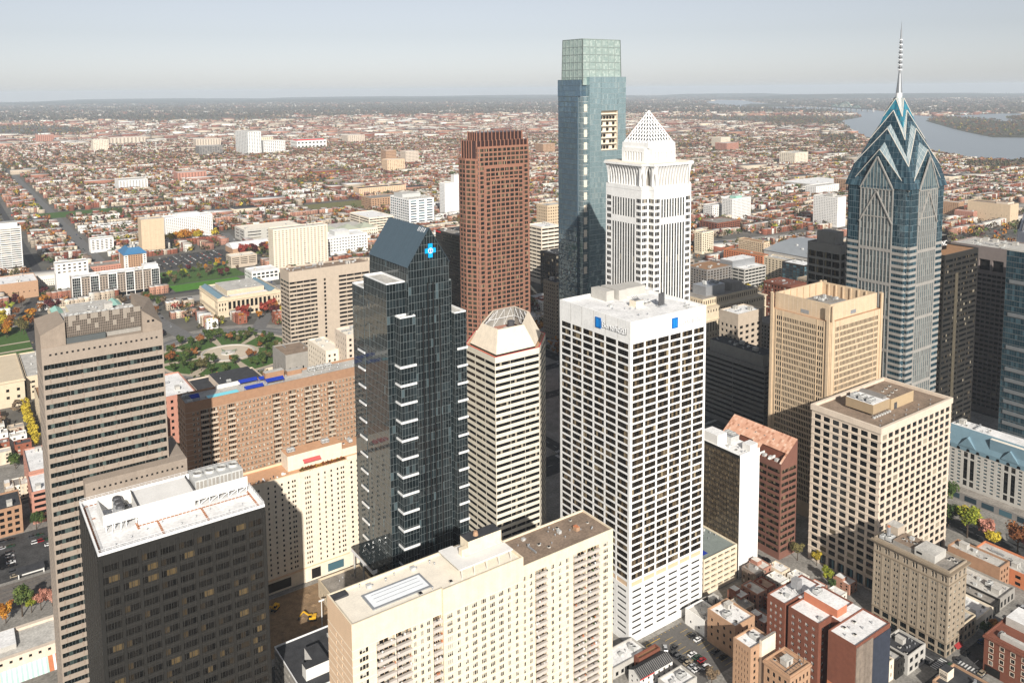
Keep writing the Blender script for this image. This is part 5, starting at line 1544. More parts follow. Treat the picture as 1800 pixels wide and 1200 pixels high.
# ---- old limestone hotel with the heavy cornice
def old_hotel():
    x0, y0, x1, y1, Z = 356.0, 170.5, 371.5, 206.0, 40.0
    T = thing('hotel', 'old grey limestone hotel with paired windows, arched top floor and heavy cornice', 'hotel', (x0, y0, 0))
    W = MB(); wins = []; gw = []; arch = []
    for i, (o, u, l) in enumerate(faces4(x0, y0, x1, y1)):
        nb = 8 if l > 20 else 4
        b = l / nb
        cs = []
        for k in range(nb):
            s = k * b
            if l > 20: cs += [(s, s + b / 2, s + b * .24, s + b * .45), (s + b / 2, s + b, s + b * .55, s + b * .76)]
            else: cs += [(s, s + b, s + b * .3, s + b * .72)]
        facade(W, wins, o, u, cs, rows(6.8, 33.8, 9, .28, .76, 6.6, None), .3)
        facade(W, arch, o, u, cs, [(33.8, 34.6, None, None), (34.6, 38.6, 35.0, 37.2), (38.6, Z, None, None)], .35)
        facade(W, gw, o, u, cols(l, nb, .74, .2), [(0, 2.9, .2, 2.6), (2.9, 6.6, 3.3, 6.0)], .4)
        n = (u[1], -u[0])
        for k in range(nb + 1):
            s = min(max(k * b - .35, 0), l - .7); W.obox((o[0] + u[0] * s, o[1] + u[1] * s), u, .7, -.14, 6.9, 34.0, 0)
    P = [(x0, y0), (x1, y0), (x1, y1), (x0, y1)]
    c = MB()
    for z, d, h in ((6.6, .25, .35), (34.0, .3, .4), (38.8, .7, .5), (39.3, 1.25, .7)):
        p = inset(P, -d); c.prism(p, z, z + h, 0); c.face([(a[0], a[1], z) for a in p[::-1]], 0)
    c.build('cornice', mat('sooty_limestone', (.24, .19, .135), .85, .12, .5), T)
    q = parapet(W, inset(P, -.02), Z + 1.0, 1.0, .5); W.prism(P, Z, Z + 1.0, 0, cap=False)
    W.build('wall', M['hotel'], T)
    emit(T, wins, M['pane_res'], M['mullion_dark'], ny=2, fw=.08); emit(T, gw, M['pane_green'], M['dark'], 'shopfront', nx=4, fw=.1); emit(T, arch, M['pane'], M['roof_lt'], ny=2, fw=.1)
    hd = MB()
    for c_, u, w_, h_ in arch:
        k = 7; n = (u[1], -u[0])
        hd.face([(c_[0] + n[0] * .36 + u[0] * w_ / 2 * math.cos(math.pi * i / k), c_[1] + n[1] * .36 + u[1] * w_ / 2 * math.cos(math.pi * i / k), c_[2] + h_ / 2 + w_ / 2 * math.sin(math.pi * i / k)) for i in range(k + 1)])
    hd.build('arch_light', M['pane'], T)
    zr = Z + .03
    flat_roof(T, q, zr, M['roof_grey'])
    p = MB(); p.box(x0 + 2, 178.2, zr, x0 + 12, 187.5, zr + 3.6, 0, 1); p.build('penthouse', [M['concrete_lt'], M['roof_lt']], T)
    p = MB(); p.box(x0 + 1.95, 184, zr + 1.4, x0 + 1.99, 186.6, zr + 2.4, 0); p.build('window', M['pane'], T)
    p = MB(); p.box(x0 + 3.0, 188.2, zr, x0 + 13, 198.4, zr + 1.8, 0, 1); p.build('plant_room', [M['concrete'], M['roof_tan']], T)
    p = MB(); p.box(x0 + 8.5, 199.2, zr, x1 - 1, 205, zr + 5.2, 0, 1); p.build('penthouse', [M['beige'], M['roof_lt']], T)
    put(T, 'fan', x0 + 4.5, 200.5, zr, 1.1); put(T, 'fan', x0 + 3.6, 203.4, zr, .9)
    p = MB(); p.cyl(x0 + 4.6, 201.6, zr, zr + 6.2, .9, .9, 10, 0); p.cyl(x0 + 4.6, 201.6, zr + 6.2, zr + 6.7, .7, .7, 10, 1); p.build('chimney', [M['steel'], M['orange']], T)
    kit(T, x0 + 3.5, 188.5, x0 + 12.5, 198, zr + 1.8, 5, 12, ('box', 'vent', 'hatch'))
    kit(T, x0 + 8, 171.5, x1 - 1, 177.5, zr, 3, 13, ('box', 'hatch'))
    for y in (172.5, 175.2, 180): 
        a = MB(); a.face(((x0 + 5 + (y - 172) * .8, y0 - 1.6, 2.4), (x0 + 8 + (y - 172) * .8, y0 - 1.6, 2.4), (x0 + 8 + (y - 172) * .8, y0 - .05, 3.3), (x0 + 5 + (y - 172) * .8, y0 - .05, 3.3))); 
    a = MB(); a.face(((x0 + 7, y0 - 1.8, 2.3), (x0 + 12, y0 - 1.8, 2.3), (x0 + 12, y0 - .05, 3.4), (x0 + 7, y0 - .05, 3.4))); a.build('awning', mat('dull_red_canvas', (.30, .03, .03), .8, .1), T)
old_hotel()
# ================================================================ further office blocks
def bank_tower():
    x0, y0, x1, y1, Z = 548.5, 275.0, 594.0, 312.0, 142.0
    T = thing('office_tower', 'black office tower with an orange and white sign on its roof box', 'office tower', (x0, y0, 0))
    W = MB(); wins = []
    for i, (o, u, l) in enumerate(faces4(x0, y0, x1, y1)):
        facade(W, wins, o, u, cols(l, 4, .9, .4), rows(3, 139, 37, .34, .84, 0, Z), .3)
    q = parapet(W, [(x0, y0), (x1, y0), (x1, y1), (x0, y1)], Z, .8, .6)
    W.build('wall', M['dark'], T); emit(T, wins, M['pane'], M['black'], nx=6, fw=.15)
    flat_roof(T, q, Z - .8, M['roof_brown'])
    s = MB(); s.box(x0 + 14.6, y0 - .3, 4, x0 + 18.4, y0 - .05, 128, 0); s.build('stair_strip', mat('bronze_strip', (.10, .085, .06), .5, .2, .2), T)
    b = MB(); b.box(x0 + 9, 288, Z - .8, x0 + 27.5, 302, Z + 9.2, 0, 1); s_ = b.build('sign_box', [M['black_sign'], M['roof_grey']], T)
    b = MB(); k = 20; cx, cz = x0 + 14.6, Z + 3.9
    b.face([(cx + 2.3 * math.cos(2 * math.pi * i / k), 287.85, cz + 3.5 * math.sin(2 * math.pi * i / k)) for i in range(k)], 0)
    b.face(((cx, 287.8, cz - 2.6), (cx + 1.2, 287.8, cz - .5), (cx + .4, 287.8, cz + 2.6), (cx - .5, 287.8, cz + .4)), 1); b.build('emblem', [M['orange_sign'], M['cream2']], s_)
    text('PNC', s_, (x0 + 17.4, 287.8, Z + 2.0), 5.0, RS, M['sign_white'], ext=.1)
    c = MB(); c.cyl(x0 + 3, 285, Z - .8, Z + 2.5, .3, .3, 8, 0); c.cyl(x0 + 3, 284.2, Z + 3, Z + 3.6, 1.8, 2.6, 12, 1); c.build('satellite_dish', [M['steel_dk'], M['white_metal']], T)
bank_tower()

def grey_top_tower():
    x0, y0, x1, y1, Z = 660.0, 284.0, 700.0, 327.0, 131.0
    T = thing('office_tower', 'dark office tower whose grey top is pierced by large black openings', 'office tower', (x0, y0, 0))
    W = MB(); wins = []; big = []
    for i, (o, u, l) in enumerate(faces4(x0, y0, x1, y1)):
        facade(W, wins, o, u, cols(l, 12, .86, .4), rows(3, 110, 29, .36, .9, 0, 110.5), .6)
        facade(W, big, o, u, cols(l, 4, .82, 2.0), [(110.5, 123.5, 112.5, 121.0), (123.5, Z, None, None)], 1.5)
    q = parapet(W, [(x0, y0), (x1, y0), (x1, y1), (x0, y1)], Z, 1, .7)
    W.build('wall', mat('warm_grey_cladding', (.215, .18, .165), .7, .1, .3, streak=.1), T)
    emit(T, wins, M['pane'], M['black']); emit(T, big, M['black'], M['black'], 'louvre')
    flat_roof(T, q, Z - 1, M['roof_lt']); kit(T, x0 + 2, y0 + 2, x1 - 2, y1 - 2, Z - 1, 26, 4)
grey_top_tower()

def blue_side_tower():
    x0, y0, x1, y1, Z = 600.0, 215.0, 640.0, 259.0, 142.0
    T = thing('office_tower', 'blue black glass tower with silver bands, cut by the right edge', 'office tower', (x0, y0, 0))
    G = MB(); U = MB(); SPM = mat('dull_silver_spandrel', (.22, .23, .235), .45, .1, .4, metal=.3)
    for o, u, l in faces4(x0, y0, x1, y1):
        curtain(G, U, o, (o[0] + u[0] * l, o[1] + u[1] * l), 0, Z, max(4, round(l / 1.6)), 37, .05, .5, .1, .015)
        for k in range(18):
            z = 4 + k * 7.7
            if k % 3 == 0 or z < 60: S = MB(); S.obox((o[0] + u[0] * 2.5, o[1] + u[1] * 2.5), u, l - 3, -.5, z, z + 2.4, 0); S.build('spandrel', SPM, T)
    G.face(((x0, y0, Z), (x1, y0, Z), (x1, y1, Z), (x0, y1, Z)))
    G.build('glazing', M['lib_glass'], T); U.build('mullion', M['mullion_dark'], T)
    p = MB(); p.prism(inset([(x0, y0), (x1, y0), (x1, y1), (x0, y1)], -.2), Z, Z + 1.2, 0); p.build('parapet', M['concrete_lt'], T)
blue_side_tower()

def striped_low():
    x0, y0, x1, y1, Z = 480.0, 365.0, 500.0, 423.0, 53.0
    T = thing('office_building', 'shaded grey office block with black ribbon windows left of the tan tower', 'office building', (x0, y0, 0))
    W = MB(); wins = []
    for i, (o, u, l) in enumerate(faces4(x0, y0, x1, y1)):
        facade(W, wins, o, u, cols(l, 2, .99, .15), rows(2, 50, 13, .45, .95, 0, Z), .4)
    q = parapet(W, [(x0, y0), (x1, y0), (x1, y1), (x0, y1)], Z, .9, .5)
    W.build('wall', M['grey'], T); emit(T, wins, M['pane'], M['black'])
    flat_roof(T, q, Z - .9, M['roof_dark'])
    p = MB(); p.box(x0 + 3, y0 + 4, Z - .9, x1 - 2, y1 - 4, Z + 8, 0, 1); p.build('penthouse', [M['concrete'], M['roof_dark']], T)
    kit(T, x0 + 3, y0 + 5, x1 - 3, y1 - 5, Z + 8, 12, 4)
striped_low()

building('office_building', 'small beige office block with square windows and a blank upper wall', 'office building', 516, 419, 546, 438, 75, 'beige', 'roof_white', nsx=4, nsy=4, nf=13, fw=.55, lo=.25, hi=.75, base=4, top=9, depth=.5, units=6, seed=5)
building('office_building', 'dark gridded office tower with a concrete penthouse just left of the blue spire', 'office tower', 560, 359, 578, 388, 134, 'concrete', 'roof_grey', nsx=3, nsy=4, nf=20, fw=.9, lo=.14, hi=.86, base=3, top=6, depth=.8, units=3, nx=4, bar=.1, penthouse=(563, 366, 574, 382, 10, 'concrete'), glass='pane_brown', seed=2)
building('office_building', 'low black glass block tucked left of the tan tower', 'office building', 470, 318, 484, 336, 62, 'black', 'roof_dark', nsx=4, nsy=5, nf=12, fw=.9, lo=.2, hi=.9, units=3, seed=8)

# stone blocks with many small windows behind the white grid tower
def classic_block():
    x0, y0, x1, y1, Z = 553.0, 487.0, 640.0, 530.0, 58.0
    T = thing('office_building', 'long beige stone office block with a colonnaded top and a set back attic storey', 'office building', (x0, y0, 0))
    W = MB(); wins = []; tall = []
    for o, u, l in faces4(x0, y0, x1, y1):
        n = round(l / 3.6)
        facade(W, wins, o, u, cols(l, n, .42, .5), rows(6, 34, 8, .26, .78, 0, 35), .5)
        facade(W, tall, o, u, cols(l, n, .5, .5), [(35, 46, 36, 45), (46, Z - 5, None, None)], .8)
        facade(W, wins, o, u, cols(l, n, .42, .5), [(Z - 5, Z, Z - 4.2, Z - 1.8)], .5)
    for o, u, l in faces4(x0 + 5, y0 + 6, x1 - 5, y1 - 5): facade(W, wins, o, u, cols(l, round(l / 3.0), .5, .5), [(Z - .5, Z + 7, Z + 1.5, Z + 5)], .4)
    q = parapet(W, [(x0, y0), (x1, y0), (x1, y1), (x0, y1)], Z, .6, .6); parapet(W, [(x0 + 5, y0 + 6), (x1 - 5, y0 + 6), (x1 - 5, y1 - 5), (x0 + 5, y1 - 5)], Z + 7, .6, .5)
    W.build('wall', M['limestone'], T); emit(T, wins, M['pane'], M['dark']); emit(T, tall, M['pane'], M['dark'], 'window_strip')
    c = MB()
    for z, d in ((46.5, 1.2), (35, .6), (Z - .4, .9)):
        p = inset([(x0, y0), (x1, y0), (x1, y1), (x0, y1)], -d); c.prism(p, z, z + .8, 0); c.face([(a[0], a[1], z) for a in p[::-1]])
    c.build('cornice', M['limestone'], T)
    r = MB(); r.face([(p[0], p[1], Z - .6) for p in q]); r.face(((x0 + 5.5, y0 + 6.5, Z + 6.4), (x1 - 5.5, y0 + 6.5, Z + 6.4), (x1 - 5.5, y1 - 5.5, Z + 6.4), (x0 + 5.5, y1 - 5.5, Z + 6.4))); r.build('roof', M['roof_grey'], T)
    p = MB(); p.box(x0 + 18, y0 + 14, Z + 6.4, x0 + 44, y0 + 30, Z + 15, 0); p.build('penthouse', M['steel'], T)
    p = MB(); p.box(x0 + 52, y0 + 12, Z + 6.4, x0 + 66, y0 + 28, Z + 14, 0, 1); p.build('penthouse', [M['concrete'], M['roof_grey']], T)
    kit(T, x0 + 20, y0 + 15, x0 + 43, y0 + 29, Z + 15, 8, 2, ('fan', 'box', 'duct')); kit(T, x0 + 68, y0 + 8, x1 - 8, y1 - 8, Z + 6.4, 6, 3)
classic_block()

building('office_building', 'silver blue glass office block with a pale terrace and metal penthouse', 'office building', 826, 662, 868, 700, 27, 'bluegrey_wall' if 0 else 'concrete_lt', 'roof_white', nsx=6, nsy=4, nf=6, fw=.9, lo=.4, hi=.92, base=1, top=1.4, glass='pane_green', units=4, penthouse=(822, 678, 866, 698, 9, 'steel'), seed=3)
building('office_building', 'brown gridded office block with a tan roof, left of the silver blue block', 'office building', 772, 676, 818, 712, 31, 'grey', 'roof_brown', nsx=8, nsy=8, nf=8, fw=.6, lo=.2, hi=.8, units=6, glass='pane_brown', seed=4)
building('office_building', 'low brown roofed block with a set back dark top floor', 'office building', 745, 722, 800, 760, 33, 'beige_dk', 'roof_brown', nsx=6, nsy=6, nf=3, fw=.8, lo=.2, hi=.8, base=14, units=5, seed=6)
building('warehouse', 'red brick loft building with white framed windows right of the silver blue block', 'warehouse', 687, 494, 714, 526, 58, 'brick', 'roof_tan', nsx=6, nsy=8, nf=14, fw=.5, lo=.25, hi=.78, units=9, glass='pane_res', seed=7, cornice=.6)
building('office_building', 'orange tan gridded office block beside the grey arched hall', 'office building', 979, 751, 992, 797, 30, 'tan', 'roof_brown', nsx=3, nsy=12, nf=9, fw=.55, lo=.22, hi=.78, units=4, seed=9)
building('office_building', 'orange brick office block stepping down toward the grey hall', 'office building', 940, 722, 955, 792, 20, 'orange', 'roof_brown', nsx=3, nsy=16, nf=5, fw=.5, lo=.22, hi=.78, units=4, seed=19)
building('office_building', 'beige stone office building with arched top right of the orange brick block', 'office building', 900, 655, 920, 690, 30, 'limestone', 'roof_lt', nsx=4, nsy=6, nf=8, fw=.45, lo=.22, hi=.75, units=5, seed=29)
building('office_building', 'navy blue glass office building with a light roof', 'office building', 860, 600, 885, 632, 38, 'dark', 'roof_white', nsx=6, nsy=6, nf=10, fw=.85, lo=.2, hi=.9, units=5, glass='pane_blue', seed=31)
building('office_building', 'weathered stone office block beneath the dark gridded tower', 'office building', 770, 512, 800, 545, 46, 'hotel', 'roof_tan', nsx=8, nsy=8, nf=12, fw=.45, lo=.22, hi=.75, units=6, seed=33, cornice=.6)
building('office_building', 'grey stone office block behind the small beige block', 'office building', 600, 440, 640, 470, 45, 'concrete', 'roof_grey', nsx=10, nsy=8, nf=11, fw=.5, lo=.22, hi=.78, units=8, seed=35)
def arched_hall():
    x0, y0, x1, y1, Z = 978.0, 655.0, 1110.0, 750.0, 20.0
    T = thing('exhibition_hall', 'large grey exhibition hall with a shallow curved roof', 'hall', (x0, y0, 0))
    W = MB(); W.box(x0, y0, 0, x1, y1, Z, 0); W.build('wall', M['concrete_lt'], T)
    R_ = MB(); n = 20
    for i in range(n):
        a, b = i / n, (i + 1) / n
        z = lambda t: Z + 9 * math.sin(math.pi * t)
        R_.face(((x0 - 1 + (x1 - x0 + 2) * a, y0 - 1, z(a)), (x0 - 1 + (x1 - x0 + 2) * b, y0 - 1, z(b)), (x0 - 1 + (x1 - x0 + 2) * b, y1 + 1, z(b)), (x0 - 1 + (x1 - x0 + 2) * a, y1 + 1, z(a))))
    R_.build('roof', mat('grey_standing_seam', (.33, .35, .36), .5, .08, .1, metal=.2), T)
    for k in range(10): put(T, 'box', x0 + 12 + k * 11, y0 + 30 + (k * 17) % 40, Z + 9 * math.sin(math.pi * (13 + k * 11) / 134) , 1.5)
    W = MB()
    for k in range(8): W.box(x0 - .3, y0 + 4 + k * 11.5, 3, x0 - .02, y0 + 12 + k * 11.5, 14, 0)
    W.build('window_strip', M['pane_blue'], T)
arched_hall()
building('apartment_building', 'white and lime green patterned apartment block', 'apartment building', 1246, 1031, 1301, 1056, 42, 'lime' if 0 else 'white2', 'roof_lt', nsx=14, nsy=6, nf=12, fw=.5, lo=.25, hi=.75, units=4, glass='pane_green', penthouse=(1262, 1036, 1280, 1050, 5, 'copper'), seed=41)
building('apartment_building', 'white apartment block with square black windows left of the lime patterned one', 'apartment building', 1233, 1068, 1266, 1091, 27, 'white2', 'roof_lt', nsx=6, nsy=4, nf=6, fw=.5, lo=.25, hi=.75, units=3, seed=42)
building('loft_building', 'low red brick loft with cream window bays', 'loft building', 1109, 949, 1169, 990, 20, 'brick', 'roof_grey', nsx=12, nsy=6, nf=4, fw=.6, lo=.25, hi=.78, units=4, glass='pane_green', seed=43)
building('apartment_building', 'orange and cream tower with a blue sign on its top storey', 'apartment building', 955, 847, 981, 862, 34, 'cream', 'roof_grey', nsx=5, nsy=3, nf=10, fw=.62, lo=.25, hi=.78, units=3, glass='pane_green', seed=44)
building('office_building', 'white office slab with square windows in front of the orange brick warehouse', 'office building', 1681, 1146, 1772, 1175, 23, 'white2', 'roof_lt', nsx=12, nsy=6, nf=5, fw=.4, lo=.3, hi=.7, units=3, seed=45)
building('apartment_building', 'tall white apartment slab with a blank end wall left of the spire tower', 'apartment building', 1333, 864, 1359, 914, 55, 'white2', 'roof_lt', nsx=3, nsy=14, nf=16, fw=.42, lo=.3, hi=.72, units=4, blank='S', seed=46, penthouse=(1338, 878, 1352, 892, 5, 'concrete_lt'))
building('warehouse', 'orange tan brick warehouse with big window bays', 'warehouse', 1823, 1156, 1870, 1194, 29, 'brick_tan', 'roof_lt', nsx=10, nsy=6, nf=6, fw=.6, lo=.22, hi=.8, units=3, seed=47)
building('warehouse', 'very wide low warehouse under a white roof', 'warehouse', 1800, 1215, 1960, 1330, 11, 'concrete_lt', 'roof_white', nsx=10, nsy=8, nf=1, fw=.7, lo=.2, hi=.6, units=12, seed=48)
building('department_store', 'big windowless orange tan building right of the spire tower', 'store', 1612, 694, 1645, 770, 36, 'tan', 'roof_tan', nsx=3, nsy=8, nf=1, fw=.06, lo=.3, hi=.4, units=9, seed=49, penthouse=(1615, 700, 1640, 720, 4, 'tan2'))
building('apartment_building', 'red brick house with a white end wall before the windowless tan building', 'apartment building', 1594, 750, 1608, 785, 18, 'brick_pink', 'roof_lt', nsx=3, nsy=9, nf=5, fw=.45, lo=.3, hi=.75, units=3, seed=50)
building('apartment_building', 'red brick apartment row with balconies behind the spire tower', 'apartment building', 1640, 800, 1660, 850, 26, 'brick_tan', 'roof_lt', nsx=4, nsy=12, nf=8, fw=.5, lo=.3, hi=.75, units=3, seed=51)
def hall_tower():
    T = thing('clock_tower', 'pale grey domed clock tower roof cut by the right edge', 'tower', (768, 312, 0))
    b = MB(); cx, cy = 768.0, 312.0
    b.box(cx - 10, cy - 10, 0, cx + 10, cy + 10, 120, 0); b.build('shaft', M['concrete_lt'], T)
    prof = [(11, 120), (11, 130), (10.0, 131), (8.6, 138), (6.6, 147), (5.0, 155), (4.0, 161), (2.4, 163), (1.6, 168)]
    r = MB()
    for (a, z0), (c, z1) in zip(prof[:-1], prof[1:]): r.cyl(cx, cy, z0, z1, a * 1.08, c * 1.08, 8, 0, cap=False)
    r.build('roof', mat('pale_lead_roof', (.50, .52, .56), .5, .12, .5, metal=.2), T)
    for k in range(8):
        a = math.pi / 4 * k + math.pi / 8
        d = MB(); d.bar((cx + 10.6 * math.cos(a), cy + 10.6 * math.sin(a), 131), (cx + 8 * math.cos(a), cy + 8 * math.sin(a), 140), 1.1, 0, 6); d.build('dormer', M['steel_dk'], T)
    s = MB(); s.cyl(cx, cy, 168, 170, 1.3, 1.2, 10, 0); s.cyl(cx, cy, 170, 177, 1.1, .5, 8, 0); s.build('finial', M['steel_dk'], T)
hall_tower()

# ---- middle distance, left half of the picture
building('office_tower', 'grey beige ribbon windowed slab with a blank middle bay behind the dark gable tower', 'office tower', 245, 686, 322, 708, 98, 'beige', 'roof_tan', nsx=2, nsy=3, nf=2, fw=.01, lo=.4, hi=.5, units=14, seed=61) if 0 else None
def two_part_slab():
    x0, y0, x1, y1, Z = 245.0, 686.0, 322.0, 708.0, 98.0
    T = thing('office_tower', 'grey beige slab tower with black ribbon windows either side of a blank stone bay', 'office tower', (x0, y0, 0))
    W = MB(); wins = []; sq = []
    rs = rows(3, 89, 23, .42, .92, 0, Z)
    facade(W, wins, (x0, y0), (1, 0), cols(26, 4, .95, .3), rs, .15)
    facade(W, sq, (x0 + 26, y0), (1, 0), [(0, 6, None, None), (6, 8.2, 6.1, 8.1), (8.2, 20, None, None)], rows(30, 89, 16, .1, .75, 0, Z), .5)
    facade(W, wins, (x0 + 46, y0), (1, 0), cols(31, 4, .95, .3), rows(36, 89, 14, .42, .92, 0, Z), .15)
    for i, (o, u, l) in enumerate(faces4(x0, y0, x1, y1)):
        if i: facade(W, wins, o, u, cols(l, 3 if i != 2 else 10, .95, .3), rs, .15)
    q = parapet(W, [(x0, y0), (x1, y0), (x1, y1), (x0, y1)], Z, 1, .6)
    W.build('wall', M['beige'], T); emit(T, wins, M['pane'], M['dark'], nx=4, fw=.1); emit(T, sq, M['pane'], M['dark'])
    flat_roof(T, q, Z - 1, M['roof_tan']); kit(T, x0 + 2, y0 + 2, x1 - 2, y1 - 2, Z - 1, 18, 5)
two_part_slab()
building('office_building', 'small stone clad office with a step in its roof beside the circle', 'office building', 213, 610, 236, 640, 50, 'concrete', 'roof_tan', nsx=4, nsy=4, nf=2, fw=.2, lo=.3, hi=.6, units=2, seed=62)
building('office_building', 'narrow cream stone office tower with a stepped top behind the brown apartments', 'office building', 236, 545, 252, 566, 78, 'tan2', 'roof_cream', nsx=3, nsy=6, nf=18, fw=.4, lo=.25, hi=.7, units=6, seed=63)
building('office_building', 'lower wing in cream stone beside the narrow stepped tower', 'office building', 226, 560, 240, 596, 64, 'cream2', 'roof_cream', nsx=3, nsy=8, nf=15, fw=.4, lo=.25, hi=.7, units=4, seed=64)
building('office_building', 'white framed office block left of the pink painted house tops', 'office building', 79, 560, 108, 590, 46, 'cream2', 'roof_lt', nsx=4, nsy=6, nf=9, fw=.6, lo=.25, hi=.8, units=12, seed=65)
building('apartment_building', 'tan brick apartment house beside the brown apartment block', 'apartment building', 82, 470, 104, 500, 52, 'cream_pink', 'roof_tan', nsx=4, nsy=6, nf=14, fw=.35, lo=.3, hi=.75, units=2, seed=66)
building('school_building', 'pink brick hall with a white cluttered roof beside the circle', 'school', 112, 590, 140, 640, 44, 'brick_pink', 'roof_white', nsx=6, nsy=8, nf=8, fw=.4, lo=.3, hi=.75, units=12, seed=67)
building('office_building', 'tan office with black tarred roof and skylights beside the circle', 'office building', 146, 590, 196, 640, 36, 'tan2', 'roof_dark', nsx=10, nsy=8, nf=8, fw=.4, lo=.3, hi=.75, units=16, seed=68, penthouse=(160, 600, 190, 632, 5, 'tan2'))

def classical(name, label, x0, y0, x1, y1, Z, green):
    T = thing(name, label, 'public building', (x0, y0, 0))
    W = MB(); wins = []; arc = []
    for i, (o, u, l) in enumerate(faces4(x0, y0, x1, y1)):
        n = max(5, round(l / 5.2)); e = 11 if l > 40 else 8
        facade(W, wins, o, u, cols(e, 3, .42, .8), rows(6.5, Z - 4.5, 2, .2, .75, 0, Z), .5)
        facade(W, wins, (o[0] + u[0] * (l - e), o[1] + u[1] * (l - e)), u, cols(e, 3, .42, .8), rows(6.5, Z - 4.5, 2, .2, .75, 0, Z), .5)
        oo = (o[0] + u[0] * e, o[1] + u[1] * e); k = max(3, round((l - 2 * e) / 5.0))
        facade(W, arc, oo, u, cols(l - 2 * e, k, .66, .3), [(0, 1.2, None, None), (1.2, 6.4, 1.3, 5.0), (6.4, 8.2, None, None), (8.2, Z - 4.0, 8.4, Z - 5.2), (Z - 4.0, Z, None, None)], 1.6)
        nn = (u[1], -u[0])
        for j in range(k + 1):
            s = .3 + (l - 2 * e - .6) * j / k
            W.cyl(oo[0] + u[0] * s + nn[0] * .1, oo[1] + u[1] * s + nn[1] * .1, 8.3, Z - 4.6, .55, .48, 8)
    P = [(x0, y0), (x1, y0), (x1, y1), (x0, y1)]
    q = parapet(W, P, Z, 1.6, .6); W.build('wall', M['limestone'], T)
    emit(T, wins, M['pane'], M['dark']); emit(T, arc, M['pane'], M['dark'], 'arcade_window')
    c = MB()
    for z, d in ((Z - 3.6, .9), (6.6, .4)):
        p = inset(P, -d); c.prism(p, z, z + .7, 0); c.face([(a[0], a[1], z) for a in p[::-1]])
    c.build('cornice', M['limestone'], T)
    r = MB(); r.face([(p[0], p[1], Z - 1.6) for p in q]); r.build('roof', M['roof_lt'], T)
    for xa, xb in ((x0 + 1, x0 + 12), (x1 - 12, x1 - 1)):
        g = MB(); xm = (xa + xb) / 2
        for (xe) in (xa, xb):
            pts = ((xe, y0 + .7, Z - .9), (xm, y0 + .7, Z + 2.2), (xm, y1 - .7, Z + 2.2), (xe, y1 - .7, Z - .9)); g.face(pts, 0)
        for y in (y0 + .7, y1 - .7): g.face(((xa, y, Z - .9), (xb, y, Z - .9), (xm, y, Z + 2.2)), 1)
        g.build('pitched_roof', [M[green], M['limestone']], T)
    g = MB(); g.box(x0 + 15, y0 + 14, Z - 1.6, x1 - 15, y1 - 14, Z + 4.5, 0, 1); g.build('attic', [M['limestone'], M['roof_lt']], T)
    g = MB(); g.box(x0 + 15, y0 + 2, Z - 1.5, x1 - 15, y0 + 10, Z + .4, 0, 1); g.build('skylight', [M['limestone'], M['roof_white']], T)
    kit(T, x0 + 17, y0 + 16, x1 - 17, y1 - 16, Z + 4.5, 8, 3)
    return T
classical('library', 'cream classical library with a long arcade and pale blue pitched roof ends', 249, 931, 322, 1008, 22.5, 'teal_roof')
classical('courthouse', 'cream classical courthouse with green copper roofs behind the striped tower', 88, 935, 158, 1000, 23.0, 'copper')

building('apartment_tower', 'tall white apartment tower with dark balcony bands at the left edge', 'apartment tower', 40, 1357, 92, 1385, 66, 'white2', 'roof_lt', nsx=4, nsy=3, nf=20, fw=.97, lo=.45, hi=.95, base=2, top=3, units=3, seed=71, penthouse=(60, 1362, 88, 1380, 6, 'white2'), depth=1.2)
building('market_building', 'low orange brick building with a white roof at the left edge', 'store', 20, 1172, 94, 1225, 21, 'brick_tan', 'roof_white', nsx=12, nsy=6, nf=1, fw=.2, lo=.2, hi=.35, base=6, top=6, units=16, seed=72)
def white_stepped():
    building('apartment_building', 'white block with square black openings left of the long white flats', 'apartment building', 116, 1188, 154, 1206, 36, 'white2', 'roof_lt', nsx=6, nsy=3, nf=3, fw=.5, lo=.25, hi=.75, base=22, top=1, units=3, seed=73, depth=.8)
white_stepped()
def long_flats():
    x0, y0, x1, y1, Z = 125.0, 1111.0, 226.0, 1130.0, 31.0
    T = thing('apartment_building', 'long white apartment block with grey glazed bays framed in white', 'apartment building', (x0, y0, 0))
    W = MB(); wa = []; wb = []; gl = []
    l = x1 - x0; n = 10; b = l / n
    for i in range(n):
        o = (x0 + i * b, y0)
        if i in (0, 2, 4, 6, 9): facade(W, wb, o, (1, 0), [(0, b, .6, b - .6)], rows(6, Z - 1.5, 7, .03, .97, 0, Z), .35, 0)
        else: facade(W, wa, o, (1, 0), cols(b, 3, .5, .3), rows(6, Z - 3.5, 7, .2, .8, 0, Z - 2), .5, 1)
        W.box(o[0] - .35, y0 - .8, 0, o[0] + .35, y0, Z, 0)
    for k, (o, u, ll) in enumerate(faces4(x0, y0, x1, y1)):
        if k: facade(W, wa, o, u, cols(ll, 3 if k != 2 else 24, .5, .6), rows(6, Z - 3, 7, .2, .8, 0, Z), .4, 1)
    q = parapet(W, [(x0, y0), (x1, y0), (x1, y1), (x0, y1)], Z, .9, .5)
    W.build('wall', [M['white2'], M['beige_dk']], T)
    emit(T, wb, M['pane_green'], M['white_metal'], 'glazed_bay', nx=4, fw=.15, split=True); emit(T, wa, M['pane'], M['dark'])
    flat_roof(T, q, Z - .9, M['roof_white']); kit(T, x0 + 2, y0 + 2, x1 - 2, y1 - 1, Z - .9, 12, 4)
    s = MB(); s.box(x0 + 1, y0 - .3, .8, x1 - 1, y0 - .05, 5, 0); s.build('shopfront', M['pane'], T)
    p = MB(); p.box(x1 - 18, y0 + 2, Z - .9, x1 - 1, y1 - 2, Z + 4, 0, 1); p.build('penthouse', [M['white2'], M['roof_white']], T)
long_flats()
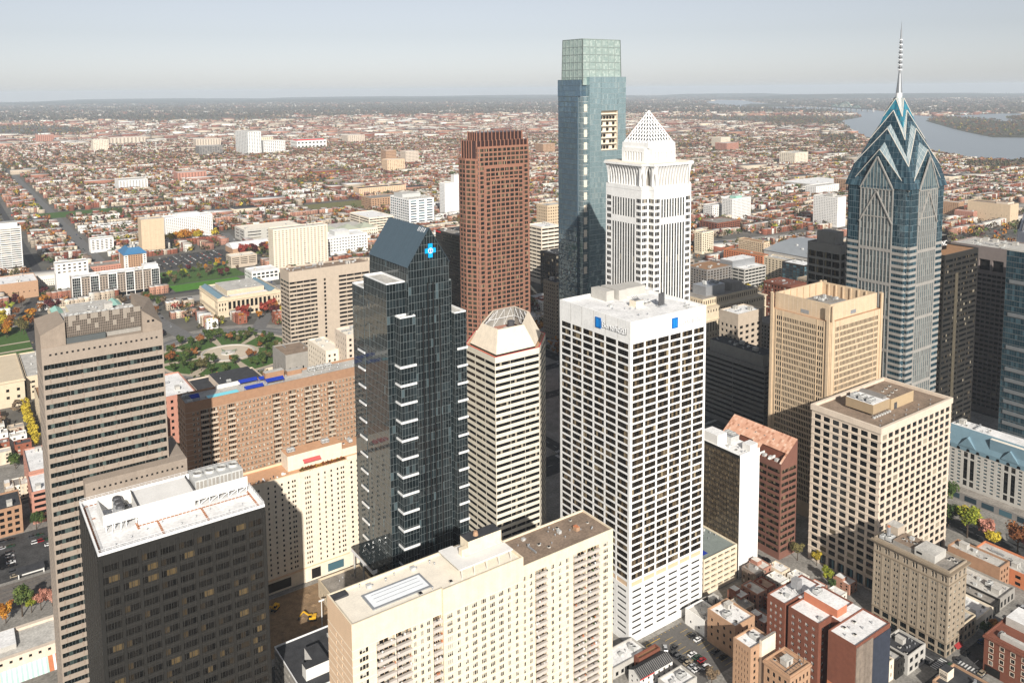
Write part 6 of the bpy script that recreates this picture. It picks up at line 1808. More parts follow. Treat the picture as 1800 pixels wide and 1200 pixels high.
building('apartment_building', 'long pinkish brick building with a grey roof behind the white flats', 'apartment building', 134, 1260, 216, 1290, 13, 'brick_pink', 'roof_grey', nsx=24, nsy=8, nf=3, fw=.4, lo=.3, hi=.7, base=2, units=6, seed=74)
def blue_hip():
    x0, y0, x1, y1, Z = 205, 1231, 234, 1272, 30
    T = thing('apartment_building', 'brick tower with white corners under a bright blue hipped roof', 'apartment building', (x0, y0, 0))
    W = MB(); wins = []
    for o, u, l in faces4(x0, y0, x1, y1):
        facade(W, wins, o, u, cols(5, 1, .5, .2), rows(2, Z - 2, 9, .25, .8, 0, Z), .4, 0)
        facade(W, wins, (o[0] + u[0] * 5, o[1] + u[1] * 5), u, cols(l - 10, round((l - 10) / 3), .4, .2), rows(2, Z - 2, 9, .25, .8, 0, Z), .4, 1)
        facade(W, wins, (o[0] + u[0] * (l - 5), o[1] + u[1] * (l - 5)), u, cols(5, 1, .5, .2), rows(2, Z - 2, 9, .25, .8, 0, Z), .4, 0)
    W.build('wall', [M['white2'], M['brick_tan']], T); emit(T, wins, M['pane'], M['dark'])
    R_ = MB(); P = [(x0 - 1.5, y0 - 1.5), (x1 + 1.5, y0 - 1.5), (x1 + 1.5, y1 + 1.5), (x0 - 1.5, y1 + 1.5)]
    R_.frustum(P, inset(P, 9), Z - .5, Z + 8, 0, cap=False); R_.face([(p[0], p[1], Z + 5.5) for p in inset(P, 7)], 1)
    R_.build('roof', [M['blue_roof'], M['roof_lt']], T); put(T, 'hut', (x0 + x1) / 2, (y0 + y1) / 2, Z + 5.5, 1.5)
blue_hip()
building('apartment_building', 'pair of small white towers with dark balcony recesses beyond the blue roof', 'apartment building', 192, 1443, 226, 1462, 22, 'white2', 'roof_lt', nsx=5, nsy=3, nf=6, fw=.55, lo=.3, hi=.85, units=3, seed=76, depth=1.0)
building('apartment_tower', 'plain tan brick tower beside the orange trees', 'apartment tower', 256, 1376, 290, 1402, 56, 'tan', 'roof_lt', nsx=4, nsy=3, nf=14, fw=.05, lo=.3, hi=.5, units=4, seed=77)
building('apartment_building', 'broad white apartment block above the row of orange trees', 'apartment building', 313, 1474, 392, 1505, 41, 'white2', 'roof_white', nsx=24, nsy=7, nf=13, fw=.5, lo=.3, hi=.75, units=6, seed=78, penthouse=(335, 1480, 372, 1500, 5, 'white2'))
building('apartment_tower', 'tall cream apartment tower with a blank right bay behind the beige slab', 'apartment tower', 380, 1121, 461, 1142, 62, 'cream2', 'roof_lt', nsx=15, nsy=4, nf=19, fw=.55, lo=.36, hi=.72, units=6, seed=79, glass='pane')
building('hospital', 'white angular hospital wing right of the cream apartment tower', 'hospital', 487, 1189, 556, 1230, 29, 'white', 'roof_white', nsx=14, nsy=7, nf=5, fw=.55, lo=.35, hi=.75, units=10, seed=80, penthouse=(505, 1200, 530, 1222, 7, 'unit'))
building('office_building', 'long low pale grey building with ribbon windows beyond the red trees', 'office building', 420, 1385, 520, 1440, 21, 'concrete_lt', 'roof_cream', nsx=3, nsy=2, nf=3, fw=.7, lo=.4, hi=.7, base=3, units=6, seed=81)
def pyramid_hall():
    x0, y0, x1, y1, Z = 528, 1300, 628, 1380, 17
    T = thing('hall', 'long pale hall with shallow green grey pyramid roofs', 'hall', (x0, y0, 0))
    W = MB(); wins = []
    for o, u, l in faces4(x0, y0, x1, y1): facade(W, wins, o, u, cols(l, round(l / 4), .4, .6), rows(4, Z - 3, 2, .3, .75, 0, Z), .4)
    W.build('wall', M['cream2'], T); emit(T, wins, M['pane'], M['dark'])
    R_ = MB(); R_.face(((x0, y0, Z), (x1, y0, Z), (x1, y1, Z), (x0, y1, Z)), 1)
    for k in range(3):
        a = x0 + 2 + k * 33; P = [(a, y0 + 2), (a + 30, y0 + 2), (a + 30, y0 + 32), (a, y0 + 32)]; R_.frustum(P, inset(P, 14.9), Z + .05, Z + 8, 0)
    R_.build('roof', [mat('green_grey_slate', (.34, .36, .28), .8, .1), M['roof_lt']], T)
pyramid_hall()
def barrel_hall():
    x0, y0, x1, y1, Z = 372, 1290, 432, 1330, 9
    T = thing('hall', 'brick hall under a white curved roof behind red autumn trees', 'hall', (x0, y0, 0))
    W = MB(); W.box(x0, y0, 0, x1, y1, Z, 0); W.build('wall', M['brick_tan'], T)
    R_ = MB(); n = 12
    for i in range(n):
        z = lambda t: Z + 7 * math.sin(math.pi * t); y = lambda t: y0 - .5 + (y1 - y0 + 1) * t
        a, b = i / n, (i + 1) / n
        R_.face(((x0 - .5, y(a), z(a)), (x1 + .5, y(a), z(a)), (x1 + .5, y(b), z(b)), (x0 - .5, y(b), z(b))))
    for x in (x0, x1): R_.face([(x, y0 + (y1 - y0) * i / n, Z + 7 * math.sin(math.pi * i / n)) for i in range(n + 1)])
    R_.build('roof', M['roof_white'], T)
barrel_hall()
building('office_building', 'small beige office with black ribbon windows left of the cream apartment tower', 'office building', 340, 1190, 378, 1215, 17, 'beige', 'roof_cream', nsx=3, nsy=3, nf=4, fw=.85, lo=.4, hi=.8, units=4, seed=83)
building('school_building', 'white school building with green glass in front of the cream apartment tower', 'school', 335, 1080, 372, 1110, 15, 'white2', 'roof_white', nsx=6, nsy=5, nf=2, fw=.7, lo=.25, hi=.85, units=3, glass='pane_green', seed=84)
building('office_building', 'white office block with long black bands below the hospital tower', 'office building', 620, 1317, 668, 1400, 31, 'cream2', 'roof_white', nsx=7, nsy=2, nf=6, fw=.93, lo=.4, hi=.85, base=2, units=9, seed=85)
building('hospital', 'white hospital tower with blue grey glazing right of the banded office', 'hospital', 724, 1362, 778, 1440, 50, 'white', 'roof_lt', nsx=3, nsy=9, nf=9, fw=.72, lo=.35, hi=.85, units=8, glass='pane_blue', seed=86, penthouse=(730, 1400, 770, 1435, 7, 'unit'))
building('apartment_building', 'long peach brick apartment block far behind the hospital tower', 'apartment building', 835, 1825, 962, 1860, 19, 'cream_pink', 'roof_dark', nsx=26, nsy=7, nf=5, fw=.4, lo=.3, hi=.75, units=6, seed=87)
building('office_building', 'tan brick block between the hospital and the peach apartments', 'office building', 755, 1590, 830, 1640, 26, 'brick_tan', 'roof_grey', nsx=12, nsy=7, nf=5, fw=.5, lo=.25, hi=.8, units=5, seed=88)
building('office_building', 'tall white slab with rows of tiny windows left of the red granite tower', 'office building', 835, 1417, 905, 1438, 68, 'white', 'roof_lt', nsx=26, nsy=5, nf=20, fw=.42, lo=.35, hi=.75, units=4, seed=89, penthouse=(860, 1421, 886, 1434, 16, 'white2'))
building('office_building', 'long low tan building beneath the tall white slab', 'office building', 720, 1195, 830, 1240, 13, 'tan2', 'roof_dark', nsx=4, nsy=3, nf=2, fw=.8, lo=.4, hi=.75, base=2, units=14, seed=90)
def red_sign_hotel():
    T = building('hotel', 'dark ribbed hotel slab with a small red rooftop sign', 'hotel', 487, 790, 507, 850, 88, 'dark2', 'roof_grey', nsx=6, nsy=22, nf=24, fw=.6, lo=.3, hi=.8, units=8, seed=91)
    s = MB(); s.box(484.6, 838, 86, 485.2, 850, 92, 0); 
    text('Sheraton', T, (486.7, 849, 85.6), 3.2, RW, M['red_sign'], ext=.15)
red_sign_hotel()
building('office_building', 'cream stepped office with curved bands behind the red granite tower', 'office building', 640, 840, 672, 872, 76, 'cream2', 'roof_white', nsx=3, nsy=3, nf=14, fw=.96, lo=.45, hi=.9, units=5, seed=92)
building('office_building', 'black glass office behind the red granite tower', 'office building', 600, 760, 640, 790, 58, 'black', 'roof_dark', nsx=10, nsy=8, nf=12, fw=.8, lo=.2, hi=.9, units=6, seed=93)
building('office_building', 'tan brick tower behind the cream stepped office', 'office building', 700, 905, 735, 930, 92, 'tan', 'roof_lt', nsx=8, nsy=6, nf=20, fw=.4, lo=.3, hi=.75, units=4, seed=94)
building('office_building', 'grey stone office with small windows right of the red granite tower', 'office building', 505, 640, 520, 660, 60, 'hotel', 'roof_dark', nsx=4, nsy=6, nf=14, fw=.45, lo=.3, hi=.75, units=3, seed=95)
# far landmarks
building('apartment_tower', 'slim blue and white tower far off left of centre', 'apartment tower', 1022, 3273, 1075, 3440, 96, 'white2', 'roof_lt', nsx=5, nsy=8, nf=16, fw=.45, lo=.3, hi=.75, units=0, glass='pane_blue', seed=96)
building('apartment_building', 'white lower block beside the slim blue and white tower', 'apartment building', 1090, 3290, 1180, 3360, 55, 'white2', 'roof_lt', nsx=10, nsy=6, nf=8, fw=.5, lo=.3, hi=.75, units=0, seed=97)
building('store', 'white and red box building far off', 'store', 1301, 3481, 1440, 3560, 38, 'white2', 'roof_lt', nsx=8, nsy=5, nf=2, fw=.5, lo=.3, hi=.7, units=0, seed=98, penthouse=(1310, 3490, 1430, 3550, 6, 'red_sign'))
for k, (x, y, dx, dy, z, wm) in enumerate(((560, 3950, 60, 60, 52, 'cream2'), (860, 3380, 90, 60, 40, 'grey'), (1180, 3700, 90, 90, 48, 'cream'), (980, 3900, 110, 60, 40, 'tan2'), (1320, 2500, 50, 40, 46, 'tan2'), (1275, 2560, 40, 40, 48, 'brick_tan'), (700, 4400, 160, 80, 36, 'tan2'), (420, 4800, 80, 60, 44, 'brick_pink'), (1150, 2300, 60, 40, 40, 'cream_pink'), (2060, 2900, 60, 60, 44, 'white2'), (1960, 2560, 60, 50, 40, 'brick_tan'), (2700, 2300, 60, 50, 46, 'cream2'), (2560, 2150, 70, 60, 36, 'brick_pink'), (2300, 1650, 70, 60, 40, 'cream2'), (1920, 2050, 55, 45, 38, 'pane' if 0 else 'dark2'), (560, 2450, 80, 50, 26, 'brick_pink'), (380, 2300, 70, 60, 30, 'white2'), (1640, 3700, 90, 70, 40, 'tan2'))):
    building('apartment_building', ['cream tower far off in the row house district', 'grey block far off right of the left edge towers', 'cream block beyond the slim blue tower', 'wide pale tan block beyond the slim blue tower', 'tan tower standing left of the red granite tower', 'brick tower next to a tan tower far left of the red granite tower', 'very wide tan block near the horizon haze', 'pink brick tower near the horizon at left', 'peach tower in the middle of the row houses', 'white tower far beyond the pyramid tower', 'tan tower far beyond the pyramid tower', 'cream tower near the river bank', 'pink tower near the river bank', 'cream block right of the pyramid tower far off', 'dark blue grey block far right of the pyramid tower', 'pink school block among the left row houses', 'white school block among the left row houses', 'tan block far behind the tallest tower'][k], 'apartment building', x, y, x + dx, y + dy, z, wm, 'roof_lt', nsx=9, nsy=8, nf=8, fw=.5, lo=.3, hi=.75, units=0, seed=100 + k)
# ================================================================ street level, lower right and lower left
def brick_hotel():
    x0, y0, x1, y1, Z = 292.0, 175.0, 317.0, 218.0, 30.0
    T = thing('apartment_building', 'dark red brick apartment house in three wings with a salmon roof storey', 'apartment building', (x0, y0, 0))
    W = MB(); wins = []
    segs = ((187.5, 175.0, 'n'), (207.0, 192.0, 'w'), (218.0, 208.5, 'w'))
    def wing(ya, yb, blank):
        for i, (o, u, l) in enumerate(faces4(x0, ya, x1, yb)):
            if i == 3 and not blank: facade(W, wins, o, u, cols(l, 4 if l > 12 else 3, .44, .8), rows(3, 28, 8, .25, .75, 0, Z), .25)
            elif i in (0, 2) and not blank: facade(W, wins, o, u, cols(l, 5, .35, .8), rows(3, 28, 8, .25, .75, 0, Z), .25)
            elif i == 1: facade(W, wins, o, u, cols(l, 4, .44, .8), rows(3, 28, 8, .25, .75, 0, Z), .25)
            else: W.face(((*o, 0), (o[0] + u[0] * l, o[1] + u[1] * l, 0), (o[0] + u[0] * l, o[1] + u[1] * l, Z), (*o, Z)), 0)
        parapet(W, [(x0, ya), (x1, ya), (x1, yb), (x0, yb)], Z, .7, .35)
    wing(175.0, 187.5, True); wing(192.0, 207.0, False); wing(208.7, 218.0, False)
    W.box(x0 + 9, 187.5, 0, x1 - .5, 192.0, Z - .2, 0, 1); W.box(x0 + 9, 207.0, 0, x1 - .5, 208.7, Z - .2, 0, 1)
    W.build('wall', [M['brick'], M['roof_white']], T)
    s = MB(); s.box(x0 + .2, 174.7, 0, x0 + 12, 174.97, Z - 1, 0); s.build('rendered_wall', mat('stained_render', (.21, .17, .135), .9, .3, .5, streak=.4), T)
    s = MB(); s.box(x0 + 12.05, 174.7, 0, x1, 174.97, Z - 2, 0); s.build('tinted_wall', mat('navy_wall_shade', (.035, .042, .06), .8, .2, .5, streak=.2), T)  # navy colour stands in for a shadow over this half of the south wall
    s = MB(); s.box(x0 - .12, 175.0, 0, x0 - .02, 187.4, 8, 0); s.build('tinted_wall', M['orange'], T)
    emit(T, wins, M['pane_res'], M['white2'], nx=2, ny=2, fw=.14)
    for a, b in ((175.35, 187.15), (192.35, 206.65), (209.05, 217.65)):
        flat_roof(T, [(x0 + .35, a), (x1 - .35, a), (x1 - .35, b), (x0 + .35, b)], Z - .7, M['roof_white'])
    p = MB(); p.box(x0 + 10, 190.0, Z - .7, x0 + 17, 206.3, Z + 3.4, 0, 1); p.build('penthouse', [mat('salmon_brick', (.50, .18, .10), .85, .1, .5), M['roof_white']], T)
    k = MB()
    for dx in (0, 3):
        for dy in (0, 3): k.bar((x0 + 11 + dx, 210.5 + dy, Z - .7), (x0 + 11 + dx, 210.5 + dy, Z + 3), .12, 1)
    k.box(x0 + 10.8, 210.3, Z + 1.4, x0 + 14.2, 213.7, Z + 5.4, 0, bottom=True); k.build('cooling_tower', [M['steel'], M['steel_dk']], T)
    kit(T, x0 + 1, 209, x0 + 10, 217, Z - .7, 4, 3, ('box', 'vent', 'hatch')); kit(T, x0 + 2, 176, x1 - 2, 186.5, Z - .7, 7, 4, ('vent', 'hatch', 'box')); put(T, 'fan', x0 + 13.5, 202, Z + 3.4, 1.0); put(T, 'box', x0 + 4, 194, Z - .7, .8)
brick_hotel()
def two_tan():
    T = building('apartment_building', 'tall narrow tan brick house with a white roof beside the parking lot', 'apartment building', 262.5, 203.5, 275.5, 212.5, 24.5, 'brick_tan', 'roof_white', nsx=3, nsy=5, nf=8, fw=.34, lo=.25, hi=.8, base=1, top=1.6, units=3, seed=201)
    p = MB(); p.box(268, 202.2, 0, 277, 203.45, 26.5, 0, 1); p.build('stair_tower', [M['cream2'], M['roof_grey']], T)
    T = building('office_building', 'cream trimmed brick house with roof pipework below the narrow tan brick house', 'office building', 266.0, 187.0, 279.5, 199.5, 21.0, 'brick_tan', 'roof_white', nsx=5, nsy=4, nf=5, fw=.45, lo=.25, hi=.8, base=1, top=2.2, units=6, seed=202, cornice=.4)
    p = MB()
    for i in range(6): p.bar((267.5 + i * 1.9, 189, 20.4), (268.2 + i * 1.9, 198, 20.4), .09, 0)
    p.bar((267, 190, 20.6), (278, 190.5, 20.6), .12, 0); p.cyl(277.5, 189, 20, 23, .12, .1, 6, 0); p.build('roof_pipe', M['steel_dk'], T)
    building('office_building', 'square tan brick house with a white roof above the parking lot', 'office building', 278.5, 224.5, 292.0, 240.5, 16.0, 'brick_tan', 'roof_white', nsx=4, nsy=4, nf=3, fw=.3, lo=.3, hi=.75, base=3, top=2.5, units=6, seed=203)
    T = building('garage', 'low white walled shed with cluttered roof beside the white grid tower', 'garage', 279.5, 243.0, 291.0, 255.0, 8.0, 'white2', 'roof_lt', nsx=2, nsy=2, nf=1, fw=.2, lo=.2, hi=.4, base=1, top=1, units=5, seed=204)
    building('garage', 'dark flat roofed shed between the white walled shed and the parking ramp building', 'garage', 292.5, 246, 302.0, 257.5, 6.0, 'concrete', 'roof_dark', nsx=2, nsy=2, nf=1, fw=.3, lo=.2, hi=.6, base=1, top=1, units=5, seed=205)
two_tan()
def red_corner():
    T = building('hotel', 'red brick corner building with stone trimmed windows and a dark roof', 'hotel', 361.0, 112.0, 392.0, 157.0, 17.5, 'brick', 'roof_dark', nsx=6, nsy=10, nf=4, fw=.36, lo=.2, hi=.78, base=4.2, top=1.6, units=16, glass='pane_res', seed=206, nx=2, bar=.12, cornice=.5)
    f = MB()
    for k in range(10):
        y = 157 - .8 - 43.4 * (k + .5) / 10
        for j in range(4):
            z = 4.2 + 11.7 / 4 * j
            for dy in (-.95, .8): f.box(360.9, y + dy, z + .5, 360.98, y + dy + .15, z + 2.35, 0)
            f.box(360.9, y - .95, z + .4, 360.98, y + .95, z + .55, 0); f.box(360.9, y - .95, z + 2.3, 360.98, y + .95, z + 2.5, 0)
    f.build('window_surround', M['cream2'], T)
    p = MB(); p.box(364, 125, 16.5, 366, 152, 19.0, 0, 1); p.build('penthouse', [M['concrete_lt'], M['roof_lt']], T)
    p = MB(); p.box(376, 144, 16.5, 388, 155, 20.5, 0, 1); p.build('penthouse', [M['concrete_lt'], M['roof_white']], T)
    s = MB(); s.box(360.75, 150, .5, 360.95, 156, 4.0, 0); s.build('shopfront', M['pane'], T)
red_corner()
def sign_house():
    T = building('shop_building', 'low black roofed shop with a painted sign box on top', 'shop', 330.0, 138.0, 347.5, 163.0, 6.0, 'brick_tan', 'roof_dark', nsx=4, nsy=5, nf=1, fw=.4, lo=.15, hi=.6, base=.5, top=2, units=2, seed=207)
    b = MB(); b.box(335.0, 159.3, 5.1, 340.2, 166.4 - 3.6, 9.2, 0, 1); s = b.build('sign_box', [M['cream2'], M['roof_dark']], T)
    l = MB()
    rnd = random.Random(4)
    # illegible painted lines on the long side
    for r_, (z, h, n) in enumerate(((8.35, .3, 9), (7.75, .22, 6), (6.9, .55, 8), (6.2, .55, 8), (5.6, .2, 10))):
        y = 162.5; 
        for i in range(n):
            w_ = 3.0 / n * rnd.uniform(.55, .8); l.face(((334.93, y, z), (334.93, y - w_, z), (334.93, y - w_, z + h), (334.93, y, z + h))); y -= 3.0 / n
    l.build('lettering', M['dark'], s)
sign_house()
building('shop_building', 'dark roofed shop with white hatches in front of the old hotel', 'shop', 331.5, 174.5, 346.0, 187.0, 9.0, 'concrete_lt', 'roof_dark', nsx=3, nsy=4, nf=2, fw=.6, lo=.2, hi=.75, base=.3, top=.8, units=8, seed=208)
building('shop_building', 'narrow navy fronted shop next to the dark roofed shop', 'shop', 325.0, 176.0, 331.2, 187.0, 8.6, 'dark2', 'roof_lt', nsx=2, nsy=3, nf=2, fw=.35, lo=.25, hi=.75, base=1, top=1, units=2, seed=209)
building('shop_building', 'narrow cream fronted shop beside the red brick apartments', 'shop', 318.5, 177.0, 324.8, 188.0, 9.4, 'cream2', 'roof_white', nsx=2, nsy=3, nf=2, fw=.35, lo=.25, hi=.75, base=1, top=1, units=2, seed=210)
building('shop_building', 'stone fronted two storey shop with arched windows against the old hotel', 'shop', 372.2, 171.0, 384.0, 186.0, 9.5, 'limestone', 'roof_lt', nsx=3, nsy=3, nf=2, fw=.62, lo=.15, hi=.75, base=.4, top=1, units=2, seed=211)
building('shop_building', 'row of low shops with a long pale roof right of the old hotel', 'shop', 384.4, 171.5, 402.0, 193.5, 6.0, 'cream2', 'roof_white', nsx=5, nsy=4, nf=1, fw=.75, lo=.1, hi=.6, base=.3, top=1.4, units=7, seed=212)
building('shop_building', 'grey roofed shop with a big glass front on the shopping street', 'shop', 402.3, 172.0, 410.0, 194.0, 6.6, 'dark2', 'roof_grey', nsx=2, nsy=4, nf=1, fw=.85, lo=.08, hi=.75, base=.3, top=.8, units=4, seed=213)
building('shop_building', 'taller shop with a bare brown brick side wall on the shopping street', 'shop', 427.0, 180.0, 437.5, 206.0, 12.5, 'brick_brown', 'roof_lt', nsx=3, nsy=2, nf=3, fw=.5, lo=.25, hi=.75, base=1, top=1.4, units=5, seed=214, blank='W')
building('shop_building', 'shop with a pale sheet roof between the glass front and the brown brick wall', 'shop', 410.4, 172.5, 426.6, 196.0, 6.2, 'concrete', 'roof_lt', nsx=4, nsy=4, nf=1, fw=.6, lo=.1, hi=.7, base=.3, top=.8, units=8, seed=215)
building('shop_building', 'rust walled low block at the far end of the shop row', 'shop', 438.0, 172.0, 455.0, 200.0, 8.4, 'orange', 'roof_lt', nsx=4, nsy=4, nf=2, fw=.4, lo=.2, hi=.7, base=.5, top=1, units=8, seed=216)
# parking ramp against the white grid tower
def ramp():
    x0, y0, x1, y1, Z = 302.5, 264.0, 327.8, 288.0, 19.5
    T = thing('parking_garage', 'cream open sided parking garage with a green deck beside the white tower', 'garage', (x0, y0, 0))
    W = MB(); wins = []
    for o, u, l in faces4(x0, y0, x1, y1): facade(W, wins, o, u, cols(l, 5, .86, .3), rows(.5, 18.5, 6, .42, .9, 0, Z), .9)
    q = parapet(W, [(x0, y0), (x1, y0), (x1, y1), (x0, y1)], Z, .9, .4); W.build('wall', M['cream'], T)
    emit(T, wins, M['black'], M['steel_dk'], 'opening')
    flat_roof(T, q, Z - .9, mat('grey_green_deck', (.22, .25, .23), .9, .15)); 
    p = MB(); p.box(305, 268, Z - .88, 310, 274, Z - .8, 0); p.build('deck_cover', M['awning_blue'], T)
    kit(T, 312, 276, 327, 287, Z - .9, 6, 5)
ramp()
# garage with black roof in front of the building site
def site_garage():
    x0, y0, x1, y1, Z = 98.5, 276.0, 150.0, 307.5, 33.0
    T = thing('parking_garage', 'black roofed garage with a white stair house before the building site', 'garage', (x0, y0, 0))
    W = MB(); wins = []
    for o, u, l in faces4(x0, y0, x1, y1): facade(W, wins, o, u, cols(l, 4, .94, .3), rows(1, 32, 10, .4, .92, 0, Z), .8)
    W.build('wall', M['concrete'], T); emit(T, wins, M['black'], M['steel_dk'], 'opening')
    pr = MB(); q = parapet(pr, [(x0, y0), (x1, y0), (x1, y1), (x0, y1)], Z + .5, .6, .3); pr.prism([(x0, y0), (x1, y0), (x1, y1), (x0, y1)], Z, Z + .5, 0, cap=False); pr.build('parapet', M['white_metal'], T)
    flat_roof(T, q, Z - .1, M['roof_dark'])
    p = MB(); p.prism([(102, 282), (111.5, 282), (111.5, 294), (106, 294), (106, 286), (102, 286)], Z - .1, Z + 4.6, 0, 1); p.build('penthouse', [M['white2'], M['roof_dark']], T)
    kit(T, 113, 280, 145, 305, Z - .1, 6, 3, ('vent', 'hatch', 'box'))
site_garage()
building('bank_branch', 'low stone pavilion with a grey roof beside the building site', 'pavilion', 144.5, 361.5, 167.0, 377.5, 9.5, 'limestone', 'roof_grey', nsx=5, nsy=4, nf=1, fw=.3, lo=.2, hi=.6, base=1, top=2, units=3, seed=220)
# bottom centre
building('shop_building', 'low white roofed shops at the foot of the white grid tower', 'shop', 226.0, 247.0, 247.0, 257.5, 5.2, 'concrete_lt', 'roof_white', nsx=6, nsy=3, nf=1, fw=.5, lo=.1, hi=.6, base=.5, top=1, units=4, seed=221)
building('shop_building', 'shop with a rust brown roof strip beside the parking lot', 'shop', 238.0, 243.4, 251.0, 246.6, 6.6, 'brick', 'roof_brown', nsx=4, nsy=1, nf=1, fw=.4, lo=.2, hi=.7, base=.8, top=1, units=2, seed=222)
def ribbed_roof_house():
    x0, y0, x1, y1, Z = 230.5, 235.0, 250.0, 242.0, 6.0
    T = thing('shop_building', 'white walled shop with a dark ribbed pitched roof beside the parking lot', 'shop', (x0, y0, 0))
    W = MB(); wins = []
    for o, u, l in faces4(x0, y0, x1, y1): facade(W, wins, o, u, cols(l, max(2, round(l / 3.5)), .35, .4), rows(1, 5.4, 2, .25, .75, 0, Z), .2)
    W.face(((x0, y0, Z), (x0, y1, Z), (x0, (y0 + y1) / 2, Z + 2))); W.face(((x1, y0, Z), (x1, y1, Z), (x1, (y0 + y1) / 2, Z + 2)))
    W.build('wall', M['white2'], T); emit(T, wins, M['pane'], M['dark'])
    R_ = MB(); ym = (y0 + y1) / 2
    R_.face(((x0 - .3, y0 - .4, Z - .1), (x1 + .3, y0 - .4, Z - .1), (x1 + .3, ym, Z + 2.1), (x0 - .3, ym, Z + 2.1))); R_.face(((x0 - .3, y1 + .4, Z - .1), (x1 + .3, y1 + .4, Z - .1), (x1 + .3, ym, Z + 2.1), (x0 - .3, ym, Z + 2.1)))
    for i in range(20):
        x = x0 + (x1 - x0) * i / 19; R_.bar((x, y0 - .4, Z), (x, ym, Z + 2.2), .09, 1)
    R_.build('roof', [M['roof_dark'], M['concrete']], T)
    e = MB(); e.box(x0 - .35, y0 - .5, Z - .5, x0 + 8, y0 - .42, Z - .1, 0); e.build('gutter', M['red_sign'], T)
ribbed_roof_house()
building('garden_pavilion', 'small white roofed house by the lower edge under the parking lot', 'house', 236, 221, 250, 230, 7.0, 'concrete_lt', 'roof_white', nsx=3, nsy=3, nf=2, fw=.4, lo=.2, hi=.7, base=.5, top=1, units=3, seed=224)
# lower left
def tan_terminal():
    x0, y0, x1, y1, Z = -12.0, 396.0, 33.0, 419.0, 12.5
    T = thing('station_building', 'low tan stone building with small square openings and a pale green striped canopy', 'station', (x0, y0, 0))
    W = MB(); wins = []
    for i, (o, u, l) in enumerate(faces4(x0, y0, x1, y1)): facade(W, wins, o, u, cols(l, round(l / 3.8), .32, .5), [(0, 9.4, None, None), (9.4, 11.6, 9.9, 11.2), (11.6, Z, None, None)], .4)
    q = parapet(W, [(x0, y0), (x1, y0), (x1, y1), (x0, y1)], Z, 1.2, 2.2); W.build('wall', M['tan2'], T); emit(T, wins, M['pane'], M['dark'])
    flat_roof(T, q, Z - 1.2, M['roof_lt'])
    for k in range(5):
        w = MB(); w.box(x0 + 4 + k * 8.5, y0 - .1, 3.0, x0 + 8.5 + k * 8.5, y0 - .02, 7.4, 0); w.build('shopfront', M['pane_green'], T)
    c = MB()
    for i in range(26):
        xa = 8 + i * .95
        c.face(((xa, 389, 4.4), (xa + .95, 389, 4.4), (xa + .95, 395.9, 7.6), (xa, 395.9, 7.6)), 2 if i in (19, 20, 22) else i % 2)
    c.build('canopy', [mat('pale_green_canvas', (.42, .62, .54), .7, .05), M['white_metal'], M['orange']], T)
    p = MB(); p.box(-10, 404, Z - 1.2, 15, 417, Z + 1.0, 0, 1); p.build('penthouse', [M['concrete_lt'], M['roof_white']], T)
    s = MB(); s.box(-6, y0 - .4, 1.5, 6, y0 - .12, 7, 0); s.box(-6.3, y0 - .5, 6.9, 6.3, y0 - .41, 7.4, 1); s.build('video_screen', [M['black_sign'], M['blue_sign']], T)
tan_terminal()
building('office_building', 'low red brick office with large dark windows by the left parking lot', 'office building', -4, 537, 27.5, 560, 17, 'brick_brown', 'roof_dark', nsx=8, nsy=6, nf=4, fw=.6, lo=.2, hi=.75, base=1, top=1, units=6, seed=230)
building('parking_garage', 'pink brick garage with open decks and a white roof beside the red brick office', 'garage', 33, 543, 52, 570, 20, 'brick_pink', 'roof_white', nsx=2, nsy=3, nf=5, fw=.9, lo=.35, hi=.85, base=1, top=1, units=3, seed=231, glass='black' if 0 else 'pane')
building('apartment_building', 'pink brick block with a white flat roof behind the open garage', 'apartment building', 34, 572, 58, 612, 21, 'brick_pink', 'roof_white', nsx=4, nsy=6, nf=6, fw=.35, lo=.3, hi=.7, units=5, seed=232)
building('office_building', 'plain charcoal box between the pink brick block and the yellow trees', 'office building', 47, 616, 66, 640, 21, 'dark2', 'roof_grey', nsx=2, nsy=2, nf=2, fw=.2, lo=.3, hi=.5, units=1, seed=233)
building('museum', 'pale stone museum with a large plain grey roof on the left edge', 'museum', -60, 765, 47, 846, 22, 'limestone', 'roof_grey', nsx=14, nsy=12, nf=2, fw=.3, lo=.3, hi=.7, base=5, top=5, units=6, seed=234, penthouse=(-40, 800, 30, 840, 3, 'cream2'), cornice=.8)
building('office_building', 'long narrow stone range with a brown roof beside the yellow street trees', 'office building', 52, 645, 66, 745, 20, 'limestone', 'roof_brown', nsx=3, nsy=18, nf=4, fw=.35, lo=.3, hi=.75, base=3, units=7, seed=235)
building('museum_wing', 'lower pale stone wing with skylights beside the museum', 'museum', 49, 775, 84, 850, 20, 'limestone', 'roof_lt', nsx=4, nsy=8, nf=3, fw=.3, lo=.3, hi=.7, base=4, top=3, units=9, seed=236)
def booth():
    T = thing('parking_booth', 'long white open fronted shelter with a dark roof in the left parking lot', 'shelter', (21, 484, 0))
    b = MB(); b.box(21, 487, 0, 33, 490, 3, 0); b.box(21, 484, 0, 21.4, 487, 3, 0); b.box(32.6, 484, 0, 33, 487, 3, 0); b.build('wall', M['white2'], T)
    b = MB(); b.box(20.6, 483.4, 3, 33.4, 490.3, 3.4, 0, bottom=True); b.build('roof', M['roof_dark'], T)
booth()

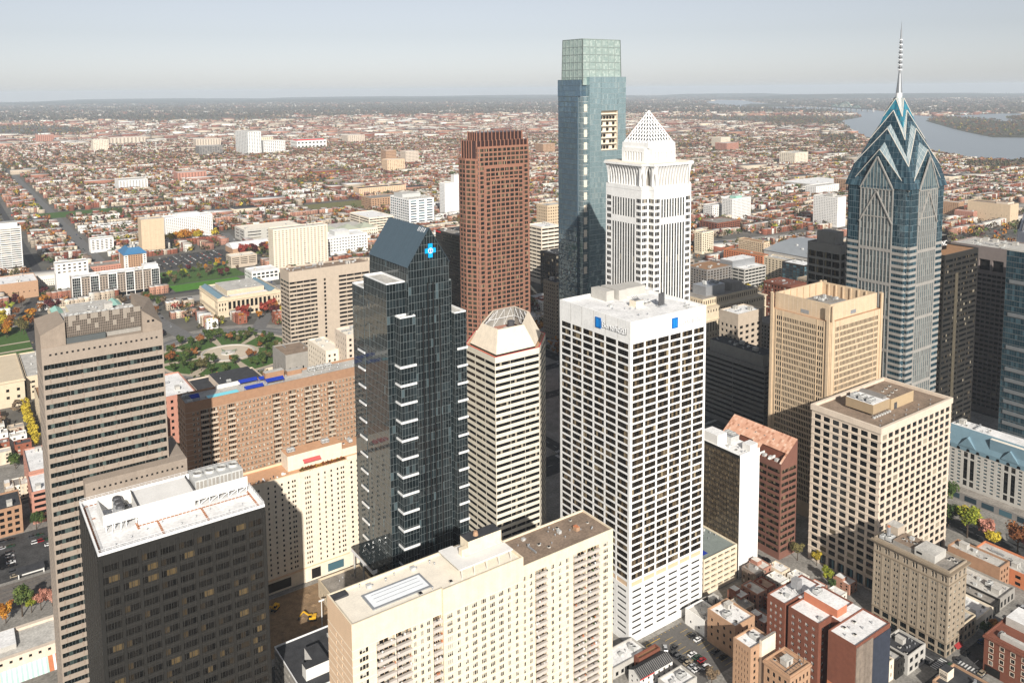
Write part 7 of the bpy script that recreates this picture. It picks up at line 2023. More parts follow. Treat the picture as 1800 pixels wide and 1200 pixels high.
# excavators and lighting mast on the building site
def excavator(name, label, x, y, rz):
    T = thing(name, label, 'excavator', (x, y, 0)); T.rotation_euler = (0, 0, rz)
    def p(nm, mb, m): return mb.build(nm, m, None)
    def add(nm, mb, m):
        o = mb.build(nm, m); o.parent = T
    for s in (-1.2, .7):
        b = MB(); b.box(-2.2, s, .1, 2.2, s + .6, .9, 0); b.box(-2.0, s - .02, .0, 2.0, s + .62, .1, 0); add('track', b, M['rubber'])
    b = MB(); b.box(-2.0, -1.3, 1.0, 1.3, 1.3, 2.0, 0); b.box(-2.0, -1.3, 2.0, -.4, 1.3, 2.5, 0); add('body', b, M['yellow_paint'])
    b = MB(); b.box(.1, .2, 2.0, 1.5, 1.2, 3.2, 0); b.box(0, .1, 3.2, 1.6, 1.3, 3.3, 1); add('cab', b, [M['pane'], M['yellow_paint']])
    b = MB(); b.bar((1.0, -.3, 1.8), (4.2, -.3, 4.4), .38, 0); add('boom', b, M['yellow_paint'])
    b = MB(); b.bar((4.2, -.3, 4.4), (6.4, -.3, 1.6), .28, 0); add('arm', b, M['yellow_paint'])
    b = MB(); b.frustum([(5.9, -.9), (7.0, -.9), (7.0, .3), (5.9, .3)], [(6.0, -.9), (6.6, -.9), (6.6, .3), (6.0, .3)], .5, 1.7, 0); add('bucket', b, M['steel_dk'])
excavator('excavator', 'yellow excavator in the sunlit part of the building site', 135.0, 362.0, 2.6)
excavator('excavator', 'yellow excavator in the shaded corner by the black tower', 123.0, 380.0, 3.8)
def mast():
    T = thing('light_mast', 'tall white lighting mast at the edge of the building site', 'light mast', (137, 354.5, 0))
    b = MB(); b.cyl(137, 354.5, 0, 13, .28, .18, 8, 0); b.build('pole', M['white_metal'], T)
    b = MB(); b.box(135.6, 354.2, 13, 138.4, 354.8, 13.5, 0, bottom=True); b.build('lamp_head', M['white_metal'], T)
mast()

# ================================================================ ground, streets, park circle, river
def struct(name, mb, m):
    o = mb.build(name, m); o["kind"] = 'structure'; return o
g, t_, b_ = _new('city_ground')
N, L = t_.nodes.new, t_.links.new
geo = N("ShaderNodeNewGeometry")
n1 = N("ShaderNodeTexNoise"); n1.inputs["Scale"].default_value = .0016; n1.inputs["Detail"].default_value = 8; n1.inputs["Roughness"].default_value = .65
n2 = N("ShaderNodeTexNoise"); n2.inputs["Scale"].default_value = .03; n2.inputs["Detail"].default_value = 6
L(geo.outputs["Position"], n1.inputs["Vector"]); L(geo.outputs["Position"], n2.inputs["Vector"])
c1 = N("ShaderNodeValToRGB"); e = c1.color_ramp.elements
e[0].position = .36; e[0].color = (.055, .06, .042, 1); e[1].position = .62; e[1].color = (.17, .155, .135, 1)
c2 = N("ShaderNodeValToRGB"); e = c2.color_ramp.elements
e[0].position = .35; e[0].color = (.05, .048, .045, 1); e[1].position = .7; e[1].color = (.16, .145, .125, 1)
L(n1.outputs[0], c1.inputs[0]); L(n2.outputs[0], c2.inputs[0])
mx = N("ShaderNodeMix"); mx.data_type = 'RGBA'; mx.inputs[0].default_value = .5
L(c1.outputs[0], mx.inputs[6]); L(c2.outputs[0], mx.inputs[7]); L(mx.outputs[2], b_.inputs["Base Color"]); b_.inputs["Roughness"].default_value = .95
G_ = MB()
R0 = 29300.0
ring = [(R0 * math.cos(2 * math.pi * i / 128), R0 * math.sin(2 * math.pi * i / 128)) for i in range(128)]
G_.face([(p[0], p[1], -.02) for p in ring])
struct('ground', G_, g)

# street grid of the centre: asphalt sheet with raised pavement blocks between the streets
SX = [(-45, -30), (79, 94), (207, 222), (345, 356), (466, 480), (536, 548), (655, 670), (790, 804)]
SY = [(155, 168), (311, 341), (411.5, 435), (520, 532), (575, 586), (648, 662)]
A_ = MB(); A_.face(((-300, 40, .004), (1000, 40, .004), (1000, 700, .004), (-300, 700, .004))); struct('street', A_, M['asphalt'])
xs = [-160] + [v for p in SX for v in p] + [900]; ys = [60] + [v for p in SY for v in p] + [690]
for i in range(0, len(xs), 2):
    for j in range(0, len(ys), 2):
        xa, xb, ya, yb = xs[i], xs[i + 1], ys[j], ys[j + 1]
        p = MB(); p.box(xa, ya, .004, xb, yb, .15, 0); struct('pavement', p, M['pavement'])
# road markings
mk = MB()
for a, b in SY:
    m = (a + b) / 2
    for x in range(-150, 880, 9): mk.face(((x, m - .12, .012), (x + 4, m - .12, .012), (x + 4, m + .12, .012), (x, m + .12, .012)))
for a, b in SX:
    m = (a + b) / 2
    for y in range(65, 690, 9): mk.face(((m - .12, y, .012), (m + .12, y, .012), (m + .12, y + 4, .012), (m - .12, y + 4, .012)))
for a, b in SX:
    for c, d in SY:
        for y in (c - 4.0, d + 1.2):
            for k in range(int((b - a) / 1.4)): mk.face(((a + .5 + k * 1.4, y, .0125), (a + 1.2 + k * 1.4, y, .0125), (a + 1.2 + k * 1.4, y + 2.8, .0125), (a + .5 + k * 1.4, y + 2.8, .0125)))
        for x in (a - 4.0, b + 1.2):
            for k in range(int((d - c) / 1.4)): mk.face(((x, c + .5 + k * 1.4, .0125), (x + 2.8, c + .5 + k * 1.4, .0125), (x + 2.8, c + 1.2 + k * 1.4, .0125), (x, c + 1.2 + k * 1.4, .0125)))
struct('road_markings', mk, M['paint_w'])
# parking lots, building site, rail cutting
def sheet(name, pts, z, m):
    s = MB(); s.face([(p[0], p[1], z) for p in pts]); return struct(name, s, m)
sheet('parking_lot', [(252, 222.5), (279, 222.5), (279, 256.5), (252, 256.5)], .156, mat('worn_asphalt', (.115, .108, .10), .95, .2, .3))
lm = MB()
for k in range(11):
    y = 224.5 + k * 2.7
    for x in (272.5, 262.5): lm.face(((x, y, .163), (x + 5, y, .163), (x + 5, y + .14, .163), (x, y + .14, .163)))
for k in range(10): lm.face(((254 + k * 2.6, 255.6, .163), (254.2 + k * 2.6, 255.6, .163), (254.2 + k * 2.6, 256.3, .163), (254 + k * 2.6, 256.3, .163)))
lm.face(((253, 254.2, .164), (262, 254.2, .164), (262, 254.5, .164), (253, 254.5, .164))); lm.face(((252.6, 246, .164), (252.9, 246, .164), (252.9, 254, .164), (252.6, 254, .164)))
struct('parking_markings', lm, M['paint_y'])
sheet('building_site', [(100, 346), (171, 346), (171, 389), (100, 389)], .156, M['dirt'])
d = MB()
for _ in range(60):
    x = random.uniform(102, 168); y = random.uniform(347, 387); r = random.uniform(.5, 2.4)
    d.cyl(x, y, .15, .15 + r * .35, r, r * .25, 7, 0)
o = d.build('earth_heap', M['dirt']); o["kind"] = 'stuff'
sheet('parking_lot', [(-30, 485), (44, 485), (44, 536), (-30, 536)], .156, M['asphalt'])
sheet('rail_yard', [(-60, 456), (76, 456), (76, 482), (-60, 482)], .156, mat('rail_ballast', (.16, .14, .12), .95, .3, .4))
rl = MB()
for y in (459, 463, 468, 472.5, 477):
    for q in (-.75, .75): rl.box(-60, y + q - .06, .16, 76, y + q + .06, .32, 0)
struct('railway_track', rl, M['steel_dk'])

# the park circle
CX, CY = 222.0, 800.0
def ringmb(r0, r1, z, n=72, a0=0, a1=2 * math.pi):
    s = MB()
    for i in range(n):
        a, b = a0 + (a1 - a0) * i / n, a0 + (a1 - a0) * (i + 1) / n
        s.face(((CX + r0 * math.cos(a), CY + r0 * math.sin(a), z), (CX + r1 * math.cos(a), CY + r1 * math.sin(a), z), (CX + r1 * math.cos(b), CY + r1 * math.sin(b), z), (CX + r0 * math.cos(b), CY + r0 * math.sin(b), z)))
    return s
pv = [(CX + 98 * math.cos(2 * math.pi * i / 60), CY + 98 * math.sin(2 * math.pi * i / 60)) for i in range(60)]
sheet('pavement', pv, .02, M['pavement'])
struct('street', ringmb(69, 86, .03), mat('pale_asphalt', (.15, .147, .142), .92, .15, .2))
struct('road_markings', ringmb(77.3, 77.7, .04), M['paint_w'])
sheet('path', [(CX + 66 * math.cos(2 * math.pi * i / 60), CY + 66 * math.sin(2 * math.pi * i / 60)) for i in range(60)], .03, M['path'])
for k in range(8):
    a0 = k * math.pi / 4 + .07; struct('lawn', ringmb(29, 62, .045, 10, a0, a0 + math.pi / 4 - .14), M['grass'])
sheet('fountain_basin', [(CX + 25 * math.cos(2 * math.pi * i / 48), CY + 25 * math.sin(2 * math.pi * i / 48)) for i in range(48)], .05, mat('pale_basin_floor', (.55, .47, .36), .7, .08, .2))
def fountain():
    T = thing('fountain', 'round stone fountain in the middle of the park circle', 'fountain', (CX, CY, 0))
    for nm, r0, r1, z, m in (('basin_rim', 23.8, 25.2, .9, 'concrete_lt'),):
        s = ringmb(r0, r1, z); 
        for i in range(72):
            a, b = 2 * math.pi * i / 72, 2 * math.pi * (i + 1) / 72
            for r in (r0, r1): s.face(((CX + r * math.cos(a), CY + r * math.sin(a), .05), (CX + r * math.cos(b), CY + r * math.sin(b), .05), (CX + r * math.cos(b), CY + r * math.sin(b), z), (CX + r * math.cos(a), CY + r * math.sin(a), z)))
        s.build(nm, M[m], T)
    s = MB(); s.cyl(CX, CY, .05, 1.2, 7, 6.5, 20, 0); s.cyl(CX, CY, 1.2, 2.2, 3, 2.6, 16, 0); s.build('pedestal', M['concrete_lt'], T)
    for k in range(3):
        a = k * 2.1; s = MB(); s.bar((CX + 4 * math.cos(a), CY + 4 * math.sin(a), 1.4), (CX + 7.5 * math.cos(a), CY + 7.5 * math.sin(a), 2.0), .8, 0, 7); s.bar((CX + 7 * math.cos(a), CY + 7 * math.sin(a), 1.9), (CX + 8.4 * math.cos(a), CY + 8.4 * math.sin(a), 3.0), .45, 0, 6); s.build('statue', mat('bronze_statue', (.16, .19, .13), .6, .2) if k == 0 else D.materials['bronze_statue'], T)
fountain()
# radial avenues, roads and lawns beyond the circle
def road(name, pts, w_, z, m):
    s = MB()
    for (a, b), (c, d) in zip(pts[:-1], pts[1:]):
        l = math.hypot(c - a, d - b); nx, ny = -(d - b) / l * w_ / 2, (c - a) / l * w_ / 2
        s.face(((a - nx, b - ny, z), (c - nx, d - ny, z), (c + nx, d + ny, z), (a + nx, b + ny, z)))
    return struct(name, s, m)
PA = D.materials['pale_asphalt']
road('street', [(CX - 20, CY + 78), (192, 960), (192, 1600), (192, 3200)], 17, .031, PA)
road('street', [(CX + 50, CY + 62), (345, 1010), (420, 1500)], 15, .032, PA)
road('street', [(CX - 70, CY + 34), (40, 905), (-200, 1100)], 24, .033, PA)
road('street', [(-300, 1085), (1400, 1085)], 12, .034, M['asphalt'])
road('street', [(CX - 75, CY), (-200, 800)], 13, .035, M['asphalt']); road('street', [(CX + 70, CY - 20), (700, 760)], 13, .036, M['asphalt'])
road('street', [(72, 690), (72, 1085), (108, 1250), (108, 2900)], 11, .037, M['asphalt'])
road('motorway', [(-400, 1040), (200, 1048), (520, 1020), (900, 930), (1500, 800), (2600, 760), (3300, 1100), (4200, 2000), (5600, 3600)], 30, .05, M['concrete'])
road('motorway', [(1500, 2300), (2200, 2350), (2900, 2500), (3600, 2900), (4600, 3900)], 28, .05, M['concrete'])
sheet('parking_lot', [(238, 1230), (372, 1250), (372, 1345), (300, 1345), (238, 1310)], .06, M['asphalt'])
sheet('lawn', [(240, 1090), (330, 1090), (330, 1130), (240, 1130)], .06, mat('bright_lawn', (.07, .20, .02), .95, .2, .2))
sheet('lawn', [(235, 1134), (345, 1134), (345, 1222), (235, 1222)], .06, M['grass'])
sheet('lawn', [(430, 1330), (520, 1330), (520, 1380), (400, 1380)], .06, M['grass'])
sheet('lawn', [(160, 1900), (330, 1900), (330, 1990), (160, 1990)], .06, M['grass'])
sheet('lawn', [(640, 1640), (900, 1680), (900, 1760), (660, 1760)], .06, mat('dry_lawn', (.16, .15, .06), .95, .2, .2))
sheet('lawn', [(-60, 905), (80, 905), (80, 1060), (-60, 1060)], .025, M['grass'])
road('path', [(-60, 930), (76, 935)], 5, .033, M['path']); road('path', [(-60, 960), (76, 963)], 4, .033, M['path'])
# river and islands (ground points found from the picture)
wm, t_, b_ = _new('river_water')
b_.inputs["Base Color"].default_value = (.20, .225, .24, 1); b_.inputs["Roughness"].default_value = .3; b_.inputs["Specular IOR Level"].default_value = .5
nz = t_.nodes.new("ShaderNodeTexNoise"); nz.inputs["Scale"].default_value = .02; nz.inputs["Detail"].default_value = 8
ge = t_.nodes.new("ShaderNodeNewGeometry"); t_.links.new(ge.outputs["Position"], nz.inputs["Vector"])
bp = t_.nodes.new("ShaderNodeBump"); bp.inputs["Strength"].default_value = .25; bp.inputs["Distance"].default_value = 4
t_.links.new(nz.outputs[0], bp.inputs["Height"]); t_.links.new(bp.outputs[0], b_.inputs["Normal"])
def px(x, y, z=0.0):
    d = Vector((0, 0, 0)) + RX * (x - 890) + RY * (y - 298) + RZ * 1438.99
    k = (z - 255) / d.z
    return (d.x * k, d.y * k)
river = [(1472, 214), (1482, 222), (1500, 233), (1525, 245), (1580, 257), (1640, 268), (1700, 279), (1760, 283), (1850, 288), (1990, 295), (1990, 210), (1850, 200), (1760, 200), (1690, 203), (1640, 206), (1575, 199), (1530, 193), (1470, 190), (1400, 188), (1345, 182), (1300, 176.5), (1262, 176), (1240, 180), (1255, 185), (1310, 189), (1385, 193), (1450, 195), (1508, 200), (1515, 206)]
sheet('river', [px(*q) for q in river], .5, wm)
isl = mat('island_earth', (.075, .07, .045), .95, .3, .01)
sheet('island', [px(*q) for q in ((1627, 213), (1645, 206), (1690, 207), (1760, 213), (1850, 218), (1990, 226), (1990, 252), (1850, 243), (1745, 242), (1700, 233), (1665, 224))], 1.0, isl)
sheet('island', [px(*q) for q in ((1768, 208), (1800, 204), (1850, 205), (1990, 212), (1990, 220), (1850, 214), (1790, 212))], 1.0, isl)
sheet('island', [px(*q) for q in ((1303, 185), (1320, 182.5), (1350, 183), (1385, 186), (1400, 188.5), (1330, 188))], 1.0, isl)
hl = MB()
rnd = random.Random(3)
for k in range(26):
    a = rnd.uniform(.15, 1.55); r = rnd.uniform(21000, 27500); x, y = r * math.cos(a), r * math.sin(a)
    s = rnd.uniform(1200, 3000); h = rnd.uniform(25, 70)
    n = 16
    P0 = [(x + s * 1.6 * math.cos(2 * math.pi * i / n), y + s * math.sin(2 * math.pi * i / n)) for i in range(n)]; P1 = [(x + s * .8 * math.cos(2 * math.pi * i / n), y + s * .5 * math.sin(2 * math.pi * i / n)) for i in range(n)]
    hl.frustum(P0, P1, -1, h, 0)
struct('hills', hl, mat('wooded_hill', (.05, .055, .035), .95, .3, .002))
def far_bridge():
    T = thing('bridge', 'long pale green arched truss bridge over the far river', 'bridge', (0, 0, 0))
    a = Vector((*px(1405, 188.5), 0)); b = Vector((*px(1535, 197), 0))
    d = MB(); d.bar(a + Vector((0, 0, 26)), b + Vector((0, 0, 26)), 9, 0); d.build('deck', M['concrete'], T)
    n = 16
    for k in range(n + 1):
        p = a.lerp(b, k / n); m = MB(); m.bar(p, p + Vector((0, 0, 22)), 9, 0); m.build('pier', M['concrete_lt'], T)
    m = MB()
    for s0, s1, h in ((.58, .76, 60), (.76, .86, 28), (.48, .58, 28)):
        q = [a.lerp(b, s0 + (s1 - s0) * i / 12) + Vector((0, 0, 30 + h * math.sin(math.pi * i / 12))) for i in range(13)]
        for u, v in zip(q[:-1], q[1:]): m.bar(u, v, 5, 0)
        for u in q[1:-1]: m.bar(u, Vector((u.x, u.y, 28)), 2.5, 0)
    m.build('arch', mat('bridge_green_paint', (.30, .40, .34), .6, .1), T)
far_bridge()
# ================================================================ row houses, trees, cars, air
rnd = random.Random(11)
nr = np.random.default_rng(5)
def vis(x, y, z=5.0, m=40):
    d = Vector((x, y, z - 255))
    c = d.dot(RZ)
    if c < 50: return False
    u = 890 + 1438.99 * d.dot(RX) / c; v = 298 + 1438.99 * d.dot(RY) / c
    return -m < u < 1800 + m and v < 1200 + m
# ground already taken
BX = []
for o in list(COL.objects):
    if o.parent is None and o.type == 'EMPTY' and o.get('category'):
        lo = [1e9, 1e9]; hi = [-1e9, -1e9]
        for c in o.children:
            if c.type == 'MESH' and len(c.data.vertices):
                for q in c.bound_box:
                    x = q[0] * c.scale[0] + c.location[0] + o.location[0]; y = q[1] * c.scale[1] + c.location[1] + o.location[1]
                    lo = [min(lo[0], x), min(lo[1], y)]; hi = [max(hi[0], x), max(hi[1], y)]
        BX.append((lo[0] - 4, lo[1] - 4, hi[0] + 4, hi[1] + 4))
BX += [(-60, 450, 80, 537), (235, 1085, 380, 1350), (-60, 900, 82, 1065), (425, 1325, 525, 1382), (160, 1895, 332, 1992), (640, 1640, 900, 1760), (300, 1440, 400, 1475)]
BX = np.array([b for b in BX if b[2] - b[0] < 400])
SEG = []
def addseg(pts, w_):
    for a, b in zip(pts[:-1], pts[1:]): SEG.append((*a, *b, w_))
addseg([(CX - 20, CY + 78), (192, 960), (192, 3200)], 13); addseg([(CX + 50, CY + 62), (345, 1010), (420, 1500)], 12); addseg([(CX - 70, CY + 34), (40, 905), (-200, 1100)], 16)
addseg([(-300, 1085), (1400, 1085)], 10); addseg([(72, 690), (72, 1085), (108, 1250), (108, 2900)], 10); addseg([(-300, 800), (900, 800)], 10)
addseg([(-400, 1040), (200, 1048), (520, 1020), (900, 930), (1500, 800), (2600, 760), (3300, 1100), (4200, 2000), (5600, 3600)], 22); addseg([(1500, 2300), (2200, 2350), (2900, 2500), (3600, 2900), (4600, 3900)], 20)
RV = [np.array(p) for p in ([px(*q) for q in river],)]
ISL = [[px(*q) for q in ((1627, 213), (1645, 206), (1690, 207), (1760, 213), (1850, 218), (1990, 226), (1990, 252), (1850, 243), (1745, 242), (1700, 233), (1665, 224))], [px(*q) for q in ((1768, 208), (1800, 204), (1850, 205), (1990, 212), (1990, 220), (1850, 214), (1790, 212))]]
def inside(P, X, Y):
    r = np.zeros(len(X), bool); n = len(P)
    for i in range(n):
        (x0, y0), (x1, y1) = P[i], P[(i + 1) % n]
        c = ((y0 > Y) != (y1 > Y)) & (X < (x1 - x0) * (Y - y0) / (y1 - y0 + 1e-9) + x0)
        r ^= c
    return r
def free(X, Y, m=0.0):
    X = np.asarray(X, float); Y = np.asarray(Y, float)
    k = np.ones(len(X), bool)
    for b in BX: k &= ~((X > b[0] - m) & (X < b[2] + m) & (Y > b[1] - m) & (Y < b[3] + m))
    k &= np.hypot(X - CX, Y - CY) > 92
    for (a, b, c, d, w_) in SEG:
        l2 = (c - a) ** 2 + (d - b) ** 2
        t = np.clip(((X - a) * (c - a) + (Y - b) * (d - b)) / l2, 0, 1)
        k &= np.hypot(X - a - t * (c - a), Y - b - t * (d - b)) > w_ + m
    for P in RV: k &= ~inside(P, X, Y)
    k &= ~((X < 1010) & (Y < 690) & (X > -300) & (Y < 440))
    return k
def frame(X, Y, m=60):
    dx, dy, dz = X, Y, np.full(len(X), -250.0)
    c = dx * RZ.x + dy * RZ.y + dz * RZ.z
    u = 890 + 1438.99 * (dx * RX.x + dy * RX.y + dz * RX.z) / np.maximum(c, 1); v = 298 + 1438.99 * (dx * RY.x + dy * RY.y + dz * RY.z) / np.maximum(c, 1)
    return (c > 50) & (u > -m) & (u < 1800 + m) & (v < 1260)

# candidate houses: rows of plots in street blocks
H_ = []; RID = [0]                             # x, y, half x, half y, height, row
def rowsin(xa, xb, ya, yb, bx, by, st, dens, seed):
    r = np.random.default_rng(seed)
    for gx in np.arange(xa, xb, bx):
        for gy in np.arange(ya, yb, by):
            if not (vis(gx, gy, 0, 160) or vis(gx + bx, gy + by, 0, 160)): continue
            kind = r.random()
            X0, X1, Y0, Y1 = gx + st / 2, gx + bx - st / 2, gy + st / 2, gy + by - st / 2
            if kind < .07:                     # one or two big low buildings
                n = r.integers(1, 3)
                for i in range(n):
                    w_ = (X1 - X0) / n; H_.append((X0 + w_ * (i + .5), (Y0 + Y1) / 2, w_ * r.uniform(.32, .46), (Y1 - Y0) * r.uniform(.3, .45), r.uniform(7, 16), RID[0])); RID[0] += 1
                continue
            if kind < .12: continue            # yard or green
            if r.random() < .62:               # terraces run along x
                d = min(13.0, (Y1 - Y0) / 2 - 4)
                for y in (Y0 + d / 2, Y1 - d / 2):
                    x = X0; h = r.uniform(7.5, 11); RID[0] += 1
                    while x < X1 - 4:
                        w_ = r.uniform(4.4, 6.4)
                        if r.random() < .1: h = r.uniform(7, 12.5)
                        if r.random() < dens: H_.append((x + w_ / 2, y, w_ / 2, d / 2 * r.uniform(.8, 1.05), h + r.uniform(-.5, .5), RID[0]))
                        x += w_
            else:
                d = min(13.0, (X1 - X0) / 4 - 2)
                nrow = max(2, int((X1 - X0) / (2 * d + 16)) * 2)
                for k in range(nrow):
                    x = X0 + d / 2 + (X1 - X0 - d) * k / (nrow - 1)
                    y = Y0; h = r.uniform(7.5, 11); RID[0] += 1
                    while y < Y1 - 4:
                        w_ = r.uniform(4.4, 6.4)
                        if r.random() < .1: h = r.uniform(7, 12.5)
                        if r.random() < dens: H_.append((x, y + w_ / 2, d / 2 * r.uniform(.8, 1.05), w_ / 2, h + r.uniform(-.5, .5), RID[0]))
                        y += w_
rowsin(-300, 2300, 690, 2700, 122, 66, 12, .93, 1)
rowsin(-900, 4800, 2700, 5200, 118, 74, 12, .8, 2)
rowsin(2300, 5200, 400, 2700, 118, 74, 12, .8, 3)
H0 = np.array(H_)
# a few hand-placed near rows: lower left behind the garage, and the small houses below the granite block
near = []
for i in range(7): near.append((24 + (i % 2) * 12 + rnd.uniform(-1, 1), 650 + i * 9, 5.2, 4.2, rnd.uniform(8, 10)))
for i in range(6): near.append((8 + (i % 2) * 7, 648 + i * 12, 3.2, 5.5, rnd.uniform(8, 10)))
for i in range(5): near.append((24 + i * 4.2, 590 + (i % 2) * 3, 2.6, 6, rnd.uniform(8, 10)))
LOW = [(307, 243.5, 3.4, 4.5, 6.5), (311.5, 249.5, 3.2, 4.2, 7.0), (319.5, 246.5, 3.6, 5.0, 8.0), (327, 246, 3.2, 4.2, 8.0), (338, 246.5, 3.6, 4.4, 6.5), (331.5, 256.5, 3.4, 4.6, 8.5), (339, 258, 3.4, 4.6, 8.0), (347.5, 241, 3.6, 4.0, 7.0), (345, 251, 3.4, 4.4, 7.5), (324, 237.5, 4.6, 3.2, 6.0), (306, 232, 3.2, 4.6, 6.0), (349, 231, 3.2, 3.6, 6.5), (352, 222.5, 3.6, 3.6, 6.0), (366, 226.5, 3.4, 4.6, 5.5), (322, 193, 3.6, 3.6, 6.0), (324, 202, 4, 4, 5.0), (325, 212, 4, 4.4, 5.0), (337, 206, 3.4, 4.4, 5.0)]
HN = np.array(near)
k = free(H0[:, 0], H0[:, 1], 3.0) & frame(H0[:, 0], H0[:, 1])
H0 = H0[k]
dist = np.hypot(H0[:, 0], H0[:, 1])
order = np.argsort(dist)
H0 = H0[order]
WALLS = [(.25, .085, .05), (.20, .075, .05), (.30, .13, .085), (.42, .22, .15), (.60, .50, .38), (.68, .64, .56), (.46, .38, .29), (.36, .18, .13), (.72, .70, .66), (.22, .17, .14)]
WNAME = ['red brick', 'dark red brick', 'rust brick', 'pink brick', 'cream', 'pale stucco', 'tan', 'brown brick', 'white', 'grey brown']
ROOFS = [(.70, .69, .66), (.58, .55, .50), (.40, .36, .31), (.26, .24, .22), (.07, .07, .075), (.36, .24, .17)]
RNAME = ['white', 'pale', 'tan', 'grey', 'black', 'brown']
WP = [.14, .07, .10, .14, .15, .13, .11, .06, .07, .03]; RP = [.38, .25, .16, .12, .06, .03]
wmats = [mat('house_' + n.replace(' ', '_'), c, .88, .14, .5) for n, c in zip(WNAME, WALLS)]
rmats = [mat('flat_roof_' + n, c, .92, .22, .4) for n, c in zip(RNAME, ROOFS)]
_hm = {}
def house_mesh(wi, ri, shape):
    key = (wi, ri, shape)
    if key in _hm: return _hm[key]
    b = MB(); r = random.Random(hash(key) % 999)
    # unit house: x -1..1, y -1..1, z 0..1 scaled by the object
    b.box(-1, -1, 0, 1, 1, .93, 0, 1)
    for (x0, y0, x1, y1) in ((-1, -1, 1, -.92), (-1, .92, 1, 1), (-1, -.92, -.9, .92), (.9, -.92, 1, .92)): b.box(x0, y0, .93, x1, y1, 1.0, 0)
    nz = 3
    for side in range(4):
        n = 2 if side in (0, 2) else 3
        for i in range(n):
            for j in range(nz):
                a = -1 + 2 * (i + .5) / n; z = .12 + j * .28; hw = .14 if n == 2 else .09
                t = r.random()
                if side == 0: b.face(((a - hw, -1.012, z), (a + hw, -1.012, z), (a + hw, -1.012, z + .16), (a - hw, -1.012, z + .16)), 2, t)
                if side == 2: b.face(((a - hw, 1.012, z), (a + hw, 1.012, z), (a + hw, 1.012, z + .16), (a - hw, 1.012, z + .16)), 2, t)
                if side == 3: b.face(((-1.012, a - hw, z), (-1.012, a + hw, z), (-1.012, a + hw, z + .16), (-1.012, a - hw, z + .16)), 2, t)
                if side == 1: b.face(((1.012, a - hw, z), (1.012, a + hw, z), (1.012, a + hw, z + .16), (1.012, a - hw, z + .16)), 2, t)
    if shape == 0: b.box(-.6, .2, .93, -.2, .5, 1.12, 0)
    if shape == 1: b.box(.3, -.3, .93, .7, .0, 1.06, 3); b.box(-.5, .4, .93, -.35, .55, 1.18, 0)
    if shape == 2: b.box(-.9, -.1, .93, .2, .8, 1.22, 0, 1)
    me = b.mesh('row_house', [wmats[wi], rmats[ri], M['pane_res'], M['unit']])
    _hm[key] = me
    return me
def put_house(q, label, group):
    wi = int(nr.choice(10, p=WP)); ri = int(nr.choice(6, p=RP))
    o = D.objects.new('row_house', house_mesh(wi, ri, int(nr.integers(0, 4))))
    o.location = (q[0], q[1], 0.0); o.scale = (q[2], q[3], q[4]); COL.objects.link(o)
    tag(o, f'{WNAME[wi]} house with {RNAME[ri]} flat roof {label}', 'house', group)
for q in LOW: put_house(q, 'below the red granite block', 'old houses below the granite block')
for q in HN: put_house(q, 'beside the yellow street trees', 'row houses at the left edge')
NB = 262
def where(x, y):
    if y < 1000: return 'near the park circle'
    if x < 420: return 'beyond the long white flats'
    if x < 800: return 'behind the hospital blocks'
    return 'beyond the white ribbed tower'
for q in H0[:NB]:
    put_house(q, where(q[0], q[1]), 'row houses in the middle distance')

# the rest of the house carpet as one mass
def carpet(name, X, Y, HX, HY, Z, wc, rc, mt):
    n = len(X)
    V = np.zeros((n, 8, 3)); sgn = [(-1, -1), (1, -1), (1, 1), (-1, 1)]
    for i, (a, b) in enumerate(sgn):
        V[:, i, 0] = X + a * HX; V[:, i, 1] = Y + b * HY; V[:, i, 2] = 0
        V[:, i + 4, 0] = X + a * HX; V[:, i + 4, 1] = Y + b * HY; V[:, i + 4, 2] = Z
    F = np.array([(0, 1, 5, 4), (1, 2, 6, 5), (2, 3, 7, 6), (3, 0, 4, 7), (4, 5, 6, 7)])
    idx = (F[None] + (np.arange(n) * 8)[:, None, None]).reshape(-1)
    me = D.meshes.new(name)
    me.vertices.add(n * 8); me.vertices.foreach_set("co", V.reshape(-1))
    me.loops.add(n * 20); me.loops.foreach_set("vertex_index", idx.astype(np.int32))
    me.polygons.add(n * 5); me.polygons.foreach_set("loop_start", np.arange(0, n * 20, 4, dtype=np.int32))
    col = np.ones((n, 5, 4), np.float32); col[:, :4, :3] = wc[:, None, :]; col[:, 4, :3] = rc
    at = me.attributes.new("col", 'FLOAT_COLOR', 'FACE'); at.data.foreach_set("color", col.reshape(-1))
    me.materials.append(mt); me.update(calc_edges=True)
    o = D.objects.new(name, me); COL.objects.link(o); o["kind"] = 'stuff'
    return o
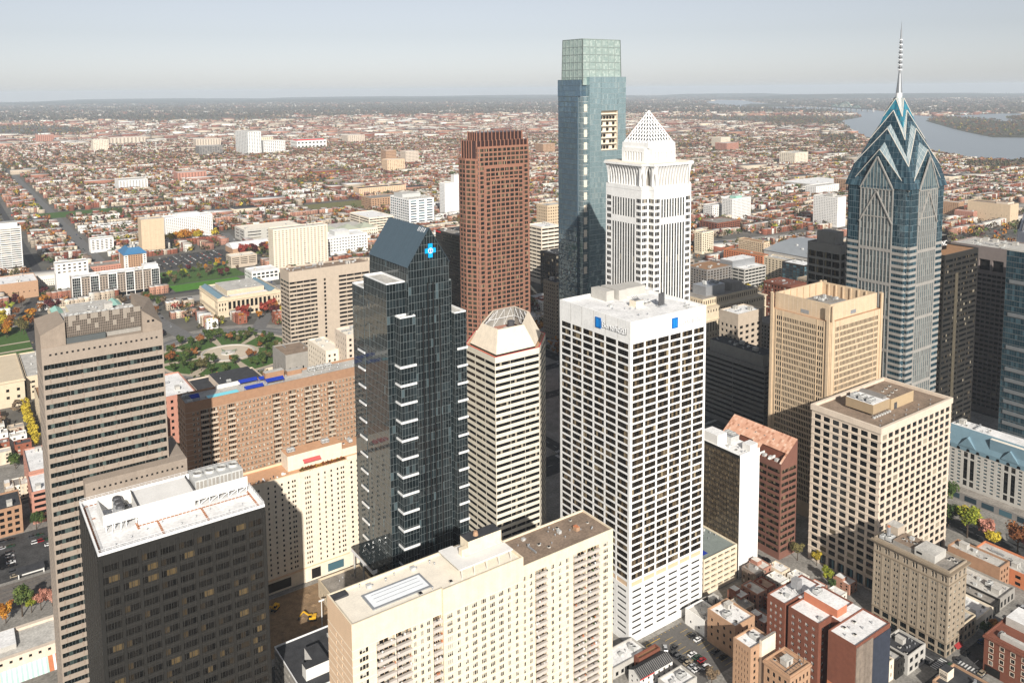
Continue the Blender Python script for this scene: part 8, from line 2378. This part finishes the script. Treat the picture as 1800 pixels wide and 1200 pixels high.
def colmat(name, rough=.9, win=False):
    m, t, b = _new(name)
    a = t.nodes.new("ShaderNodeAttribute"); a.attribute_name = "col"
    if win:
        # window grid on upright faces, bound to the walls in world metres
        N, L = t.nodes.new, t.links.new
        ge = N("ShaderNodeNewGeometry"); sp = N("ShaderNodeSeparateXYZ"); L(ge.outputs["Position"], sp.inputs[0])
        sn = N("ShaderNodeSeparateXYZ"); L(ge.outputs["Normal"], sn.inputs[0])
        def mth(op, *ins):
            k = N("ShaderNodeMath"); k.operation = op
            for i, v in enumerate(ins):
                if isinstance(v, (int, float)): k.inputs[i].default_value = v
                else: L(v, k.inputs[i])
            return k.outputs[0]
        h = mth('ADD', sp.outputs[0], sp.outputs[1])
        fx = mth('FRACT', mth('MULTIPLY', h, 1 / 2.4)); fz = mth('FRACT', mth('MULTIPLY', sp.outputs[2], 1 / 3.1))
        inx = mth('LESS_THAN', mth('ABSOLUTE', mth('SUBTRACT', fx, .5)), .2); inz = mth('LESS_THAN', mth('ABSOLUTE', mth('SUBTRACT', fz, .55)), .26)
        up = mth('LESS_THAN', mth('ABSOLUTE', sn.outputs[2]), .5)
        f = mth('MULTIPLY', mth('MULTIPLY', inx, inz), up)
        mx = N("ShaderNodeMix"); mx.data_type = 'RGBA'; L(f, mx.inputs[0]); L(a.outputs["Color"], mx.inputs[6]); mx.inputs[7].default_value = (.045, .043, .04, 1)
        L(mx.outputs[2], b.inputs["Base Color"])
    else:
        t.links.new(a.outputs["Color"], b.inputs["Base Color"])
    b.inputs["Roughness"].default_value = rough; b.inputs["Specular IOR Level"].default_value = .2
    return m
HM = colmat('house_carpet', win=True)
WA, RA = np.array(WALLS), np.array(ROOFS)
def paint(n, row=None):
    wi, ri = nr.choice(10, n, p=WP), nr.choice(6, n, p=RP)
    if row is not None:                        # one builder, one terrace: most houses of a row match
        row = row.astype(int); m = row.max() + 1; rw, rr_ = nr.choice(10, m, p=WP), nr.choice(6, m, p=RP)
        wi = np.where(nr.random(n) < .72, rw[row], wi); ri = np.where(nr.random(n) < .62, rr_[row], ri)
    wc = WA[wi] * nr.uniform(.65, 1.0, (n, 1)); rc = RA[ri] * nr.uniform(.6, 1.0, (n, 1))
    return wc, rc
R_ = H0[NB:]
wc, rc = paint(len(R_), R_[:, 5])
carpet('row_house_carpet', R_[:, 0], R_[:, 1], R_[:, 2], R_[:, 3], R_[:, 4], wc, rc, HM)
# farther out: coarser rows
n = 52000
ang = nr.uniform(.05, 1.62, n); rr = 4600 * (20500 / 4600) ** nr.power(.9, n)
X, Y = rr * np.cos(ang), rr * np.sin(ang)
X = np.round(X / 26) * 26 + nr.normal(0, 3, n); Y = np.round(Y / 60) * 60 + nr.normal(0, 6, n)
far_forest = np.sin(X * .00061 + 1.3) * np.cos(Y * .00083) + .6 * np.sin(X * .0017 + Y * .0012)
k = free(X, Y, 5) & frame(X, Y) & (far_forest < .55 - (rr - 9000) / 18000)
X, Y = X[k], Y[k]; n = len(X)
big = nr.random(n) < .06
HX = np.where(big, nr.uniform(20, 60, n), nr.uniform(5, 13, n)); HY = np.where(big, nr.uniform(12, 40, n), nr.uniform(4.5, 9, n)); Zs = np.where(big, nr.uniform(8, 22, n), nr.uniform(6, 11, n))
wc, rc = paint(n)
carpet('distant_houses', X, Y, HX, HY, Zs, wc, rc, colmat('distant_house_carpet'))

# ---------------------------------------------------------------- trees
def lobes(r, seed, flat=.85):
    q = random.Random(seed); out = [(0, 0, 0, r * .62)]
    for _ in range(9):
        a = q.uniform(0, 6.28); d = q.uniform(.35, .72) * r; out.append((d * math.cos(a), d * math.sin(a), q.uniform(-.45, .6) * r * flat, q.uniform(.26, .46) * r))
    return out
def leafy(seed, r=3.6, zc=6.2, n=750, s=.42, flat=.95):
    q = random.Random(seed); mb = MB(); L_ = lobes(r, seed, flat); tot = sum(l[3] ** 2 for l in L_)
    for (lx, ly, lz, lr) in L_:
        lt = q.uniform(.15, .85)
        for _ in range(int(n * lr * lr / tot)):
            v = Vector((q.gauss(0, 1), q.gauss(0, 1), q.gauss(0, 1))).normalized()
            rad_ = lr * (q.random() ** .4)
            c = Vector((lx, ly, lz + zc)) + v * rad_
            if c.z < zc - r * .75: continue
            nn = (v + Vector((q.uniform(-.8, .8), q.uniform(-.8, .8), q.uniform(-.4, .9)))).normalized()
            a = nn.orthogonal().normalized(); b = nn.cross(a); th = q.uniform(0, 6.28); a, b = a * math.cos(th) + b * math.sin(th), b * math.cos(th) - a * math.sin(th)
            k = s * q.uniform(.6, 1.4)
            mb.face((tuple(c - a * k), tuple(c + b * k * .7), tuple(c + a * k), tuple(c - b * k * .7)), 0, min(1, max(0, lt + q.uniform(-.35, .35))))
    return mb
def trunk(seed, h=5.2, r=.22):
    q = random.Random(seed); b = MB()
    b.cyl(0, 0, 0, h, r, r * .55, 7, 0)
    for _ in range(6):
        a = q.uniform(0, 6.28); z = q.uniform(.5, .95) * h
        b.bar((0, 0, z), (1.9 * math.cos(a), 1.9 * math.sin(a), z + q.uniform(1.2, 2.4)), r * .4, 0, 5)
    return b
LEAF = {'green': [(0, (.025, .045, .012)), (.5, (.05, .085, .02)), (1, (.11, .14, .035))], 'olive': [(0, (.045, .045, .018)), (.5, (.10, .09, .035)), (1, (.19, .16, .06))],
        'yellow': [(0, (.20, .15, .02)), (.5, (.46, .34, .03)), (1, (.62, .50, .06))], 'lime': [(0, (.12, .15, .02)), (.5, (.28, .30, .03)), (1, (.45, .42, .05))], 'orange': [(0, (.18, .06, .012)), (.5, (.42, .16, .02)), (1, (.58, .30, .04))],
        'rust': [(0, (.10, .035, .015)), (.5, (.24, .09, .03)), (1, (.36, .17, .06))], 'red': [(0, (.10, .015, .012)), (.5, (.28, .04, .03)), (1, (.42, .10, .06))], 'maroon': [(0, (.03, .008, .01)), (.5, (.08, .018, .02)), (1, (.15, .04, .04))], 'pink': [(0, (.26, .11, .08)), (.5, (.46, .20, .14)), (1, (.58, .34, .26))], 'brown': [(0, (.06, .04, .025)), (.5, (.13, .09, .055)), (1, (.22, .16, .10))]}
LM = {k: ramp_mat(k + '_leaves', v, .75, .2) for k, v in LEAF.items()}
_tm = {}
def tree(kind, x, y, s=1.0, label='', group=None, big=False, z=.0, slim=1.0):
    sh = rnd.randrange(4)
    key = (kind, sh, big)
    if key not in _tm:
        ck = (sh, big)
        cm = leafy(sh * 7 + 1, 3.6, 6.2, 1500 if big else 620, .30 if big else .46).mesh('crown', [LM[kind]])
        _tm[key] = (trunk(sh).mesh('trunk', [M['wood']]), cm)
    a, b = _tm[key]
    T = D.objects.new('tree', None); T.location = (x, y, z); T.rotation_euler = (0, 0, rnd.uniform(0, 6.28)); T.scale = (s * slim, s * slim, s); COL.objects.link(T)
    tag(T, label, 'tree', group)
    for nm, me in (('trunk', a), ('crown', b)):
        o = D.objects.new(nm, me); o.parent = T; COL.objects.link(o)
GT = 'street trees by the old hotel'
tree('lime', 465, 214, 2.24, 'yellow green tree beside the right hand white hotel street, tallest of its row', None, True)
tree('green', 484, 236, 2.10, 'dark green tree in shade behind the egg crate block', None, True)
tree('orange', 487, 246, 1.75, 'brownish orange tree at the foot of the white mansard hotel', None, True)
tree('yellow', 478, 222, 1.33, 'small gold tree just behind the yellow green tree', None, True)
tree('pink', 466, 205, 1.75, 'pink leaved tree between the yellow green tree and the rust orange tree', None, True)
tree('yellow', 464, 199, 1.26, 'small bright yellow tree below the pink tree', None, True)
tree('rust', 468, 189, 2.17, 'large rust orange tree at the right edge', None, True)
tree('maroon', 464, 178, 1.89, 'dark maroon tree below the rust orange tree', None, True)
tree('olive', 475, 180, 1.54, 'olive tree behind the dark maroon tree', None, True)
tree('green', 468, 226, 1.68, 'shaded green tree left of the yellow green tree', None, True)
tree('olive', 368, 256, 1.15, 'thin olive yellow tree between the red granite block and the egg crate block', None, True)
tree('yellow', 372, 247, .9, 'thin yellow tree against the egg crate block', None, True)
tree('lime', 363, 234, 1.0, 'yellow green tree in the small garden below the egg crate block', None, True)
tree('green', 358, 229, .8, 'dark green tree in the small garden below the egg crate block', None, True)
tree('orange', 391, 166, .75, 'small orange street tree in front of the shop row', None, True)
tree('green', 384, 167, .9, 'dark street tree in front of the stone shop', None, True)
tree('brown', 257, 219, 1.0, 'bare brown tree beside the lower right parking lot', None, True)
tree('green', 20, 447.5, 1.7, 'large dark green tree by the railway at lower left', None, True)
tree('orange', 13, 446, 1.15, 'orange brown tree left of the dark green railway tree', None, True)
tree('lime', 24, 448, 1.0, 'slim yellow green tree right of the dark green railway tree', None, True)
tree('pink', 28, 447.5, 1.15, 'salmon tree by the railway', None, True); tree('pink', 33, 448, 1.05, 'salmon tree nearest the striped tower by the railway', None, True)
tree('green', 34, 536, 1.3, 'dark tree beside the pink brick garage', None, True); tree('green', 10, 500, 1.2, 'dark tree at the left edge of the left parking lot', None, True); tree('olive', 9, 492, 1.3, 'olive tree at the left edge of the left parking lot', None, True)
tree('green', 30, 640, 1.1, 'dark green tree among the row houses at left', None, True); tree('olive', 14, 575, 1.2, 'olive tree behind the red brick office at left', None, True)
for i in range(12): tree('yellow', 45.5 + rnd.uniform(-.7, .7), 662 + i * 8.2, rnd.uniform(.95, 1.25), 'bright yellow street tree in the row beside the stone range', 'yellow street trees beside the stone range')
def scatter(n, kinds, f, s0, s1, label, group, big=False):
    for i in range(n):
        x, y = f(); k = rnd.choice(kinds); tree(k, x, y, rnd.uniform(s0, s1), f'{k} coloured tree {label}' if k not in ('green',) else f'green tree {label}', group, big)
def ringpt(r0, r1, a0=0, a1=6.283):
    a = rnd.uniform(a0, a1); r = rnd.uniform(r0, r1); return CX + r * math.cos(a), CY + r * math.sin(a)
scatter(84, ('green', 'green', 'olive', 'green', 'rust', 'green'), lambda: ringpt(30, 63), .7, 1.35, 'on the lawn ring of the park circle', 'trees on the park circle')
scatter(20, ('red', 'maroon', 'orange', 'rust', 'red', 'yellow'), lambda: (rnd.uniform(262, 325), rnd.uniform(896, 926)), 1.1, 1.9, 'in front of the cream library', 'autumn trees in front of the library')
scatter(22, ('olive', 'green', 'rust', 'brown'), lambda: (rnd.uniform(182, 206) + rnd.choice((-14, 8)), rnd.uniform(940, 1080)), .8, 1.4, 'beside the avenue north of the circle', 'trees along the avenue')
scatter(16, ('red', 'rust', 'maroon', 'olive', 'red', 'green'), lambda: (rnd.uniform(112, 172), rnd.uniform(878, 925)), 1.1, 1.8, 'by the courthouse on the circle road', 'autumn trees by the courthouse')
scatter(26, ('orange', 'rust', 'orange', 'yellow', 'olive'), lambda: (rnd.uniform(20, 75), rnd.uniform(985, 1058)), 1.2, 1.9, 'in the park behind the museum', 'orange trees in the park at the left edge')
scatter(14, ('maroon', 'rust', 'olive'), lambda: (rnd.uniform(20, 108), rnd.uniform(1075, 1165)), 1.1, 1.6, 'by the car park at the left edge', 'trees by the left car park')
scatter(14, ('orange', 'yellow', 'orange'), lambda: (rnd.uniform(296, 388), rnd.uniform(1440, 1462)), 1.7, 2.4, 'in the row below the broad white block', 'orange tree row')
scatter(14, ('red', 'maroon', 'orange', 'olive', 'maroon'), lambda: (rnd.uniform(366, 435), rnd.uniform(1262, 1286)), 1.4, 2.0, 'in front of the curved roof hall', 'red tree row')
scatter(30, ('olive', 'green', 'lime', 'orange', 'maroon', 'brown'), lambda: (rnd.uniform(238, 345), rnd.uniform(1136, 1222)), .8, 1.5, 'in the wild garden beside the long car park', 'garden trees beside the car park')
# the nearest trees among the row houses
cx_, cy_ = [], []
n = 44000
X = nr.uniform(-200, 3600, n); Y = nr.uniform(560, 3600, n)
k = free(X, Y, 3) & frame(X, Y); X, Y = X[k], Y[k]
o_ = np.argsort(np.hypot(X, Y)); X, Y = X[o_], Y[o_]
KN = ('green', 'olive', 'brown', 'olive', 'green', 'rust', 'orange', 'brown', 'lime', 'maroon', 'olive')
nb = 66
for x, y in zip(X[:nb], Y[:nb]):
    kk = rnd.choice(KN); tree(kk, float(x), float(y), rnd.uniform(1.0, 1.7), (f'{kk} coloured tree' if kk != 'green' else 'green tree') + ' among the houses ' + where(x, y), 'trees among the row houses')

# the rest of the trees, as masses of leaf clumps
def forest(name, X, Y, S, ncl, seed, mute=0.0, z0=0.0):
    r = np.random.default_rng(seed); n = len(X)
    kk = r.choice(10, n, p=[.13, .22, .03, .03, .08, .16, .04, .08, .01, .22]); keys = list(LEAF)
    keys = ['green', 'olive', 'yellow', 'lime', 'orange', 'rust', 'red', 'maroon', 'pink', 'brown']
    A = np.array([[c[1] for c in LEAF[q]] for q in keys])           # kind, stop, rgb
    T = n * ncl
    d = r.normal(size=(n, ncl, 3)); d /= np.linalg.norm(d, axis=2, keepdims=True)
    rad_ = r.random((n, ncl, 1)) ** .4
    C = d * rad_ * np.array([1, 1, .8]) * S[:, None, None]
    C[:, :, 0] += X[:, None]; C[:, :, 1] += Y[:, None]; C[:, :, 2] += (S * 1.25)[:, None] + z0
    C[:, :, 2] = np.maximum(C[:, :, 2], z0 + .2)
    nn = d + r.normal(0, .5, d.shape); nn[:, :, 2] += .3; nn /= np.linalg.norm(nn, axis=2, keepdims=True)
    t = np.cross(nn, r.normal(size=nn.shape)); t /= np.linalg.norm(t, axis=2, keepdims=True); b = np.cross(nn, t)
    sz = (S[:, None, None] * r.uniform(.28, .62, (n, ncl, 1)) * (3.2 / ncl ** .5))
    V = np.stack([C - t * sz, C + b * sz * .8, C + t * sz, C - b * sz * .8], 2).reshape(-1, 3)
    sh = r.uniform(0, 2, (n, ncl, 1)); lo = np.floor(sh).astype(int).clip(0, 1)[:, :, 0]; fr = sh - lo[:, :, None]
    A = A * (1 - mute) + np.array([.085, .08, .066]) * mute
    c0 = A[kk[:, None], lo]; c1 = A[kk[:, None], lo + 1]; col = c0 * (1 - fr) + c1 * fr
    me = D.meshes.new(name)
    me.vertices.add(T * 4); me.vertices.foreach_set("co", V.reshape(-1))
    me.loops.add(T * 4); me.loops.foreach_set("vertex_index", np.arange(T * 4, dtype=np.int32))
    me.polygons.add(T); me.polygons.foreach_set("loop_start", np.arange(0, T * 4, 4, dtype=np.int32))
    cc = np.ones((T, 4), np.float32); cc[:, :3] = col.reshape(-1, 3)
    at = me.attributes.new("col", 'FLOAT_COLOR', 'FACE'); at.data.foreach_set("color", cc.reshape(-1))
    me.materials.append(FM); me.update(calc_edges=True)
    o = D.objects.new(name, me); COL.objects.link(o); o["kind"] = 'stuff'
FM = colmat('mixed_leaf_mass', .8)
X, Y = X[nb:], Y[nb:]
forest('street_tree_foliage', X, Y, nr.uniform(3.4, 7.0, len(X)), 20, 2, .1)
n = 60000
ang = nr.uniform(.03, 1.62, n); rr = 3300 * (9500 / 3300) ** nr.random(n)
X, Y = rr * np.cos(ang), rr * np.sin(ang)
k = free(X, Y, 2) & frame(X, Y); X, Y = X[k], Y[k]
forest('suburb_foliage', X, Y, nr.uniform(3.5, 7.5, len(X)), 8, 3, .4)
n = 70000
ang = nr.uniform(.0, 1.65, n); rr = 8500 * (28500 / 8500) ** nr.random(n)
X, Y = rr * np.cos(ang), rr * np.sin(ang)
X += nr.normal(0, 60, n); 
k = free(X, Y, 2) & frame(X, Y); X, Y = X[k], Y[k]
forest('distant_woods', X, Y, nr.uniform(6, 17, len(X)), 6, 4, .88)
for P, z in ((ISL[0], 1.0), (ISL[1], 1.0)):
    A_ = np.array(P); n = 3200
    X = nr.uniform(A_[:, 0].min(), A_[:, 0].max(), n); Y = nr.uniform(A_[:, 1].min(), A_[:, 1].max(), n)
    k = inside(P, X, Y) & frame(X, Y); X, Y = X[k], Y[k]
    forest('island_woods', X, Y, nr.uniform(6, 11, len(X)), 12, 6, .5, z0=z)
# woods on the near bank and in the river parks
for (pa, n, s) in ((((1345, 207), (1420, 206), (1480, 215), (1500, 232), (1440, 236), (1350, 222)), 900, 8), (((1440, 240), (1500, 239), (1506, 250), (1450, 252)), 260, 8), (((1700, 290), (1800, 286), (1800, 296), (1700, 298)), 160, 8), (((1350, 395), (1360, 395), (1360, 402), (1350, 402)), 20, 6)):
    P = [px(*q) for q in pa]; A_ = np.array(P)
    X = nr.uniform(A_[:, 0].min(), A_[:, 0].max(), n * 3); Y = nr.uniform(A_[:, 1].min(), A_[:, 1].max(), n * 3)
    k = inside(P, X, Y); X, Y = X[k], Y[k]
    if len(X): forest('river_bank_woods', X, Y, nr.uniform(s * .7, s * 1.3, len(X)), 14, 7, .6)

# ---------------------------------------------------------------- cars
CC = {'white': (.75, .75, .74), 'black': (.012, .012, .014), 'silver': (.42, .43, .44), 'dark grey': (.06, .062, .068), 'red': (.30, .012, .02), 'blue': (.02, .05, .16), 'green': (.02, .06, .035), 'tan': (.34, .28, .2)}
cm = {k: mat('car_paint_' + k.replace(' ', '_'), v, .25, .03, 1, metal=.15, spec=.6) for k, v in CC.items()}
_cm = {}
def car_meshes(colr, suv):
    key = (colr, suv)
    if key in _cm: return _cm[key]
    h = 1.75 if suv else 1.42
    b = MB()
    pr = [(-2.2, .35), (2.2, .35), (2.25, .72), (1.3, .92), (-2.05 if not suv else -2.15, .98), (-2.25, .7)]
    for s, f in ((-.88, 1), (.88, -1)): b.face([(x, s, z) for x, z in pr])
    for i in range(6):
        (x0, z0), (x1, z1) = pr[i], pr[(i + 1) % 6]; b.face(((x0, -.88, z0), (x1, -.88, z1), (x1, .88, z1), (x0, .88, z0)))
    ra, rb = (-1.95, .45) if suv else (-1.15, .25)
    b.face(((ra, -.66, h), (rb, -.66, h), (rb, .66, h), (ra, .66, h)))
    body = b.mesh('body', [cm[colr]])
    g = MB(); la, lb = (-2.12, 1.15) if suv else (-1.8, 1.15)
    A_ = [(la, -.84, .95), (lb, -.84, .93), (lb, .84, .93), (la, .84, .95)]; B_ = [(ra, -.66, h - .01), (rb, -.66, h - .01), (rb, .66, h - .01), (ra, .66, h - .01)]
    for i in range(4): g.face((A_[i], A_[(i + 1) % 4], B_[(i + 1) % 4], B_[i]), 0, .2)
    glass = g.mesh('windows' if 0 else 'window', [M['pane']])
    w_ = MB()
    n = 10
    for y0, y1 in ((-.1, .1),):
        P = [(.33 * math.cos(2 * math.pi * i / n), .33 * math.sin(2 * math.pi * i / n)) for i in range(n)]
        for i in range(n):
            p, q = P[i], P[(i + 1) % n]; w_.face(((p[0], y0, p[1]), (q[0], y0, q[1]), (q[0], y1, q[1]), (p[0], y1, p[1])))
        w_.face([(p[0], y0, p[1]) for p in P]); w_.face([(p[0], y1, p[1]) for p in P])
    _cm[key] = (body, glass, w_.mesh('wheel', [M['rubber']]))
    return _cm[key]
CK = ['white', 'white', 'black', 'silver', 'silver', 'dark grey', 'dark grey', 'black', 'red', 'blue', 'green', 'tan']
def car(x, y, rz, label, group, colr=None, suv=None, z=.16):
    colr = colr or rnd.choice(CK); suv = rnd.random() < .4 if suv is None else suv
    b, g, w_ = car_meshes(colr, suv)
    T = D.objects.new('parked_car', None); T.location = (x, y, z); T.rotation_euler = (0, 0, rz); COL.objects.link(T)
    tag(T, f'{colr} {"tall car" if suv else "car"} {label}', 'car', group)
    for nm, me, l in (('body', b, (0, 0, 0)), ('window', g, (0, 0, 0)), ('wheel', w_, (1.4, -.8, .33)), ('wheel', w_, (1.4, .8, .33)), ('wheel', w_, (-1.4, -.8, .33)), ('wheel', w_, (-1.4, .8, .33))):
        o = D.objects.new(nm, me); o.location = l; o.parent = T; COL.objects.link(o)
PL = 'cars in the lower right parking lot'
for x, y, r, c, s in ((275.0, 246.6, 0, 'black', False), (275.2, 243.0, 0, 'white', False), (275.3, 232.9, 0, 'dark grey', False), (275.4, 228.2, 0, 'black', True), (265.4, 237.6, 0, 'white', False), (265.6, 235.0, 0, 'green', False), (266.0, 232.5, 0, 'red', False), (264.3, 228.5, 0, 'white', True), (258.5, 247.5, .9, 'silver', False), (259.2, 242.8, 0, 'black', True), (262.4, 245.4, .3, 'black', False), (259.3, 240.2, 0, 'dark grey', True), (259.4, 237.4, 0, 'black', False), (259.5, 234.9, 0, 'tan', False), (259.6, 232.3, 0, 'silver', False), (259.4, 229.8, 0, 'white', False)):
    where_ = 'against the brick house' if x > 270 else ('in the middle row' if x > 261 else 'in the left row')
    car(x, y, r, f'{where_} of the lower right parking lot', PL, c, s)
for i, (x, y) in enumerate(((17, 531), (20.5, 531), (16, 523), (20, 523), (19, 515.5), (18.8, 511.5), (19, 507.5), (19, 504), (19.2, 500), (19.4, 493), (19.6, 488), (31, 527), (34.5, 527), (32, 519), (35, 519), (38, 519), (38, 512))):
    car(x, y, rnd.choice((0, .05, -.04)), 'in the left parking lot by the railway', 'cars in the left parking lot')
# kerbside cars on the nearer streets
ns = 0
for a, b in SX:
    for y in range(70, 660, 7):
        if any(c - 2 < y < d + 2 for c, d in SY): continue
        for x in (a + 1.3, b - 1.3):
            if vis(x, y, 0, 10) and rnd.random() < .62 and ns < 90 and (x > 300 or y > 430): car(x, y, math.pi / 2, 'parked along a cross street', 'kerbside cars', z=.03); ns += 1
for a, b in SY[:1]:
    for x in range(352, 470, 7):
        for y in (a + 1.4, b - 1.5):
            if rnd.random() < .6: car(x, y, 0, 'parked on the shopping street', 'cars on the shopping street', z=.03)
def tiny(x, y, rz, label, group):
    c = rnd.choice(CK); key = ('tiny', c)
    if key not in _cm:
        b = MB(); b.box(-2.2, -.88, .3, 2.2, .88, .95, 0); b.frustum([(-1.7, -.84), (1.1, -.84), (1.1, .84), (-1.7, .84)], [(-1.1, -.66), (.4, -.66), (.4, .66), (-1.1, .66)], .95, 1.45, 1, 0); _cm[key] = b.mesh('parked_car', [cm[c], M['pane']])
    o = D.objects.new('parked_car', _cm[key]); o.location = (x, y, .07); o.rotation_euler = (0, 0, rz); COL.objects.link(o); tag(o, f'{c} car {label}', 'car', group)
for i in range(9):
    for j in range(11):
        x = 250 + j * 10.5; y = 1246 + i * 10 + j * 1.2
        if y < 1342 and rnd.random() < .95: tiny(x, y, math.pi / 2, 'in the long car park below the orange trees', 'cars in the long car park')
for k in range(46):
    t = rnd.uniform(0, 1); r = rnd.choice(((192, 900, 192, 1700, 5.5), (192, 900, 192, 1700, -5.5), (345, 1015, 418, 1480, 4), (72, 700, 72, 1080, -4), (72, 1085, 108, 1250, 3.5)))
    x, y = r[0] + (r[2] - r[0]) * t + r[4], r[1] + (r[3] - r[1]) * t
    tiny(x, y, math.pi / 2, 'on an avenue beyond the park circle', 'cars on the avenues')
for a in (.9, 1.9, 2.6, 3.4, 4.1): tiny(CX + 74 * math.cos(a), CY + 74 * math.sin(a), a + math.pi / 2, 'driving round the park circle', 'cars on the circle road')

# ---------------------------------------------------------------- the air
hz = MB(); hz.box(-29500, -29500, -5, 29500, 29500, 312, 0, bottom=True)
ho = hz.build('haze', []) if 0 else None
me = hz.mesh('haze', [])
hm = D.materials.new('haze_air'); hm.use_nodes = True
t_ = hm.node_tree; t_.nodes.remove(t_.nodes["Principled BSDF"])
pv_ = t_.nodes.new("ShaderNodeVolumePrincipled"); pv_.inputs["Density"].default_value = 4.5e-5; pv_.inputs["Color"].default_value = (.80, .90, 1.0, 1); pv_.inputs["Anisotropy"].default_value = 0
t_.links.new(pv_.outputs[0], t_.nodes["Material Output"].inputs["Volume"])
me.materials.append(hm)
ho = D.objects.new('haze', me); COL.objects.link(ho); ho["kind"] = 'stuff'
